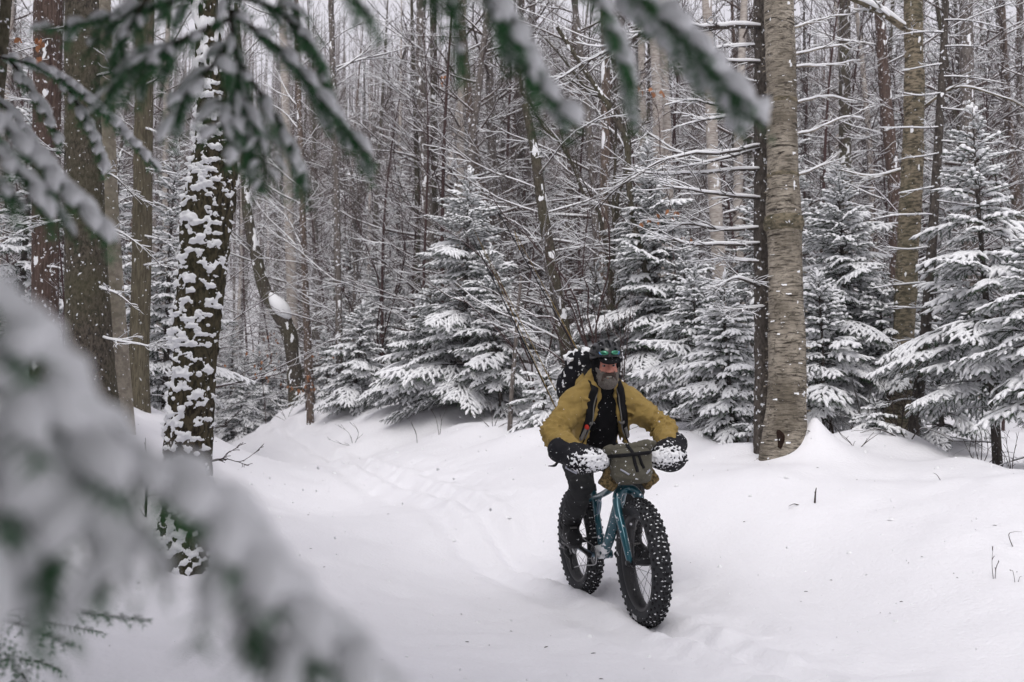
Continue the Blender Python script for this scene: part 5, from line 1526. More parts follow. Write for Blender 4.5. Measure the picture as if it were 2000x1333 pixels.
for i, r in enumerate((0.090, 0.080, 0.071, 0.062, 0.053, 0.045, 0.038, 0.031, 0.025)):
    disc(mb, (0, -0.048 - 0.0042 * i, RW), (0, 1, 0), 0.018, r, 0.002, 36)
mb.build('cassette', M['steel'], bike)
ch = [(0.46, -0.066, 0.397), (0.22, -0.068, 0.430), (0.0, -0.066, RW + 0.062), (-0.055, -0.066, RW + 0.03), (-0.062, -0.067, RW - 0.02), (-0.03, -0.069, RW - 0.07), (0.012, -0.074, RW - 0.088), (0.030, -0.076, RW - 0.115),
      (0.022, -0.078, RW - 0.165), (0.05, -0.078, RW - 0.188), (0.085, -0.076, RW - 0.170), (0.25, -0.070, 0.242), (0.46, -0.066, 0.273), (0.515, -0.066, 0.305), (0.515, -0.066, 0.365), (0.46, -0.066, 0.397)]
mb = MB(); ribbon(mb, np.concatenate([smooth_path(ch, 90)]), 0.006, 0.004, (0, 1, 0)); 
mb2 = MB(); tube(mb2, smooth_path(ch, 90), 0.0042, 5, cap=False); mb2.build('chain', M['steel'], bike)
dr = SDF((-0.06, -0.14, 0.13), (0.14, -0.03, 0.42), 0.005)
dr.capsule((0.0, -0.100, RW - 0.02), (0.012, -0.108, RW - 0.075), 0.016, 0.018, 0.01); dr.capsule((0.012, -0.110, RW - 0.07), (0.035, -0.100, RW - 0.10), 0.017, 0.014, 0.01)
dr.capsule((0.025, -0.086, RW - 0.105), (0.055, -0.086, RW - 0.185), 0.012, 0.010, 0.008)
dr.ell((0.03, -0.078, RW - 0.105), (0.022, 0.006, 0.022), 0.0); dr.ell((0.055, -0.078, RW - 0.175), (0.022, 0.006, 0.022), 0.0)
dr.build('derailleur', M['black_metal'], bike)
bt('shift_cable', [([(0.0, -0.115, RW - 0.06), (-0.05, -0.12, RW - 0.05), (-0.07, -0.11, RW + 0.02), (0.02, -0.10, RW + 0.03)], [0.003])], M['plastic'], n=6)
_rc = SDF((0.0, 0.05, 0.38), (0.14, 0.13, 0.52), 0.005); _rc.rbox((0.07, 0.088, 0.44), (0.028, 0.016, 0.024), 0.007); _rc.build('brake_caliper', M['black_metal'], bike)
# snow caked around the bottom bracket, on the crown and in the frame corners
sn = SDF((0.32, -0.1, 0.27), (0.72, 0.1, 0.60), 0.006)
for c_, r_ in (((0.47, -0.02, 0.375), (0.05, 0.05, 0.035)), ((0.53, -0.008, 0.385), (0.05, 0.042, 0.040)), ((0.57, -0.01, 0.43), (0.045, 0.038, 0.035)), ((0.43, -0.045, 0.365), (0.03, 0.03, 0.025)), ((0.49, -0.045, 0.345), (0.03, 0.025, 0.022)), ((0.50, -0.03, 0.33), (0.045, 0.03, 0.025))):
    sn.ell(c_, r_, 0.015)
sn.D += 0.012
sn.wrinkle(0.020, 34, ridged=False)
tag(sn.build('caked_snow', M['snow'], bike), kind='stuff')

# ------------------------------------------------------------------ bar mitts and handlebar bag
M['nylon'] = simple('black_nylon', (0.010, 0.010, 0.013), 0.7, spec=0.15, var=0.3, scale=120, bump=0.15, flecks=0.30, fscale=34)
M['olive'] = simple('olive_canvas', (0.082, 0.076, 0.054), 0.75, var=0.18, scale=160, bump=0.2, flecks=0.315, fscale=48)
M['strap'] = simple('black_webbing', (0.006, 0.006, 0.007), 0.7, spec=0.15, var=0.2, scale=150)
M['reflect'] = simple('grey_reflector', (0.36, 0.37, 0.42), 0.4, var=0.1, scale=60)
M['camo'] = bark('camo_cloth', (0.035, 0.028, 0.016), (0.20, 0.14, 0.065), (20, 20, 20), 0.30, bump=0.05, moss=(0.10, 0.09, 0.05))

def on_bike(o):
    o.matrix_world = bike_M
    return o

def mitt(s):
    side = 'right' if s < 0 else 'left'
    lab = 'snow-crusted black bar mitt over the %s hand of the rider, %s' % (side, 'with a pointed cuff' if s < 0 else 'the rounder one')
    def shape(h):
        S = SDF((0.76, min(s * 0.08, s * 0.52), 0.84), (1.14, max(s * 0.08, s * 0.52), 1.18), h)
        S.ell((0.965, s * 0.255, 0.985), (0.110, 0.135, 0.078), 0.02, rot=np.array(Matrix.Rotation(R(-18) * s, 3, 'Z')))
        S.capsule((0.93, s * 0.30, 1.01), (0.845, s * 0.385, 1.050), 0.072, 0.074, 0.05)
        if s > 0: S.ell((0.95, s * 0.300, 0.975), (0.085, 0.100, 0.090), 0.03)
        S.wrinkle(0.006, 14, (1, 1, 1.5), seed=3.0 * s)
        return S
    S = shape(0.006)
    root = S.build('bar_mitt', M['nylon'])
    tag(root, lab, 'bar mitt', 'bar mitts on the handlebar')
    on_bike(root)
    # crusted snow over the front: the same shape swollen where the noise is high
    T = shape(0.005)
    x, y, z = T.coords()
    idx = np.nonzero(np.abs(T.D) < 0.03)
    p = np.stack([T.lo[k] + T.h * idx[k] for k in range(3)], -1)
    f = fbm3(p * 85 + 11 * s, 3)
    cx, cy_, cz = 1.02, s * 0.235, 0.985
    reg = np.exp(-(((p[:, 0] - cx) / 0.105) ** 2 + ((p[:, 1] - cy_) / 0.150) ** 2 + ((p[:, 2] - cz) / 0.068) ** 2) ** 2)
    hgt = np.clip((f - 0.62 + 0.42 * reg - 0.13) * 0.11, -0.02, 0.012)
    T.D[idx] -= hgt.astype(np.float32)
    T.D[np.nonzero(np.abs(T.D) >= 0.04)] = 0.2
    T.D = np.where(T.D < -0.03, 0.2, T.D)
    sm_ = T.build('snow_crust', M['snow'], root)
    tag(sm_, kind='stuff')
    # bound lower edge
    mb = MB()
    pts = []
    for a in np.linspace(R(-75), R(95), 16):
        q = np.array((0.965 + 0.155 * math.cos(a), s * (0.275 + 0.175 * -math.sin(a)), 0.950))
        pts.append(S.project(q, np.array((0.955, s * 0.275, 0.953)) - q, 0.002))
    tube(mb, smooth_path(pts, 40), 0.0075, 8)
    mb.build('edge_binding', M['strap'], root)
    mb = MB()
    if s < 0:                                             # pale stripe by the cuff, loose drawcord tail
        a = S.project((1.02, -0.44, 0.90), np.array((0.90, -0.345, 1.00)) - (1.02, -0.44, 0.90), 0.001); b = S.project((1.06, -0.37, 0.86), np.array((0.94, -0.29, 0.98)) - (1.06, -0.37, 0.86), 0.001)
        ribbon(mb, smooth_path([a, (a + b) / 2 + (0.004, 0, -0.002), b], 6), 0.030, 0.004, (0.8, -0.2, -0.5))
        mb.build('reflector', M['reflect'], root)
        mb = MB(); ribbon(mb, smooth_path([(0.86, -0.40, 0.985), (0.85, -0.425, 0.955), (0.86, -0.47, 0.955)], 8), [0.045, 0.04, 0.034, 0.03, 0.025, 0.02, 0.012, 0.004], 0.004, (0.3, 0.2, 1))
        mb.build('cuff_tail', M['nylon'], root)
    else:                                                 # small pale printed mark on the upper front
        a = S.project((1.2, 0.185, 1.012), (-1, 0, 0), 0.001); b = S.project((1.2, 0.265, 1.006), (-1, 0, 0), 0.001)
        for i in range(3):
            f0 = 0.04 + 0.13 * i
            c_ = a + (b - a) * f0
            for dz in (0.0,):
                ribbon(mb, np.array([c_ + (0.007, 0, 0.010), c_ + (0.007, 0, 0.0), c_ + (0.007, 0, -0.010)]), 0.0055, 0.001, (1, 0, 0))
            ribbon(mb, np.array([c_ + (0.0075, -0.003, 0.009 - 0.009 * (i % 2)), c_ + (0.0075, 0.011, 0.009 - 0.009 * (i % 2))]), 0.003, 0.001, (1, 0, 0))
        cc = a + (b - a) * 0.72 + np.array((0.008, 0, 0))
        tube(mb, np.array([cc + np.array((0, 0.014 * math.cos(t), 0.010 * math.sin(t))) for t in np.linspace(0.4, 5.9, 16)]), 0.0022, 5)
        mb.build('printed_mark', M['label'], root)
    return S
mitt(-1); mitt(1)

BC = np.array((1.030, 0.005, 0.945))
S = SDF((0.90, -0.22, 0.74), (1.16, 0.24, 1.12), 0.005)
tilt = np.array(Matrix.Rotation(R(10), 3, 'Y'))
S.rbox(BC, (0.062, 0.118, 0.102), 0.040, 0.02, rot=tilt)
S.ell(BC + (0.012, 0, -0.045), (0.072, 0.106, 0.060), 0.04)
S.wrinkle(0.007, 11, (1, 1, 2))
hbag = S.build('handlebar_bag', M['olive'])
tag(hbag, 'olive roll-top canvas bag strapped to the front of the handlebar', 'bag'); on_bike(hbag)
Rr = SDF((0.92, -0.22, 0.98), (1.12, 0.24, 1.12), 0.005)
Rr.capsule((1.012, -0.122, 1.034), (1.012, 0.122, 1.054), 0.028, 0.030, 0.02); Rr.ell((1.02, 0.135, 1.068), (0.025, 0.042, 0.014), 0.02); Rr.ell((1.02, -0.128, 1.045), (0.025, 0.028, 0.018), 0.02)
Rr.wrinkle(0.009, 16, (1, 2.2, 1))
Rr.build('roll_top', M['olive'], hbag)
mb = MB()
pts = [S.project((1.3, y_, 1.012 + 0.05 * y_), (-1, 0, 0), 0.002) for y_ in np.linspace(-0.095, 0.095, 9)]
tube(mb, smooth_path([(0.97, -0.165, 1.0)] + pts + [(0.96, 0.17, 1.015)], 30), 0.0115, 8); mb.build('strap', M['strap'], hbag)
for y_, z0_, z1_, w_ in ((-0.018, 1.07, 0.905, 0.020), (0.026, 1.01, 0.925, 0.017)):
    mb = MB()
    pts = [np.maximum(S.project((1.3, y_ + 0.004 * k, z_), (-1, 0, 0), 0.003), Rr.project((1.3, y_, z_), (-1, 0, 0), 0.003) if z_ > 1.0 else -9) for k, z_ in enumerate(np.linspace(z0_, z1_, 8))]
    ribbon(mb, smooth_path(pts, 16), w_, 0.005, (1, 0, 0.2)); mb.build('strap', M['strap'], hbag)
for a, b in ((((1.3, -0.088, 0.925)), ((1.3, -0.042, 0.892))), (((1.3, 0.098, 0.915)), ((1.3, 0.070, 0.892)))):
    mb = MB(); qa, qb = S.project(a, (-1, 0, 0), 0.002), S.project(b, (-1, 0, 0), 0.002)
    ribbon(mb, smooth_path([qa, (qa + qb) / 2 + (0.003, 0, 0), qb], 5), 0.010, 0.003, (1, 0, 0)); mb.build('reflective_strip', M['reflect'], hbag)
for sgn, y_ in ((-1, -0.112), (1, 0.130)):
    F = SDF((0.88, y_ - 0.12, 0.74), (1.06, y_ + 0.12, 0.98), 0.005)
    F.rbox((0.975, y_, 0.865), (0.022, 0.052, 0.062), 0.010, rot=np.array(Matrix.Rotation(R(34) * sgn, 3, 'X')))
    F.wrinkle(0.006, 18)
    F.build('camo_flap', M['camo'], hbag)
# ------------------------------------------------------------------ the rider
M['skin'] = simple('skin', (0.56, 0.235, 0.175), 0.5, var=0.2, scale=25, spec=0.4)
M['jacket'] = simple('mustard_wool', (0.285, 0.195, 0.055), 0.85, var=0.14, scale=26, bump=0.12, flecks=0.245, fscale=58)
M['shirt'] = simple('black_fleece', (0.005, 0.005, 0.006), 0.95, spec=0.08, var=0.3, scale=40, flecks=0.275, fscale=48)
M['trousers'] = simple('dark_grey_cloth', (0.030, 0.031, 0.032), 0.9, spec=0.1, var=0.25, scale=20, bump=0.1, flecks=0.27, fscale=44)
M['boot'] = simple('black_boot', (0.009, 0.009, 0.010), 0.6, spec=0.2, var=0.3, scale=25, flecks=0.30, fscale=46)
M['beard'] = simple('grey_beard', (0.135, 0.120, 0.106), 0.9, var=0.55, scale=110, bump=0.5)
M['moustache'] = simple('brown_moustache', (0.060, 0.042, 0.034), 0.9, var=0.4, scale=90, bump=0.4)
M['helmet'] = simple('dark_helmet', (0.010, 0.011, 0.013), 0.3, var=0.25, scale=12, coat=0.2, flecks=0.24, fscale=60)
M['lens'] = simple('green_lens', (0.012, 0.16, 0.085), 0.10, metal=0.5, var=0.5, scale=9, coat=0.8)
M['lens_blue'] = simple('blue_lens_edge', (0.03, 0.13, 0.32), 0.15, metal=0.6, var=0.3, scale=9, coat=0.8)
M['pack'] = simple('black_pack_cloth', (0.009, 0.009, 0.012), 0.8, spec=0.12, var=0.3, scale=20, bump=0.1, flecks=0.33, fscale=24)
M['teeth'] = simple('teeth', (0.62, 0.58, 0.50), 0.4, var=0.05)
M['eye'] = simple('shaded_eye_white', (0.22, 0.20, 0.19), 0.3, var=0.05)  # eye white darkened to paint in the shadow of the squint
M['iris'] = simple('iris', (0.03, 0.02, 0.015), 0.2, var=0.05)
M['red'] = simple('red_plastic', (0.55, 0.03, 0.015), 0.4, var=0.2)
M['grey_web'] = simple('grey_webbing', (0.17, 0.165, 0.155), 0.7, var=0.2, scale=120)

HIP, CH, NK = np.array((0.30, 0, 1.03)), np.array((0.50, 0, 1.295)), np.array((0.605, 0, 1.435))
SH = lambda s: np.array((0.580, s * 0.185, 1.325))
EL = lambda s: np.array((0.69, s * (0.376 if s < 0 else 0.376), 1.158))
WR = lambda s: np.array((0.86, s * 0.330, 1.055))
GR = lambda s: np.array((0.925, s * 0.300, 1.025))
HJ = lambda s: np.array((0.28, s * 0.095, 1.00))
KN = {-1: np.array((0.600, -0.172, 0.800)), 1: np.array((0.665, 0.160, 0.825))}
AN = {-1: np.array((0.272, -0.168, 0.500)), 1: np.array((0.565, 0.165, 0.405))}
TO = {-1: np.array((0.400, -0.180, 0.428)), 1: np.array((0.715, 0.178, 0.330))}
UT = unit(np.array((0.579, 0, 0.815))); FTN = np.array((0.815, 0, -0.579))
HR = Matrix.Rotation(R(-9), 3, 'Z') @ Matrix.Rotation(R(9), 3, 'Y')
HRn = np.array(HR)
HC = np.array((0.705, -0.004, 1.575))
def hp(*p): return HC + HRn @ np.array(p, float)

def face(S, infl=0.0, k=0.02):
    S.ell(hp(-.008, 0, .028), (.098 + infl, .076 + infl, .094 + infl), k, rot=HR)
    S.ell(hp(.028, 0, -.045), (.066 + infl, .062 + infl, .086 + infl), 0.03, rot=HR)
    S.ell(hp(.046, 0, -.092), (.042 + infl, .043 + infl, .034 + infl), 0.03, rot=HR)

body = SDF((0.08, -0.50, 0.28), (1.00, 0.50, 1.72), 0.0068)
body.capsule(HIP, CH, 0.118, 0.125, 0.03, ys=1.18)
body.capsule(CH, NK, 0.115, 0.06, 0.05, ys=1.1)
body.capsule(SH(-1), SH(1), 0.058, 0.058, 0.05)
body.capsule(NK - UT * 0.02, hp(-.02, 0, -.07), 0.060, 0.058, 0.03)
for s in (-1, 1):
    body.capsule(SH(s), EL(s), 0.054, 0.042, 0.03); body.capsule(EL(s), WR(s), 0.042, 0.030, 0.02)
    body.ell((GR(s) + WR(s)) / 2 + (0.006, 0, 0.004), (0.046, 0.040, 0.022), 0.02)
    for i in range(4):                                    # four fingers curled over the grip
        y_ = s * (0.265 + 0.021 * i); ln = (0.92, 1.0, 0.95, 0.8)[i]
        q = [np.array((0.905, y_ + s * 0.012, 1.050)), np.array((0.905 + 0.040 * ln, y_, 1.046)), np.array((0.905 + 0.052 * ln, y_, 1.014)), np.array((0.905 + 0.022 * ln, y_, 0.996))]
        for a, b, r_ in zip(q[:-1], q[1:], (0.0100, 0.0092, 0.0085)): body.capsule(a, b, r_, r_ * 0.93, 0.004)
    body.capsule((0.885, s * 0.262, 1.040), (0.900, s * 0.240, 1.008), 0.0125, 0.010, 0.006); body.capsule((0.900, s * 0.240, 1.008), (0.925, s * 0.245, 0.994), 0.010, 0.009, 0.004)
    body.capsule(HIP + (0, s * 0.05, -0.01), HJ(s) * 0.7 + KN[s] * 0.3, 0.095, 0.080, 0.03); body.capsule(HJ(s), KN[s], 0.082, 0.052, 0.03)
    body.capsule(KN[s], AN[s], 0.052, 0.036, 0.02); body.capsule(AN[s], TO[s], 0.038, 0.028, 0.02)
face(body)
body.capsule(hp(.088, 0, .012), hp(.112, 0, -.026), 0.010, 0.0145, 0.012)
for s in (-1, 1):
    body.ell(hp(.108, s * .013, -.031), (.010, .009, .008), 0.008)
    body.capsule(hp(.089, s * .012, .026), hp(.080, s * .046, .024), 0.010, 0.009, 0.012)
    body.ell(hp(.068, s * .040, -.032), (.024, .020, .020), 0.018)
    body.ell(hp(.104, s * .031, .006), (.016, .015, .009), 0.008, op='sub')
    body.capsule(hp(.094, s * .022, .0145), hp(.089, s * .044, .013), 0.0070, 0.0062, 0.003)
    body.capsule(hp(.092, s * .022, -.0045), hp(.087, s * .044, -.004), 0.0066, 0.0060, 0.004)
    body.ell(hp(-.005, s * .076, -.01), (.018, .007, .030), 0.008)
body.capsule(hp(.088, -.022, -.060), hp(.088, .022, -.060), 0.008, 0.008, 0.008)
body.capsule(hp(.086, -.018, -.078), hp(.086, .018, -.078), 0.008, 0.008, 0.008)
body.ell(hp(.100, 0, -.066), (.016, .029, .0120), 0.004, op='sub')
rider = body.build('person', M['skin'])
tag(rider, 'bearded man in a mustard jacket and black helmet smiling while riding the fat bike', 'person')
on_bike(rider)

for s in (-1, 1):
    mb = MB()
    for c_, r_, mi in ((hp(.088, s * .031, .006), 0.0115, 0), (hp(.0968, s * .030, .0045), 0.0060, 1)):
        th, ph = np.meshgrid(np.arange(12) * math.pi / 6, np.linspace(0.05, math.pi - 0.05, 8))
        v = c_ + r_ * np.stack([np.sin(ph) * np.cos(th), np.sin(ph) * np.sin(th), np.cos(ph)], -1)
        mb.add(v, ring_quads(8, 12)[:, ::-1], None, mi)
    mb.build('eye', [M['eye'], M['iris']], rider)
t_ = SDF(hp(.08, 0, -.066) - 0.06, hp(.08, 0, -.066) + 0.06, 0.003)
t_.ell(hp(.084, 0, -.0655), (.014, .027, .0105), 0.0, rot=HR)
t_.build('teeth', M['teeth'], rider)

# beard and moustache
bd = SDF(HC + (-0.05, -0.12, -0.22), HC + (0.17, 0.12, 0.06), 0.004)
face(bd, 0.007)
bd.ell(hp(.050, 0, -.104), (.044, .046, .040), 0.03, rot=HR)
x, y, z = bd.coords(); X, Y, Z = np.meshgrid(x, y, z, indexing='ij')
q = np.stack([X, Y, Z], -1) - HC
lx, ly, lz = [(q @ HRn)[..., k] for k in range(3)]
line = -0.040 - 0.022 * np.clip(1 - (np.abs(ly) / 0.034) ** 2, 0, 1) + 0.022 * np.clip((np.abs(ly) - 0.046) / 0.025, 0, 1)
bd.D = np.maximum(bd.D, np.maximum((lz - line) * 0.8, 0.015 - lx)).astype(np.float32)
bd.ell(hp(.108, 0, -.066), (.036, .034, .0185), 0.006, op='sub', rot=HR)
bd.wrinkle(0.009, 80, (1, 1, 0.45), 0.02)
bd.build('beard', M['beard'], rider)
ms = SDF(hp(.095, 0, -.06) - 0.07, hp(.095, 0, -.06) + 0.07, 0.0035)
for s in (-1, 1):
    ms.capsule(hp(.103, s * .003, -.047), hp(.094, s * .030, -.055), 0.0105, 0.0095, 0.006); ms.capsule(hp(.094, s * .030, -.055), hp(.086, s * .039, -.085), 0.0095, 0.011, 0.006)
ms.wrinkle(0.004, 110, (1, 1, 0.5), 0.02)
ms.build('moustache', M['moustache'], rider)

# black balaclava: hood about ears, neck and throat, open at the face
bl = SDF((0.48, -0.16, 1.36), (0.86, 0.16, 1.72), 0.005)
face(bl, 0.008)
bl.capsule(NK - UT * 0.03, hp(-.012, 0, -.075), 0.086, 0.078, 0.03)
for s in (-1, 1): bl.ell(hp(-.005, s * .074, -.012), (.040, .017, .050), 0.02, rot=HR)
bl.ell(hp(.12, 0, -.030), (.110, .068, .115), 0.012, op='sub', rot=HR)
bl.wrinkle(0.004, 24)
bl.build('balaclava', M['shirt'], rider)
# peaked cap brim
br_ = SDF(hp(.12, 0, .03) - 0.13, hp(.12, 0, .03) + 0.13, 0.004)
br_.ell(hp(.098, 0, .046), (.066, .066, .016), 0.01, rot=HR @ Matrix.Rotation(R(22), 3, 'Y'))
br_.ell(hp(.085, 0, .020), (.075, .050, .018), 0.006, op='sub', rot=HR @ Matrix.Rotation(R(22), 3, 'Y'))
br_.build('cap_brim', simple('black_cap_cloth', (0.006, 0.006, 0.007), 0.8, spec=0.1, var=0.2, scale=40, flecks=0.30, fscale=50), rider)
# helmet with its vents
hm = SDF(HC - (0.19, 0.16, 0.05), HC + (0.19, 0.16, 0.21), 0.0035)
hm.ell(hp(-.006, 0, .066), (.134, .106, .100), 0.0, rot=HR)
hm.ell(hp(-.006, 0, .040), (.106, .084, .098), 0.0, op='sub', rot=HR)
x, y, z = hm.coords(); X, Y, Z = np.meshgrid(x, y, z, indexing='ij')
q = np.stack([X, Y, Z], -1) - HC
lx, lz = (q @ HRn)[..., 0], (q @ HRn)[..., 2]
hm.D = np.maximum(hm.D, (0.040 + 0.020 * np.clip(lx / 0.1, -1.2, 1) - lz)).astype(np.float32)
def vent(p0, p1, r_):
    q0, q1 = np.array(p0) * (1, 1, 1) - (0.012, 0, 0.004), np.array(p1) - (0.004, 0, 0.008)
    hm.capsule(hp(*q0), hp(*q1), r_ * 1.35, r_ * 1.35, 0.003, op='sub')
vent((.105, 0, .128), (.040, 0, .160), .0105); vent((.015, 0, .165), (-.07, 0, .150), .0105)
for s in (-1, 1):
    vent((.085, s * .040, .135), (.050, s * .043, .150), .010); vent((.022, s * .048, .150), (-.06, s * .048, .140), .010)
    vent((.108, s * .036, .104), (.100, s * .040, .110), .009); vent((.060, s * .080, .115), (.0, s * .088, .120), .010); vent((.075, s * .082, .080), (.02, s * .100, .085), .009)
hm.build('helmet', M['helmet'], rider)
# mirrored glasses pushed up on the helmet front
gl = bpy.data.objects.new('glasses', None); C.objects.link(gl); gl.parent = rider
for s in (-1, 1):
    L_ = SDF(hp(.11, s * .038, .085) - 0.06, hp(.11, s * .038, .085) + 0.06, 0.003)
    L_.ell(hp(.118, s * .036, .088), (.012, .030, .0165), 0.0, rot=HR @ Matrix.Rotation(R(22) * s, 3, 'Z') @ Matrix.Rotation(R(-22), 3, 'Y'))
    L_.build('lens', M['lens'], gl)
    mb = MB(); tube(mb, smooth_path([hp(.122, s * .008, .083), hp(.127, s * .030, .070), hp(.112, s * .062, .076), hp(.085, s * .088, .088), hp(.0, s * .112, .085)], 16), 0.0042, 6)
    mb.build('frame', M['plastic'], gl)
    mb = MB(); tube(mb, smooth_path([hp(.120, s * .050, .078), hp(.112, s * .061, .084), hp(.106, s * .064, .094)], 8), 0.006, 6); mb.build('lens_edge', M['lens_blue'], gl)

# trousers
tr = SDF((0.05, -0.36, 0.36), (0.84, 0.36, 1.20), 0.007)
tr.ell((0.275, 0, 1.02), (0.150, 0.180, 0.115), 0.03)
for s in (-1, 1):
    tr.capsule(HJ(s), KN[s], 0.108, 0.068, 0.04)
    a = KN[s] + (AN[s] - KN[s]) * (0.58)
    tr.capsule(KN[s], a, 0.067, 0.064, 0.02)
tr.wrinkle(0.012, 8, (1.3, 1.3, 2.4), 0.03)
tr.build('trousers', M['trousers'], rider)
# winter boots: shaft, foot, sole, straps
for s in (-1, 1):
    B = SDF(np.minimum(AN[s], TO[s]) - (0.16, 0.1, 0.09), np.maximum(AN[s], KN[s] * 0.5 + AN[s] * 0.5) + (0.16, 0.1, 0.1), 0.005)
    fd = unit(TO[s] - AN[s] + np.array((0, 0, 0.075)))
    heel = AN[s] + np.array((-0.045, 0, -0.055)); toe = TO[s] + np.array((0.03, 0, 0.012))
    top = AN[s] + (KN[s] - AN[s]) * 0.46
    B.capsule(AN[s], top, 0.056, 0.067, 0.02)
    B.capsule(heel + (0.01, 0, 0.02), toe, 0.046, 0.047, 0.03); B.capsule(AN[s] + (0.02, 0, 0), toe + (-0.02, 0, 0.01), 0.052, 0.045, 0.02)
    B.wrinkle(0.007, 13, band=0.03)
    bo = B.build('boot', M['boot'], rider)
    SO = SDF(np.minimum(heel, toe) - 0.12, np.maximum(heel, toe) + 0.12, 0.005)
    nrm = unit(np.cross(toe - heel, (0, 1, 0))); nrm = nrm if nrm[2] > 0 else -nrm
    SO.capsule(heel - nrm * 0.034, toe - nrm * 0.036, 0.040, 0.046, 0.0)
    x, y, z = SO.coords(); X, Y, Z = np.meshgrid(x, y, z, indexing='ij')
    dd_ = (X - heel[0]) * nrm[0] + (Y - heel[1]) * nrm[1] + (Z - heel[2]) * nrm[2] + 0.040
    SO.D = np.maximum(SO.D, np.abs(dd_) - 0.011).astype(np.float32)
    SO.build('sole', M['plastic'], bo)
    for f, w_, mt in ((0.97, 0.020, 'plastic'), (0.45, 0.016, 'strap'), (0.15, 0.016, 'strap')):
        c_ = AN[s] + (top - AN[s]) * f
        ax = unit(top - AN[s]); a_ = unit(np.cross(ax, (0, 1, 0))); b_ = np.cross(ax, a_)
        mb = MB(); tube(mb, [c_ + (a_ * math.cos(t) + b_ * math.sin(t)) * (0.058 + 0.011 * f) for t in np.linspace(0, 6.283, 25)], 0.008, 6); mb.build('boot_strap', M[mt], bo)
    c_ = B.project(AN[s] + np.array((0.3, -0.02, 0.14)), (-1, 0.0, -0.15), 0.002); mb = MB(); ribbon(mb, np.array([c_ + (0, -0.022, 0), c_ + (0, 0.0, 0.002), c_ + (0, 0.022, 0)]), 0.016, 0.006, (1, 0, 0.3)); mb.build('buckle', M['grey_web'], bo)
    c_ = B.project(AN[s] + np.array((0.3, -0.01, 0.04)), (-1, 0.0, -0.15), 0.002); mb = MB(); ribbon(mb, np.array([c_ + (0, -0.022, 0), c_ + (0, 0.0, 0.002), c_ + (0, 0.022, 0)]), 0.012, 0.006, (1, 0, 0.3)); mb.build('buckle', M['grey_web'], bo)

# black fleece under the jacket
st = SDF((0.06, -0.32, 0.86), (0.84, 0.32, 1.56), 0.007)
st.capsule((0.315, 0, 1.055), CH + FTN * 0.012, 0.142, 0.140, 0.03, ys=1.12)
st.capsule(CH + FTN * 0.02, NK + (0.010, 0, 0.015), 0.128, 0.082, 0.05)
st.wrinkle(0.008, 9, (1, 1.6, 1), 0.03)
st.build('shirt', M['shirt'], rider)

# open mustard jacket
jk = SDF((0.06, -0.53, 0.84), (1.00, 0.53, 1.60), 0.0075)
jk.capsule((0.335, 0, 1.045), CH, 0.150, 0.158, 0.03, ys=1.06)
jk.capsule(CH, NK - UT * 0.02, 0.150, 0.098, 0.05, ys=1.12)
for s in (-1, 1):
    jk.capsule(NK + (-0.02, s * 0.04, -0.01), SH(s) + (0, s * 0.005, 0.005), 0.078, 0.080, 0.04)
    jk.capsule(SH(s), EL(s), 0.080, 0.063, 0.035); jk.capsule(EL(s), WR(s) + (0.01, 0, 0), 0.064, 0.058, 0.02)
    jk.capsule(EL(s) + (0, 0, -0.02), EL(s) + (0.06, s * -0.01, -0.035), 0.066, 0.058, 0.03)
    # loose front panels hanging from the chest
    jk.capsule(CH + FTN * 0.09 + (0, s * 0.120, 0), (0.520, s * 0.125, 1.030), 0.055, 0.042, 0.05)
# standing collar and bunched hood
jk.capsule(NK + (-0.040, 0, -0.01), NK + (0.000, 0, 0.045), 0.104, 0.096, 0.03)
jk.capsule(NK + (-0.10, -0.07, 0.03), NK + (-0.10, 0.07, 0.03), 0.06, 0.06, 0.04)
jk.capsule(NK + (0.01, 0, 0.03), NK + (0.045, 0, 0.17), 0.082, 0.086, 0.01, op='sub')
x, y, z = jk.coords(); X, Y, Z = np.meshgrid(x, y, z, indexing='ij')
u_ = (X - NK[0]) * UT[0] + (Z - NK[2]) * UT[2]
f_ = (X - NK[0]) * FTN[0] + (Z - NK[2]) * FTN[2]
wid = np.interp(u_, [-0.55, -0.35, -0.15, 0.0, 0.10], [0.200, 0.165, 0.092, 0.060, 0.066])
cen = np.interp(u_, [-0.55, -0.35, -0.15, 0.0], [0.012, 0.010, 0.004, 0.0])
wed = np.maximum(np.abs(Y - cen) - wid, -(f_ - 0.012))
jk.D = np.maximum(jk.D, -wed).astype(np.float32)
# the hem is cut square
jk.D = np.maximum(jk.D, 0.955 + 0.10 * np.clip((X - 0.3), -0.2, 0.25) - Z).astype(np.float32)
del X, Y, Z, u_, f_, wid, cen, wed
# folds gather round the elbows and in the armpits
idx = np.nonzero(np.abs(jk.D) < 0.035)
p = np.stack([jk.lo[k] + jk.h * idx[k] for k in range(3)], -1)
dsp = np.zeros(len(p))
for s in (-1, 1):
    for a, b, pitch_, amp_, c0, cw in ((SH(s), EL(s), 0.046, 0.0085, 0.85, 0.45), (EL(s), WR(s), 0.036, 0.0085, 0.30, 0.5), (CH + np.array((0.05, s * 0.16, -0.02)), SH(s), 0.05, 0.007, 0.6, 0.6)):
        ab = b - a; Lq = np.linalg.norm(ab); tq = (p - a) @ ab / Lq ** 2
        rd = np.linalg.norm(p - a - np.clip(tq, 0, 1)[:, None] * ab, axis=1)
        wnd = np.exp(-((tq - c0) / cw) ** 2) * (rd < 0.115) * ((tq > -0.3) & (tq < 1.3))
        ph_ = tq * Lq / pitch_ * 6.283 + 5.5 * noise3(p * 11 + s) + 2.2 * np.arctan2(p[:, 2] - a[2], p[:, 0] - a[0])
        dsp += wnd * amp_ * (1 - 2 * np.abs(np.sin(ph_ * 0.5)) ** 0.7)
jk.D[idx] -= dsp.astype(np.float32)
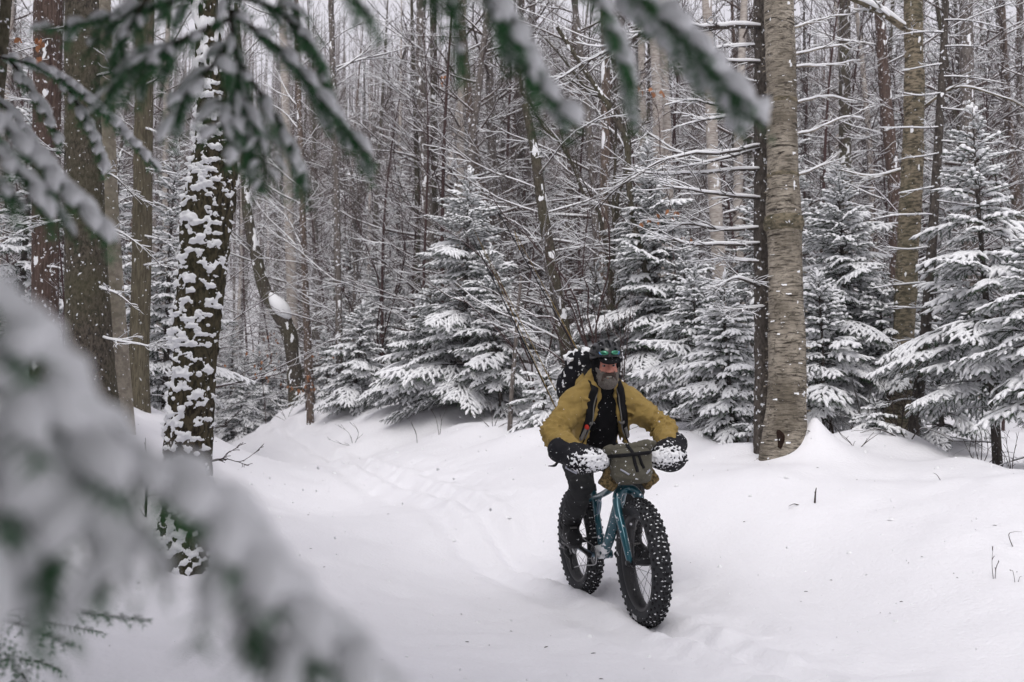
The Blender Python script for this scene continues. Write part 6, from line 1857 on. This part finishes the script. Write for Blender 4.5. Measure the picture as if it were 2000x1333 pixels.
jk.wrinkle(0.016, 7.5, (1.0, 1.0, 1.7), 0.035)
jk.wrinkle(0.006, 19, (1, 1, 1.4), 0.02, seed=4.0)
jo = jk.build('jacket', M['jacket'], rider)
# zip edges
for s in (-1, 1):
    pts = []
    for uu in np.linspace(0.03, -0.42, 12):
        w_ = np.interp(uu, [-0.55, -0.35, -0.15, 0.0, 0.10], [0.200, 0.165, 0.092, 0.060, 0.066]) + 0.004
        c_ = np.interp(uu, [-0.55, -0.35, -0.15, 0.0], [0.012, 0.010, 0.004, 0.0])
        q = NK + UT * uu + np.array((0, c_ + s * (w_ + 0.004), 0))
        pts.append(jk.project(q + FTN * 0.35, -FTN, 0.001))
    mb = MB(); tube(mb, smooth_path(pts, 40), 0.0048, 6); mb.build('zip', M['strap'], jo)

for s in (-1, 1):
    pts = []
    for uu, yy in ((-0.02, 0.165), (-0.09, 0.185), (-0.17, 0.190)):
        q = NK + UT * uu + np.array((0, s * yy, 0)); pts.append(jk.project(q + FTN * 0.35, -FTN, 0.0005))
    mb = MB(); tube(mb, smooth_path(pts, 14), 0.0030, 5); mb.build('seam', M['jacket'], jo)
    ax = unit(WR(s) - EL(s)); a_ = unit(np.cross(ax, UP)); b_ = np.cross(ax, a_); c_ = WR(s) - ax * 0.035
    ring_ = [jk.project(c_ + (a_ * math.cos(t) + b_ * math.sin(t)) * 0.16, -(a_ * math.cos(t) + b_ * math.sin(t)), 0.0005) for t in np.linspace(0, 6.283, 25)]
    mb = MB(); tube(mb, ring_, 0.0032, 5); mb.build('cuff_seam', M['jacket'], jo)
    pts = []
    for uu, yy in ((-0.30, 0.150), (-0.30, 0.190), (-0.37, 0.185)):
        q = NK + UT * uu + np.array((0, s * yy, 0)); pts.append(jk.project(q + FTN * 0.35, -FTN, 0.0005))
    mb = MB(); tube(mb, np.array(pts), 0.0030, 5); mb.build('pocket_welt', M['jacket'], jo)

# ------------------------------------------------------------------ backpack
PC = CH - FTN * 0.265 + UT * 0.00 + np.array((0, 0.020, 0))
PRt = Matrix(((UT[0], 0, -FTN[0]), (0, 1, 0), (UT[2], 0, -FTN[2])))
PRt = Matrix(((0.815, 0, 0.579), (0, 1, 0), (-0.579, 0, 0.815)))
pk = SDF(PC - 0.40, PC + 0.40, 0.010)
pk.rbox(PC, (0.100, 0.165, 0.225), 0.07, 0.02, rot=PRt)
pk.rbox(PC - FTN * 0.08 - UT * 0.05, (0.06, 0.13, 0.13), 0.05, 0.03, rot=PRt)
for s in (-1, 1): pk.ell(PC + np.array((0, s * 0.165, 0)) + UT * 0.02, (0.075, 0.05, 0.13), 0.03, rot=PRt)
pk.capsule(PC + UT * 0.225 + (0, -0.14, 0), PC + UT * 0.225 + (0, 0.14, 0), 0.052, 0.052, 0.03)
pk.wrinkle(0.018, 7, band=0.04)
pack = pk.build('backpack', M['pack'])
tag(pack, 'snow-dusted black backpack on the back of the man in the mustard jacket', 'backpack'); on_bike(pack)
for s in (-1, 1):
    # shoulder strap over jacket front
    pts = []
    for uu, yy in ((0.045, 0.085), (0.0, 0.098), (-0.06, 0.110), (-0.13, 0.120), (-0.20, 0.132), (-0.27, 0.160)):
        q = NK + UT * uu + np.array((0, s * yy, 0))
        pts.append(jk.project(q + FTN * 0.35, -FTN, 0.003))
    back = PC + UT * 0.18 + FTN * 0.08 + np.array((0, s * 0.07, 0))
    top = jk.project(NK + np.array((-0.055, s * 0.088, 0.30)), (0, 0, -1), 0.004)
    mb = MB(); ribbon(mb, smooth_path([back, top] + pts, 40), np.interp(np.linspace(0, 1, 40), [0, .3, .8, 1], [0.045, 0.046, 0.046, 0.025]), 0.012, np.array((0.75, 0, 0.35)))
    mb.build('shoulder_strap', M['strap'], pack)
    mb = MB(); pth = smooth_path(pts, 24) + FTN * 0.016 + np.array((0, -s * 0.022, 0)); tube(mb, pth, 0.0042, 6); mb.build('strap_piping', M['grey_web'], pack)
    low = smooth_path([pts[-2] + FTN * 0.016, pts[-1] + FTN * 0.01, jk.project(np.array((0.60, s * 0.55, 1.12)), (0, -s, 0), 0.004)], 14)
    mb = MB(); ribbon(mb, low, 0.022, 0.006, FTN + np.array((0, s * 0.6, 0))); mb.build('strap_tail', M['grey_web'], pack)
    if s < 0:
        c_ = pts[4] + FTN * 0.014 + np.array((0, 0.004, 0.02))
        L_ = SDF(c_ - 0.05, c_ + 0.05, 0.004); L_.capsule(c_ + (0, 0, 0.014), c_ - (0, 0, 0.016), 0.013, 0.016, 0.0); L_.build('red_clip', M['red'], pack)
    else:
        sh_ = jk.project(NK + np.array((0.1, 0.115, 0.02)) + FTN * 0.3, -FTN, 0.004)
        mb = MB()
        for dz in (0, 0.03): tube(mb, smooth_path([sh_ + (0, -0.03, dz), sh_ + (0.01, 0.0, dz + 0.008), sh_ + (0, 0.035, dz - 0.01)], 8), 0.006, 6)
        mb.build('strap_tail', M['grey_web'], pack)
pts = []
for yy in np.linspace(-0.118, 0.118, 11):
    q = NK + UT * (-0.155 - 0.02 * (1 - (yy / 0.118) ** 2)) + np.array((0, yy, 0))
    a = jk.project(q + FTN * 0.35, -FTN, 0.004)
    pts.append(a)
pts = np.array(pts); fmax = (pts @ FTN)
for i in range(2, 9): pts[i] += FTN * max(0, np.interp(i, [2, 8], [fmax[2], fmax[8]]) - fmax[i])
mb = MB(); ribbon(mb, smooth_path(pts, 30) + FTN * 0.012, 0.017, 0.005, FTN); mb.build('chest_strap', M['grey_web'], pack)
c_ = pts[5] + FTN * 0.018; L_ = SDF(c_ - 0.05, c_ + 0.05, 0.004); L_.rbox(c_, (0.008, 0.026, 0.014), 0.004, rot=PRt); L_.build('buckle', M['strap'], pack)
mb = MB(); ribbon(mb, smooth_path([pts[5] + FTN * 0.016, pts[5] + FTN * 0.02 + (0.005, 0.03, -0.05), pts[5] + (0.01, 0.07, -0.11)], 10), 0.012, 0.003, FTN); mb.build('strap_tail', M['grey_web'], pack)
# snow lying on the pack
T = pk
idx = np.nonzero(np.abs(T.D) < 0.03)
p = np.stack([T.lo[k] + T.h * idx[k] for k in range(3)], -1)
gzd = np.gradient(T.D, axis=2)[idx] / T.h
f = fbm3(p * 38, 3)
T.D[idx] -= np.clip((f - 0.66 + 0.16 * np.clip(gzd, -1, 1)) * 0.13, -0.02, 0.018).astype(np.float32)
tag(T.build('snow_crust', M['snow'], pack), kind='stuff')
# ------------------------------------------------------------------ twigs, shrubs, dead leaves
rt = np.random.default_rng(99)
def twig(label, px, py, d, stems, r=0.004, mat='twig', snow=0.35, name='twig', cat='twig', twigs=3, tl=0.12, group=None, bury=0.06):
    """stems: lists of (px, py, d) starting near the ground point"""
    base = P(px, py, d)
    base[2] = gz(base[0], base[1])
    root = thing(name, base, label, cat, group)
    off = base - P(px, py, d)
    for st in stems:
        pts = [np.zeros(3) - UP * bury] + [P(*q) + off - base for q in st]
        limb(root, pts, r, r * 0.35, [M[mat], M['snow']], rt, twigs=twigs, tl=tl, depth=1 if tl > 0.2 else 0, snow=snow, name='stem', n=5, snow_add=0.002)
    return root
twig('short bent twig standing in the snow left of the central spruce', 815, 835, 13.4, [[(812, 815, 13.4), (800, 790, 13.3)]])
twig('forked twig poking from the snow below the central spruce', 858, 838, 13.2, [[(852, 810, 13.2), (842, 788, 13.2)], [(862, 812, 13.2), (868, 795, 13.1)]])
twig('sprawling leafless sprig on the snow just left of the pale dead stem', 962, 842, 12.6, [[(960, 815, 12.6), (957, 800, 12.6)], [(985, 838, 12.5), (1010, 834, 12.5)], [(940, 828, 12.6), (925, 820, 12.6)], [(975, 822, 12.6), (990, 812, 12.6)]])
twig('arching thin twigs on the snow below the low left spruces', 690, 850, 14.5, [[(680, 830, 14.5), (655, 812, 14.5)], [(700, 832, 14.4), (690, 812, 14.4)], [(668, 852, 14.4), (640, 842, 14.3)]])
twig('row of fine twigs on the far bank beside the short stump', 560, 800, 18, [[(548, 780, 18), (530, 765, 18)], [(570, 780, 18), (585, 760, 18)], [(590, 795, 18), (612, 790, 18)], [(540, 795, 18), (515, 788, 18)]], twigs=4, tl=0.25)
twig('thin twigs leaning out over the far end of the trail', 470, 815, 21, [[(480, 795, 21), (500, 780, 21)], [(462, 800, 21), (450, 785, 21)]], tl=0.25)
twig('snow-capped broken stick standing in the open snow at right', 1590, 985, 7.6, [[(1592, 970, 7.6), (1594, 956, 7.6)]], r=0.009, snow=1.0, twigs=2, tl=0.05)
twig('short dark twig lying beside the snow-capped broken stick', 1560, 985, 7.6, [[(1550, 984, 7.58), (1540, 988, 7.55)]], r=0.005, bury=0.005, twigs=1, tl=0.04)
twig('little curved twig on the rounded snow mound at right', 1838, 952, 7.8, [[(1830, 942, 7.8), (1822, 938, 7.8)], [(1850, 952, 7.8), (1856, 950, 7.8)]], r=0.003, twigs=0, bury=0.01)
twig('hooked twig at the right edge of the open snow', 1985, 1068, 6.2, [[(1970, 1048, 6.2), (1980, 1040, 6.2), (1996, 1040, 6.2)]], r=0.003, twigs=0)
twig('tiny branched weed in the snow near the lower right edge', 1942, 1155, 5.8, [[(1938, 1130, 5.8), (1940, 1092, 5.8)], [(1946, 1135, 5.8), (1952, 1122, 5.8)]], r=0.0022, twigs=3, tl=0.03)
twig('fine grass stalk at the right edge below the branched weed', 1985, 1168, 5.7, [[(1992, 1160, 5.7), (1998, 1158, 5.7)], [(1980, 1150, 5.7), (1975, 1145, 5.7)]], r=0.0018, twigs=1, tl=0.02)
twig('thin forked sapling in the snow left of the snow-plastered trunk', 283, 1035, 6.9, [[(285, 980, 6.9), (290, 930, 6.9), (284, 880, 6.9)], [(288, 960, 6.9), (304, 930, 6.85)], [(284, 1000, 6.9), (318, 992, 6.8)]], r=0.005, twigs=3, tl=0.08, snow=0.5)
twig('bare twigs arching over the snow hump right of the biggest birch', 1775, 878, 9.6, [[(1720, 862, 9.5), (1680, 872, 9.4)], [(1735, 840, 9.7), (1715, 835, 9.7)], [(1750, 850, 9.6), (1742, 800, 9.6)], [(1800, 860, 9.5), (1830, 868, 9.4), (1862, 888, 9.3)]], r=0.007, twigs=4, tl=0.2, snow=0.7)
twig('leaning brown stems in the hollow right of the biggest birch', 1640, 872, 10.6, [[(1625, 840, 10.6), (1605, 800, 10.6), (1590, 740, 10.6)], [(1620, 850, 10.7), (1628, 800, 10.7)]], r=0.016, mat='twig', twigs=4, tl=0.25, snow=0.8)
twig('sprig with needles bent down over the snow beside the biggest birch', 1672, 912, 9.2, [[(1660, 905, 9.1), (1640, 885, 9.0)], [(1700, 900, 9.2), (1730, 880, 9.2)]], r=0.005, twigs=4, tl=0.15, snow=0.6)
twig('cluster of drooping dry stems under the largest right spruce', 1915, 925, 9.3, [[(1918, 880, 9.3), (1910, 850, 9.3)], [(1905, 890, 9.25), (1915, 840, 9.3)], [(1930, 900, 9.3), (1920, 850, 9.4)], [(1950, 905, 9.2), (1925, 855, 9.3)], [(1895, 905, 9.2), (1900, 870, 9.2)]], r=0.005, twigs=3, tl=0.12, snow=0.5)
twig('thin brush sticking out of the snow under the left forearm of the rider', 1288, 880, 10.4, [[(1270, 840, 10.4), (1245, 825, 10.4)], [(1262, 860, 10.4), (1240, 865, 10.4)], [(1280, 845, 10.4), (1290, 800, 10.4)], [(1268, 850, 10.3), (1262, 800, 10.3)]], r=0.0035, twigs=4, tl=0.18, snow=0.3)
twig('slanting thin twig in the snow at the right elbow of the rider', 1066, 845, 11.4, [[(1055, 828, 11.4), (1040, 808, 11.4)]], r=0.004, twigs=1, tl=0.05)

twig('fan of bare stems rising between the biggest birch and the dark rugged birch', 1690, 868, 10.5, [[(1680, 820, 10.5), (1668, 770, 10.5)], [(1695, 820, 10.5), (1700, 760, 10.6)], [(1712, 840, 10.4), (1735, 800, 10.4)], [(1670, 850, 10.4), (1645, 830, 10.3)]], r=0.006, twigs=4, tl=0.2, snow=0.6)
twig('low dark brush in the shade under the dark rugged birch', 1760, 880, 10.2, [[(1745, 840, 10.2), (1730, 800, 10.2)], [(1765, 840, 10.2), (1775, 790, 10.2)], [(1780, 860, 10.1), (1810, 835, 10.1)]], r=0.006, twigs=4, tl=0.22, snow=0.6)
twig('thin bare stems at the foot of the spruce by the left forearm of the rider', 1400, 870, 10.6, [[(1392, 840, 10.6), (1385, 800, 10.6)], [(1410, 850, 10.6), (1425, 825, 10.6)]], r=0.004, twigs=3, tl=0.12, snow=0.4)
twig('dry grass-like stems by the right frame edge under the cut-off spruce', 1975, 930, 8.8, [[(1970, 900, 8.8), (1962, 860, 8.8)], [(1980, 900, 8.8), (1990, 855, 8.8)], [(1965, 905, 8.7), (1950, 880, 8.7)]], r=0.004, twigs=3, tl=0.12, snow=0.4)

# multi-stemmed shrubs with long bare whips behind the rider
twig('leafless many-stemmed shrub fanning out left of the helmet of the rider', 1170, 790, 11.8, [[(1120, 614, 11.9), (1042, 564, 12.2), (931, 515, 12.6)], [(1130, 560, 11.9), (1042, 432, 12.2), (948, 317, 12.6)], [(1150, 640, 11.8), (1100, 520, 12.0), (1075, 430, 12.2)],
      [(1160, 620, 11.8), (1140, 470, 11.7), (1150, 350, 11.7)], [(1165, 600, 11.8), (1190, 450, 11.6), (1170, 340, 11.5)], [(1120, 680, 11.7), (1040, 620, 11.6), (990, 600, 11.5)], [(1140, 680, 11.9), (1085, 600, 12.2), (1050, 500, 12.5)]],
     r=0.014, mat='twig_red', name='shrub', cat='shrub', twigs=9, tl=0.55, snow=1.0)
twig('leafless shrub of upright whips behind the helmet of the rider', 1212, 800, 12.0, [[(1210, 640, 12), (1205, 560, 12)], [(1190, 650, 12), (1178, 570, 12)], [(1222, 640, 12), (1235, 560, 12)], [(1215, 660, 11.9), (1225, 600, 11.8)]], r=0.008, mat='twig_red', name='shrub', cat='shrub', twigs=6, tl=0.3, snow=0.8)
twig('long-armed leafless shrub crossing in front of the leaning broken trunk', 1060, 800, 13.2, [[(1000, 640, 13.2), (900, 560, 13.2), (800, 500, 13.2)], [(1010, 600, 13.0), (930, 470, 13.0), (850, 400, 13)], [(1080, 620, 13.2), (1130, 500, 13.3), (1200, 440, 13.4)]], r=0.014, mat='twig_red', name='shrub', cat='shrub', twigs=10, tl=0.7, snow=1.0)
twig('tangle of snow-lined whips between the slender trees left of the central spruce', 720, 770, 17.5, [[(700, 640, 17.5), (640, 520, 17.5), (560, 470, 17.5)], [(740, 600, 17.5), (700, 440, 17.5), (610, 330, 17.5)], [(760, 620, 17.2), (790, 480, 17), (760, 330, 17)], [(690, 680, 17.4), (600, 620, 17.3), (520, 600, 17.2)]], r=0.016, mat='twig_red', name='shrub', cat='shrub', twigs=14, tl=0.9, snow=1.0)
twig('tall tangle of snow-lined branches above the left slender trees', 690, 770, 20, [[(690, 400, 20), (640, 240, 20), (560, 150, 20)], [(700, 380, 20), (760, 220, 20), (800, 100, 20)], [(690, 450, 20), (600, 330, 19.8), (500, 290, 19.7)], [(695, 420, 20), (740, 330, 20), (830, 270, 20)]], r=0.03, mat='bark_gray', name='bare_tree', cat='tree', twigs=20, tl=1.1, snow=1.0)
twig('bare young tree with long rising limbs behind the broken-topped trunk', 985, 780, 17.5, [[(985, 500, 17.5), (930, 330, 17.5), (850, 240, 17.5)], [(990, 480, 17.5), (1010, 330, 17.3), (1100, 220, 17.2)], [(985, 450, 17.5), (960, 300, 17.5), (990, 100, 17.5)]], r=0.03, mat='bark_gray', name='bare_tree', cat='tree', twigs=20, tl=1.0, snow=1.0)
twig('bare young tree with snow-laden limbs crossing above the helmet of the rider', 1195, 815, 13.4, [[(1190, 520, 13.4), (1120, 330, 13.3), (1030, 200, 13.2), (1000, 60, 13.2)], [(1195, 500, 13.4), (1195, 240, 13.2), (1110, 150, 13.0)], [(1195, 480, 13.4), (1230, 290, 13.4), (1160, 180, 13.3), (1060, 90, 13.2)]], r=0.034, mat='bark_dark', name='bare_tree', cat='tree', twigs=14, tl=0.8, snow=1.2)

# saplings that keep last autumn's leaves
_l = MB()
_u = np.linspace(0, 1, 5)
_wd = np.array([0.004, 0.017, 0.021, 0.014, 0.001])
_v = []
for q, w_ in zip(_u, _wd):
    _v += [(-w_, 0.004 * math.sin(q * 3), -0.062 * q), (0, 0.010 * q, -0.062 * q), (w_, 0.005 * math.cos(q * 3), -0.062 * q)]
_l.add(_v, [(i * 3 + j, i * 3 + j + 1, i * 3 + j + 4, i * 3 + j + 3) for i in range(4) for j in range(2)])
LEAF = _l.mesh('leaf', M['dead_leaf'])
def leafy(label, px, py, d, stem, spots, r=0.008):
    root = twig(label, px, py, d, [stem], r=r, mat='twig_red', name='beech_sapling', cat='sapling', twigs=8, tl=0.4, snow=1.0)
    b = np.array(root.location)
    for (x, y, dd, n, spread) in spots:
        c = P(x, y, dd) - b
        tw = MB(); bare_branch(tw, c + (0.10, 0, 0.02), (-1, 0.2, -0.05), 0.25, 0.003, rt, depth=0, snow=0.8); tw.build('twig', [M['twig_red'], M['snow']], root)
        for i in range(n):
            o = link('leaf', LEAF, root)
            o.location = c + rt.normal(size=3) * spread * np.array((1, 1, 0.6))
            o.rotation_euler = (rt.uniform(-0.6, 0.6), rt.uniform(-0.6, 0.6), rt.random() * 6.28)
            s = 0.8 + 0.6 * rt.random(); o.scale = (s, s, s)
    return root
leafy('beech sapling keeping a few rust-brown leaves in front of the twin pale birches', 1330, 820, 12.6, [(1325, 600, 12.6), (1310, 430, 12.6), (1290, 260, 12.6), (1270, 170, 12.6)],
      [(1280, 425, 12.6, 5, 0.045), (1262, 432, 12.6, 4, 0.04), (1318, 415, 12.5, 7, 0.06), (1258, 178, 12.6, 4, 0.05), (1286, 180, 12.6, 5, 0.05), (1338, 465, 12.5, 3, 0.04), (1235, 178, 12.6, 2, 0.04)])
leafy('beech sapling with a pair of rust-brown leaf tufts by the reddish trunk', 140, 850, 9.8, [(120, 500, 9.8), (90, 200, 9.8), (70, 90, 9.8)], [(80, 80, 9.8, 7, 0.04), (76, 120, 9.8, 4, 0.03), (40, 76, 9.8, 2, 0.03)], r=0.010)
leafy('low beech sapling full of pale orange leaves under the crooked tree', 520, 795, 19.5, [(515, 720, 19.5), (505, 660, 19.5)], [(515, 690, 19.5, 16, 0.20), (505, 730, 19.5, 14, 0.22), (530, 660, 19.5, 8, 0.15)])
leafy('low beech sapling of orange-brown leaves at the foot of the dark slender tree', 596, 785, 17.6, [(600, 760, 17.6), (606, 735, 17.6)], [(578, 758, 17.6, 9, 0.08), (600, 752, 17.6, 8, 0.08), (606, 735, 17.6, 6, 0.06), (625, 700, 17.6, 4, 0.08)])
leafy('slim beech sapling with brown leaves left of the central spruce top', 890, 790, 17.2, [(895, 400, 17.2), (880, 250, 17.2)], [(864, 168, 17.2, 4, 0.05), (872, 148, 17.2, 3, 0.05), (640, 615, 18, 0, 0.1)])

# ------------------------------------------------------------------ needles, bark crumbs and fallen clumps on the snow
_lt = MB(); rl = np.random.default_rng(31)
n_ = 520
ly = 4.3 + 13 * rl.random(n_) ** 0.8; lx = (rl.random(n_) * 2 - 1) * 0.53 * ly
keep = (np.abs(trail_sd(lx, ly)) > 0.5) & (rl.random(n_) < 0.35 + 0.65 * noise2(lx / 0.9, ly / 0.9, 2.0))
lx, ly = lx[keep], ly[keep]; lz = ground_z(lx, ly)
for x, y, z in zip(lx, ly, lz):
    a = rl.random() * 6.28; L = 0.003 + 0.012 * rl.random() ** 2; w_ = 0.0012 + 0.0018 * rl.random()
    c_, s_ = math.cos(a), math.sin(a)
    _lt.add([(x - c_ * L + s_ * w_, y - s_ * L - c_ * w_, z + 0.001), (x + c_ * L + s_ * w_, y + s_ * L - c_ * w_, z + 0.003), (x + c_ * L - s_ * w_, y + s_ * L + c_ * w_, z + 0.004), (x - c_ * L - s_ * w_, y - s_ * L + c_ * w_, z + 0.003), (x, y, z + 0.006)],
            None, [(0, 1, 4), (1, 2, 4), (2, 3, 4), (3, 0, 4)], 0)
n_ = 420
ly = 4.3 + 9 * rl.random(n_); lx = (rl.random(n_) * 2 - 1) * 0.53 * ly
lz = ground_z(lx, ly)
for x, y, z in zip(lx, ly, lz):
    r_ = 0.006 + 0.018 * rl.random() ** 3
    th = np.arange(7) * 0.8976
    rr_ = r_ * (0.7 + 0.6 * rl.random(7))
    _lt.add(np.concatenate([np.stack([x + rr_ * np.cos(th), y + rr_ * np.sin(th), np.full(7, z - 0.003)], -1), np.stack([x + 0.6 * rr_ * np.cos(th), y + 0.6 * rr_ * np.sin(th), z + 0.5 * rr_], -1), [(x, y, z + 0.62 * r_)]]),
            ring_quads(2, 7), [(7 + k, 7 + (k + 1) % 7, 14) for k in range(7)], 1)
tag(_lt.build('forest_litter', [M['twig'], M['snow']]), kind='stuff')

# ------------------------------------------------------------------ snow in the air
_sf = MB(); rs = np.random.default_rng(12)
_oct = np.array([(1, 0, 0), (-1, 0, 0), (0, 1, 0), (0, -1, 0), (0, 0, 1), (0, 0, -1)], float)
_of = [(0, 2, 4), (2, 1, 4), (1, 3, 4), (3, 0, 4), (2, 0, 5), (1, 2, 5), (3, 1, 5), (0, 3, 5)]
for i in range(2600):
    y = 2.6 + 15 * rs.random() ** 0.75
    x = (rs.random() * 2 - 1) * 0.53 * y
    z = CAM_Z + (-0.27 + 0.72 * rs.random()) * y
    if z < gz(x, y) + 0.03: continue
    r_ = 0.0018 + 0.0042 * rs.random() ** 1.6
    _sf.add(_oct * r_ * (1, 1, 0.8 + 0.6 * rs.random()) + (x, y, z), None, _of)
tag(_sf.build('falling_snow', M['snow']), kind='stuff')

# ------------------------------------------------------------------ snowy air
HAZE = 0.0022
if HAZE > 0:
    hz = MB()
    x0, x1, y0, y1, z0, z1 = -168, 168, -34, 228, -1.6, 62
    z0 = float(_Z.min()) - 1.0
    hz.add([(x, y, z) for z in (z0, z1) for y in (y0 - 4, y1 + 6) for x in (x0 - 6, x1 + 6)], [(0, 2, 3, 1), (4, 5, 7, 6), (0, 1, 5, 4), (2, 6, 7, 3), (0, 4, 6, 2), (1, 3, 7, 5)])
    hm_ = bpy.data.materials.new('snowy_air'); hm_.use_nodes = True
    nt = hm_.node_tree; nt.nodes.clear()
    pv = nt.nodes.new('ShaderNodeVolumePrincipled'); ou = nt.nodes.new('ShaderNodeOutputMaterial')
    pv.inputs['Color'].default_value = (0.93, 0.91, 0.95, 1); pv.inputs['Density'].default_value = HAZE
    nt.links.new(pv.outputs[0], ou.inputs['Volume'])
    tag(hz.build('haze', hm_, smooth=False), kind='stuff')
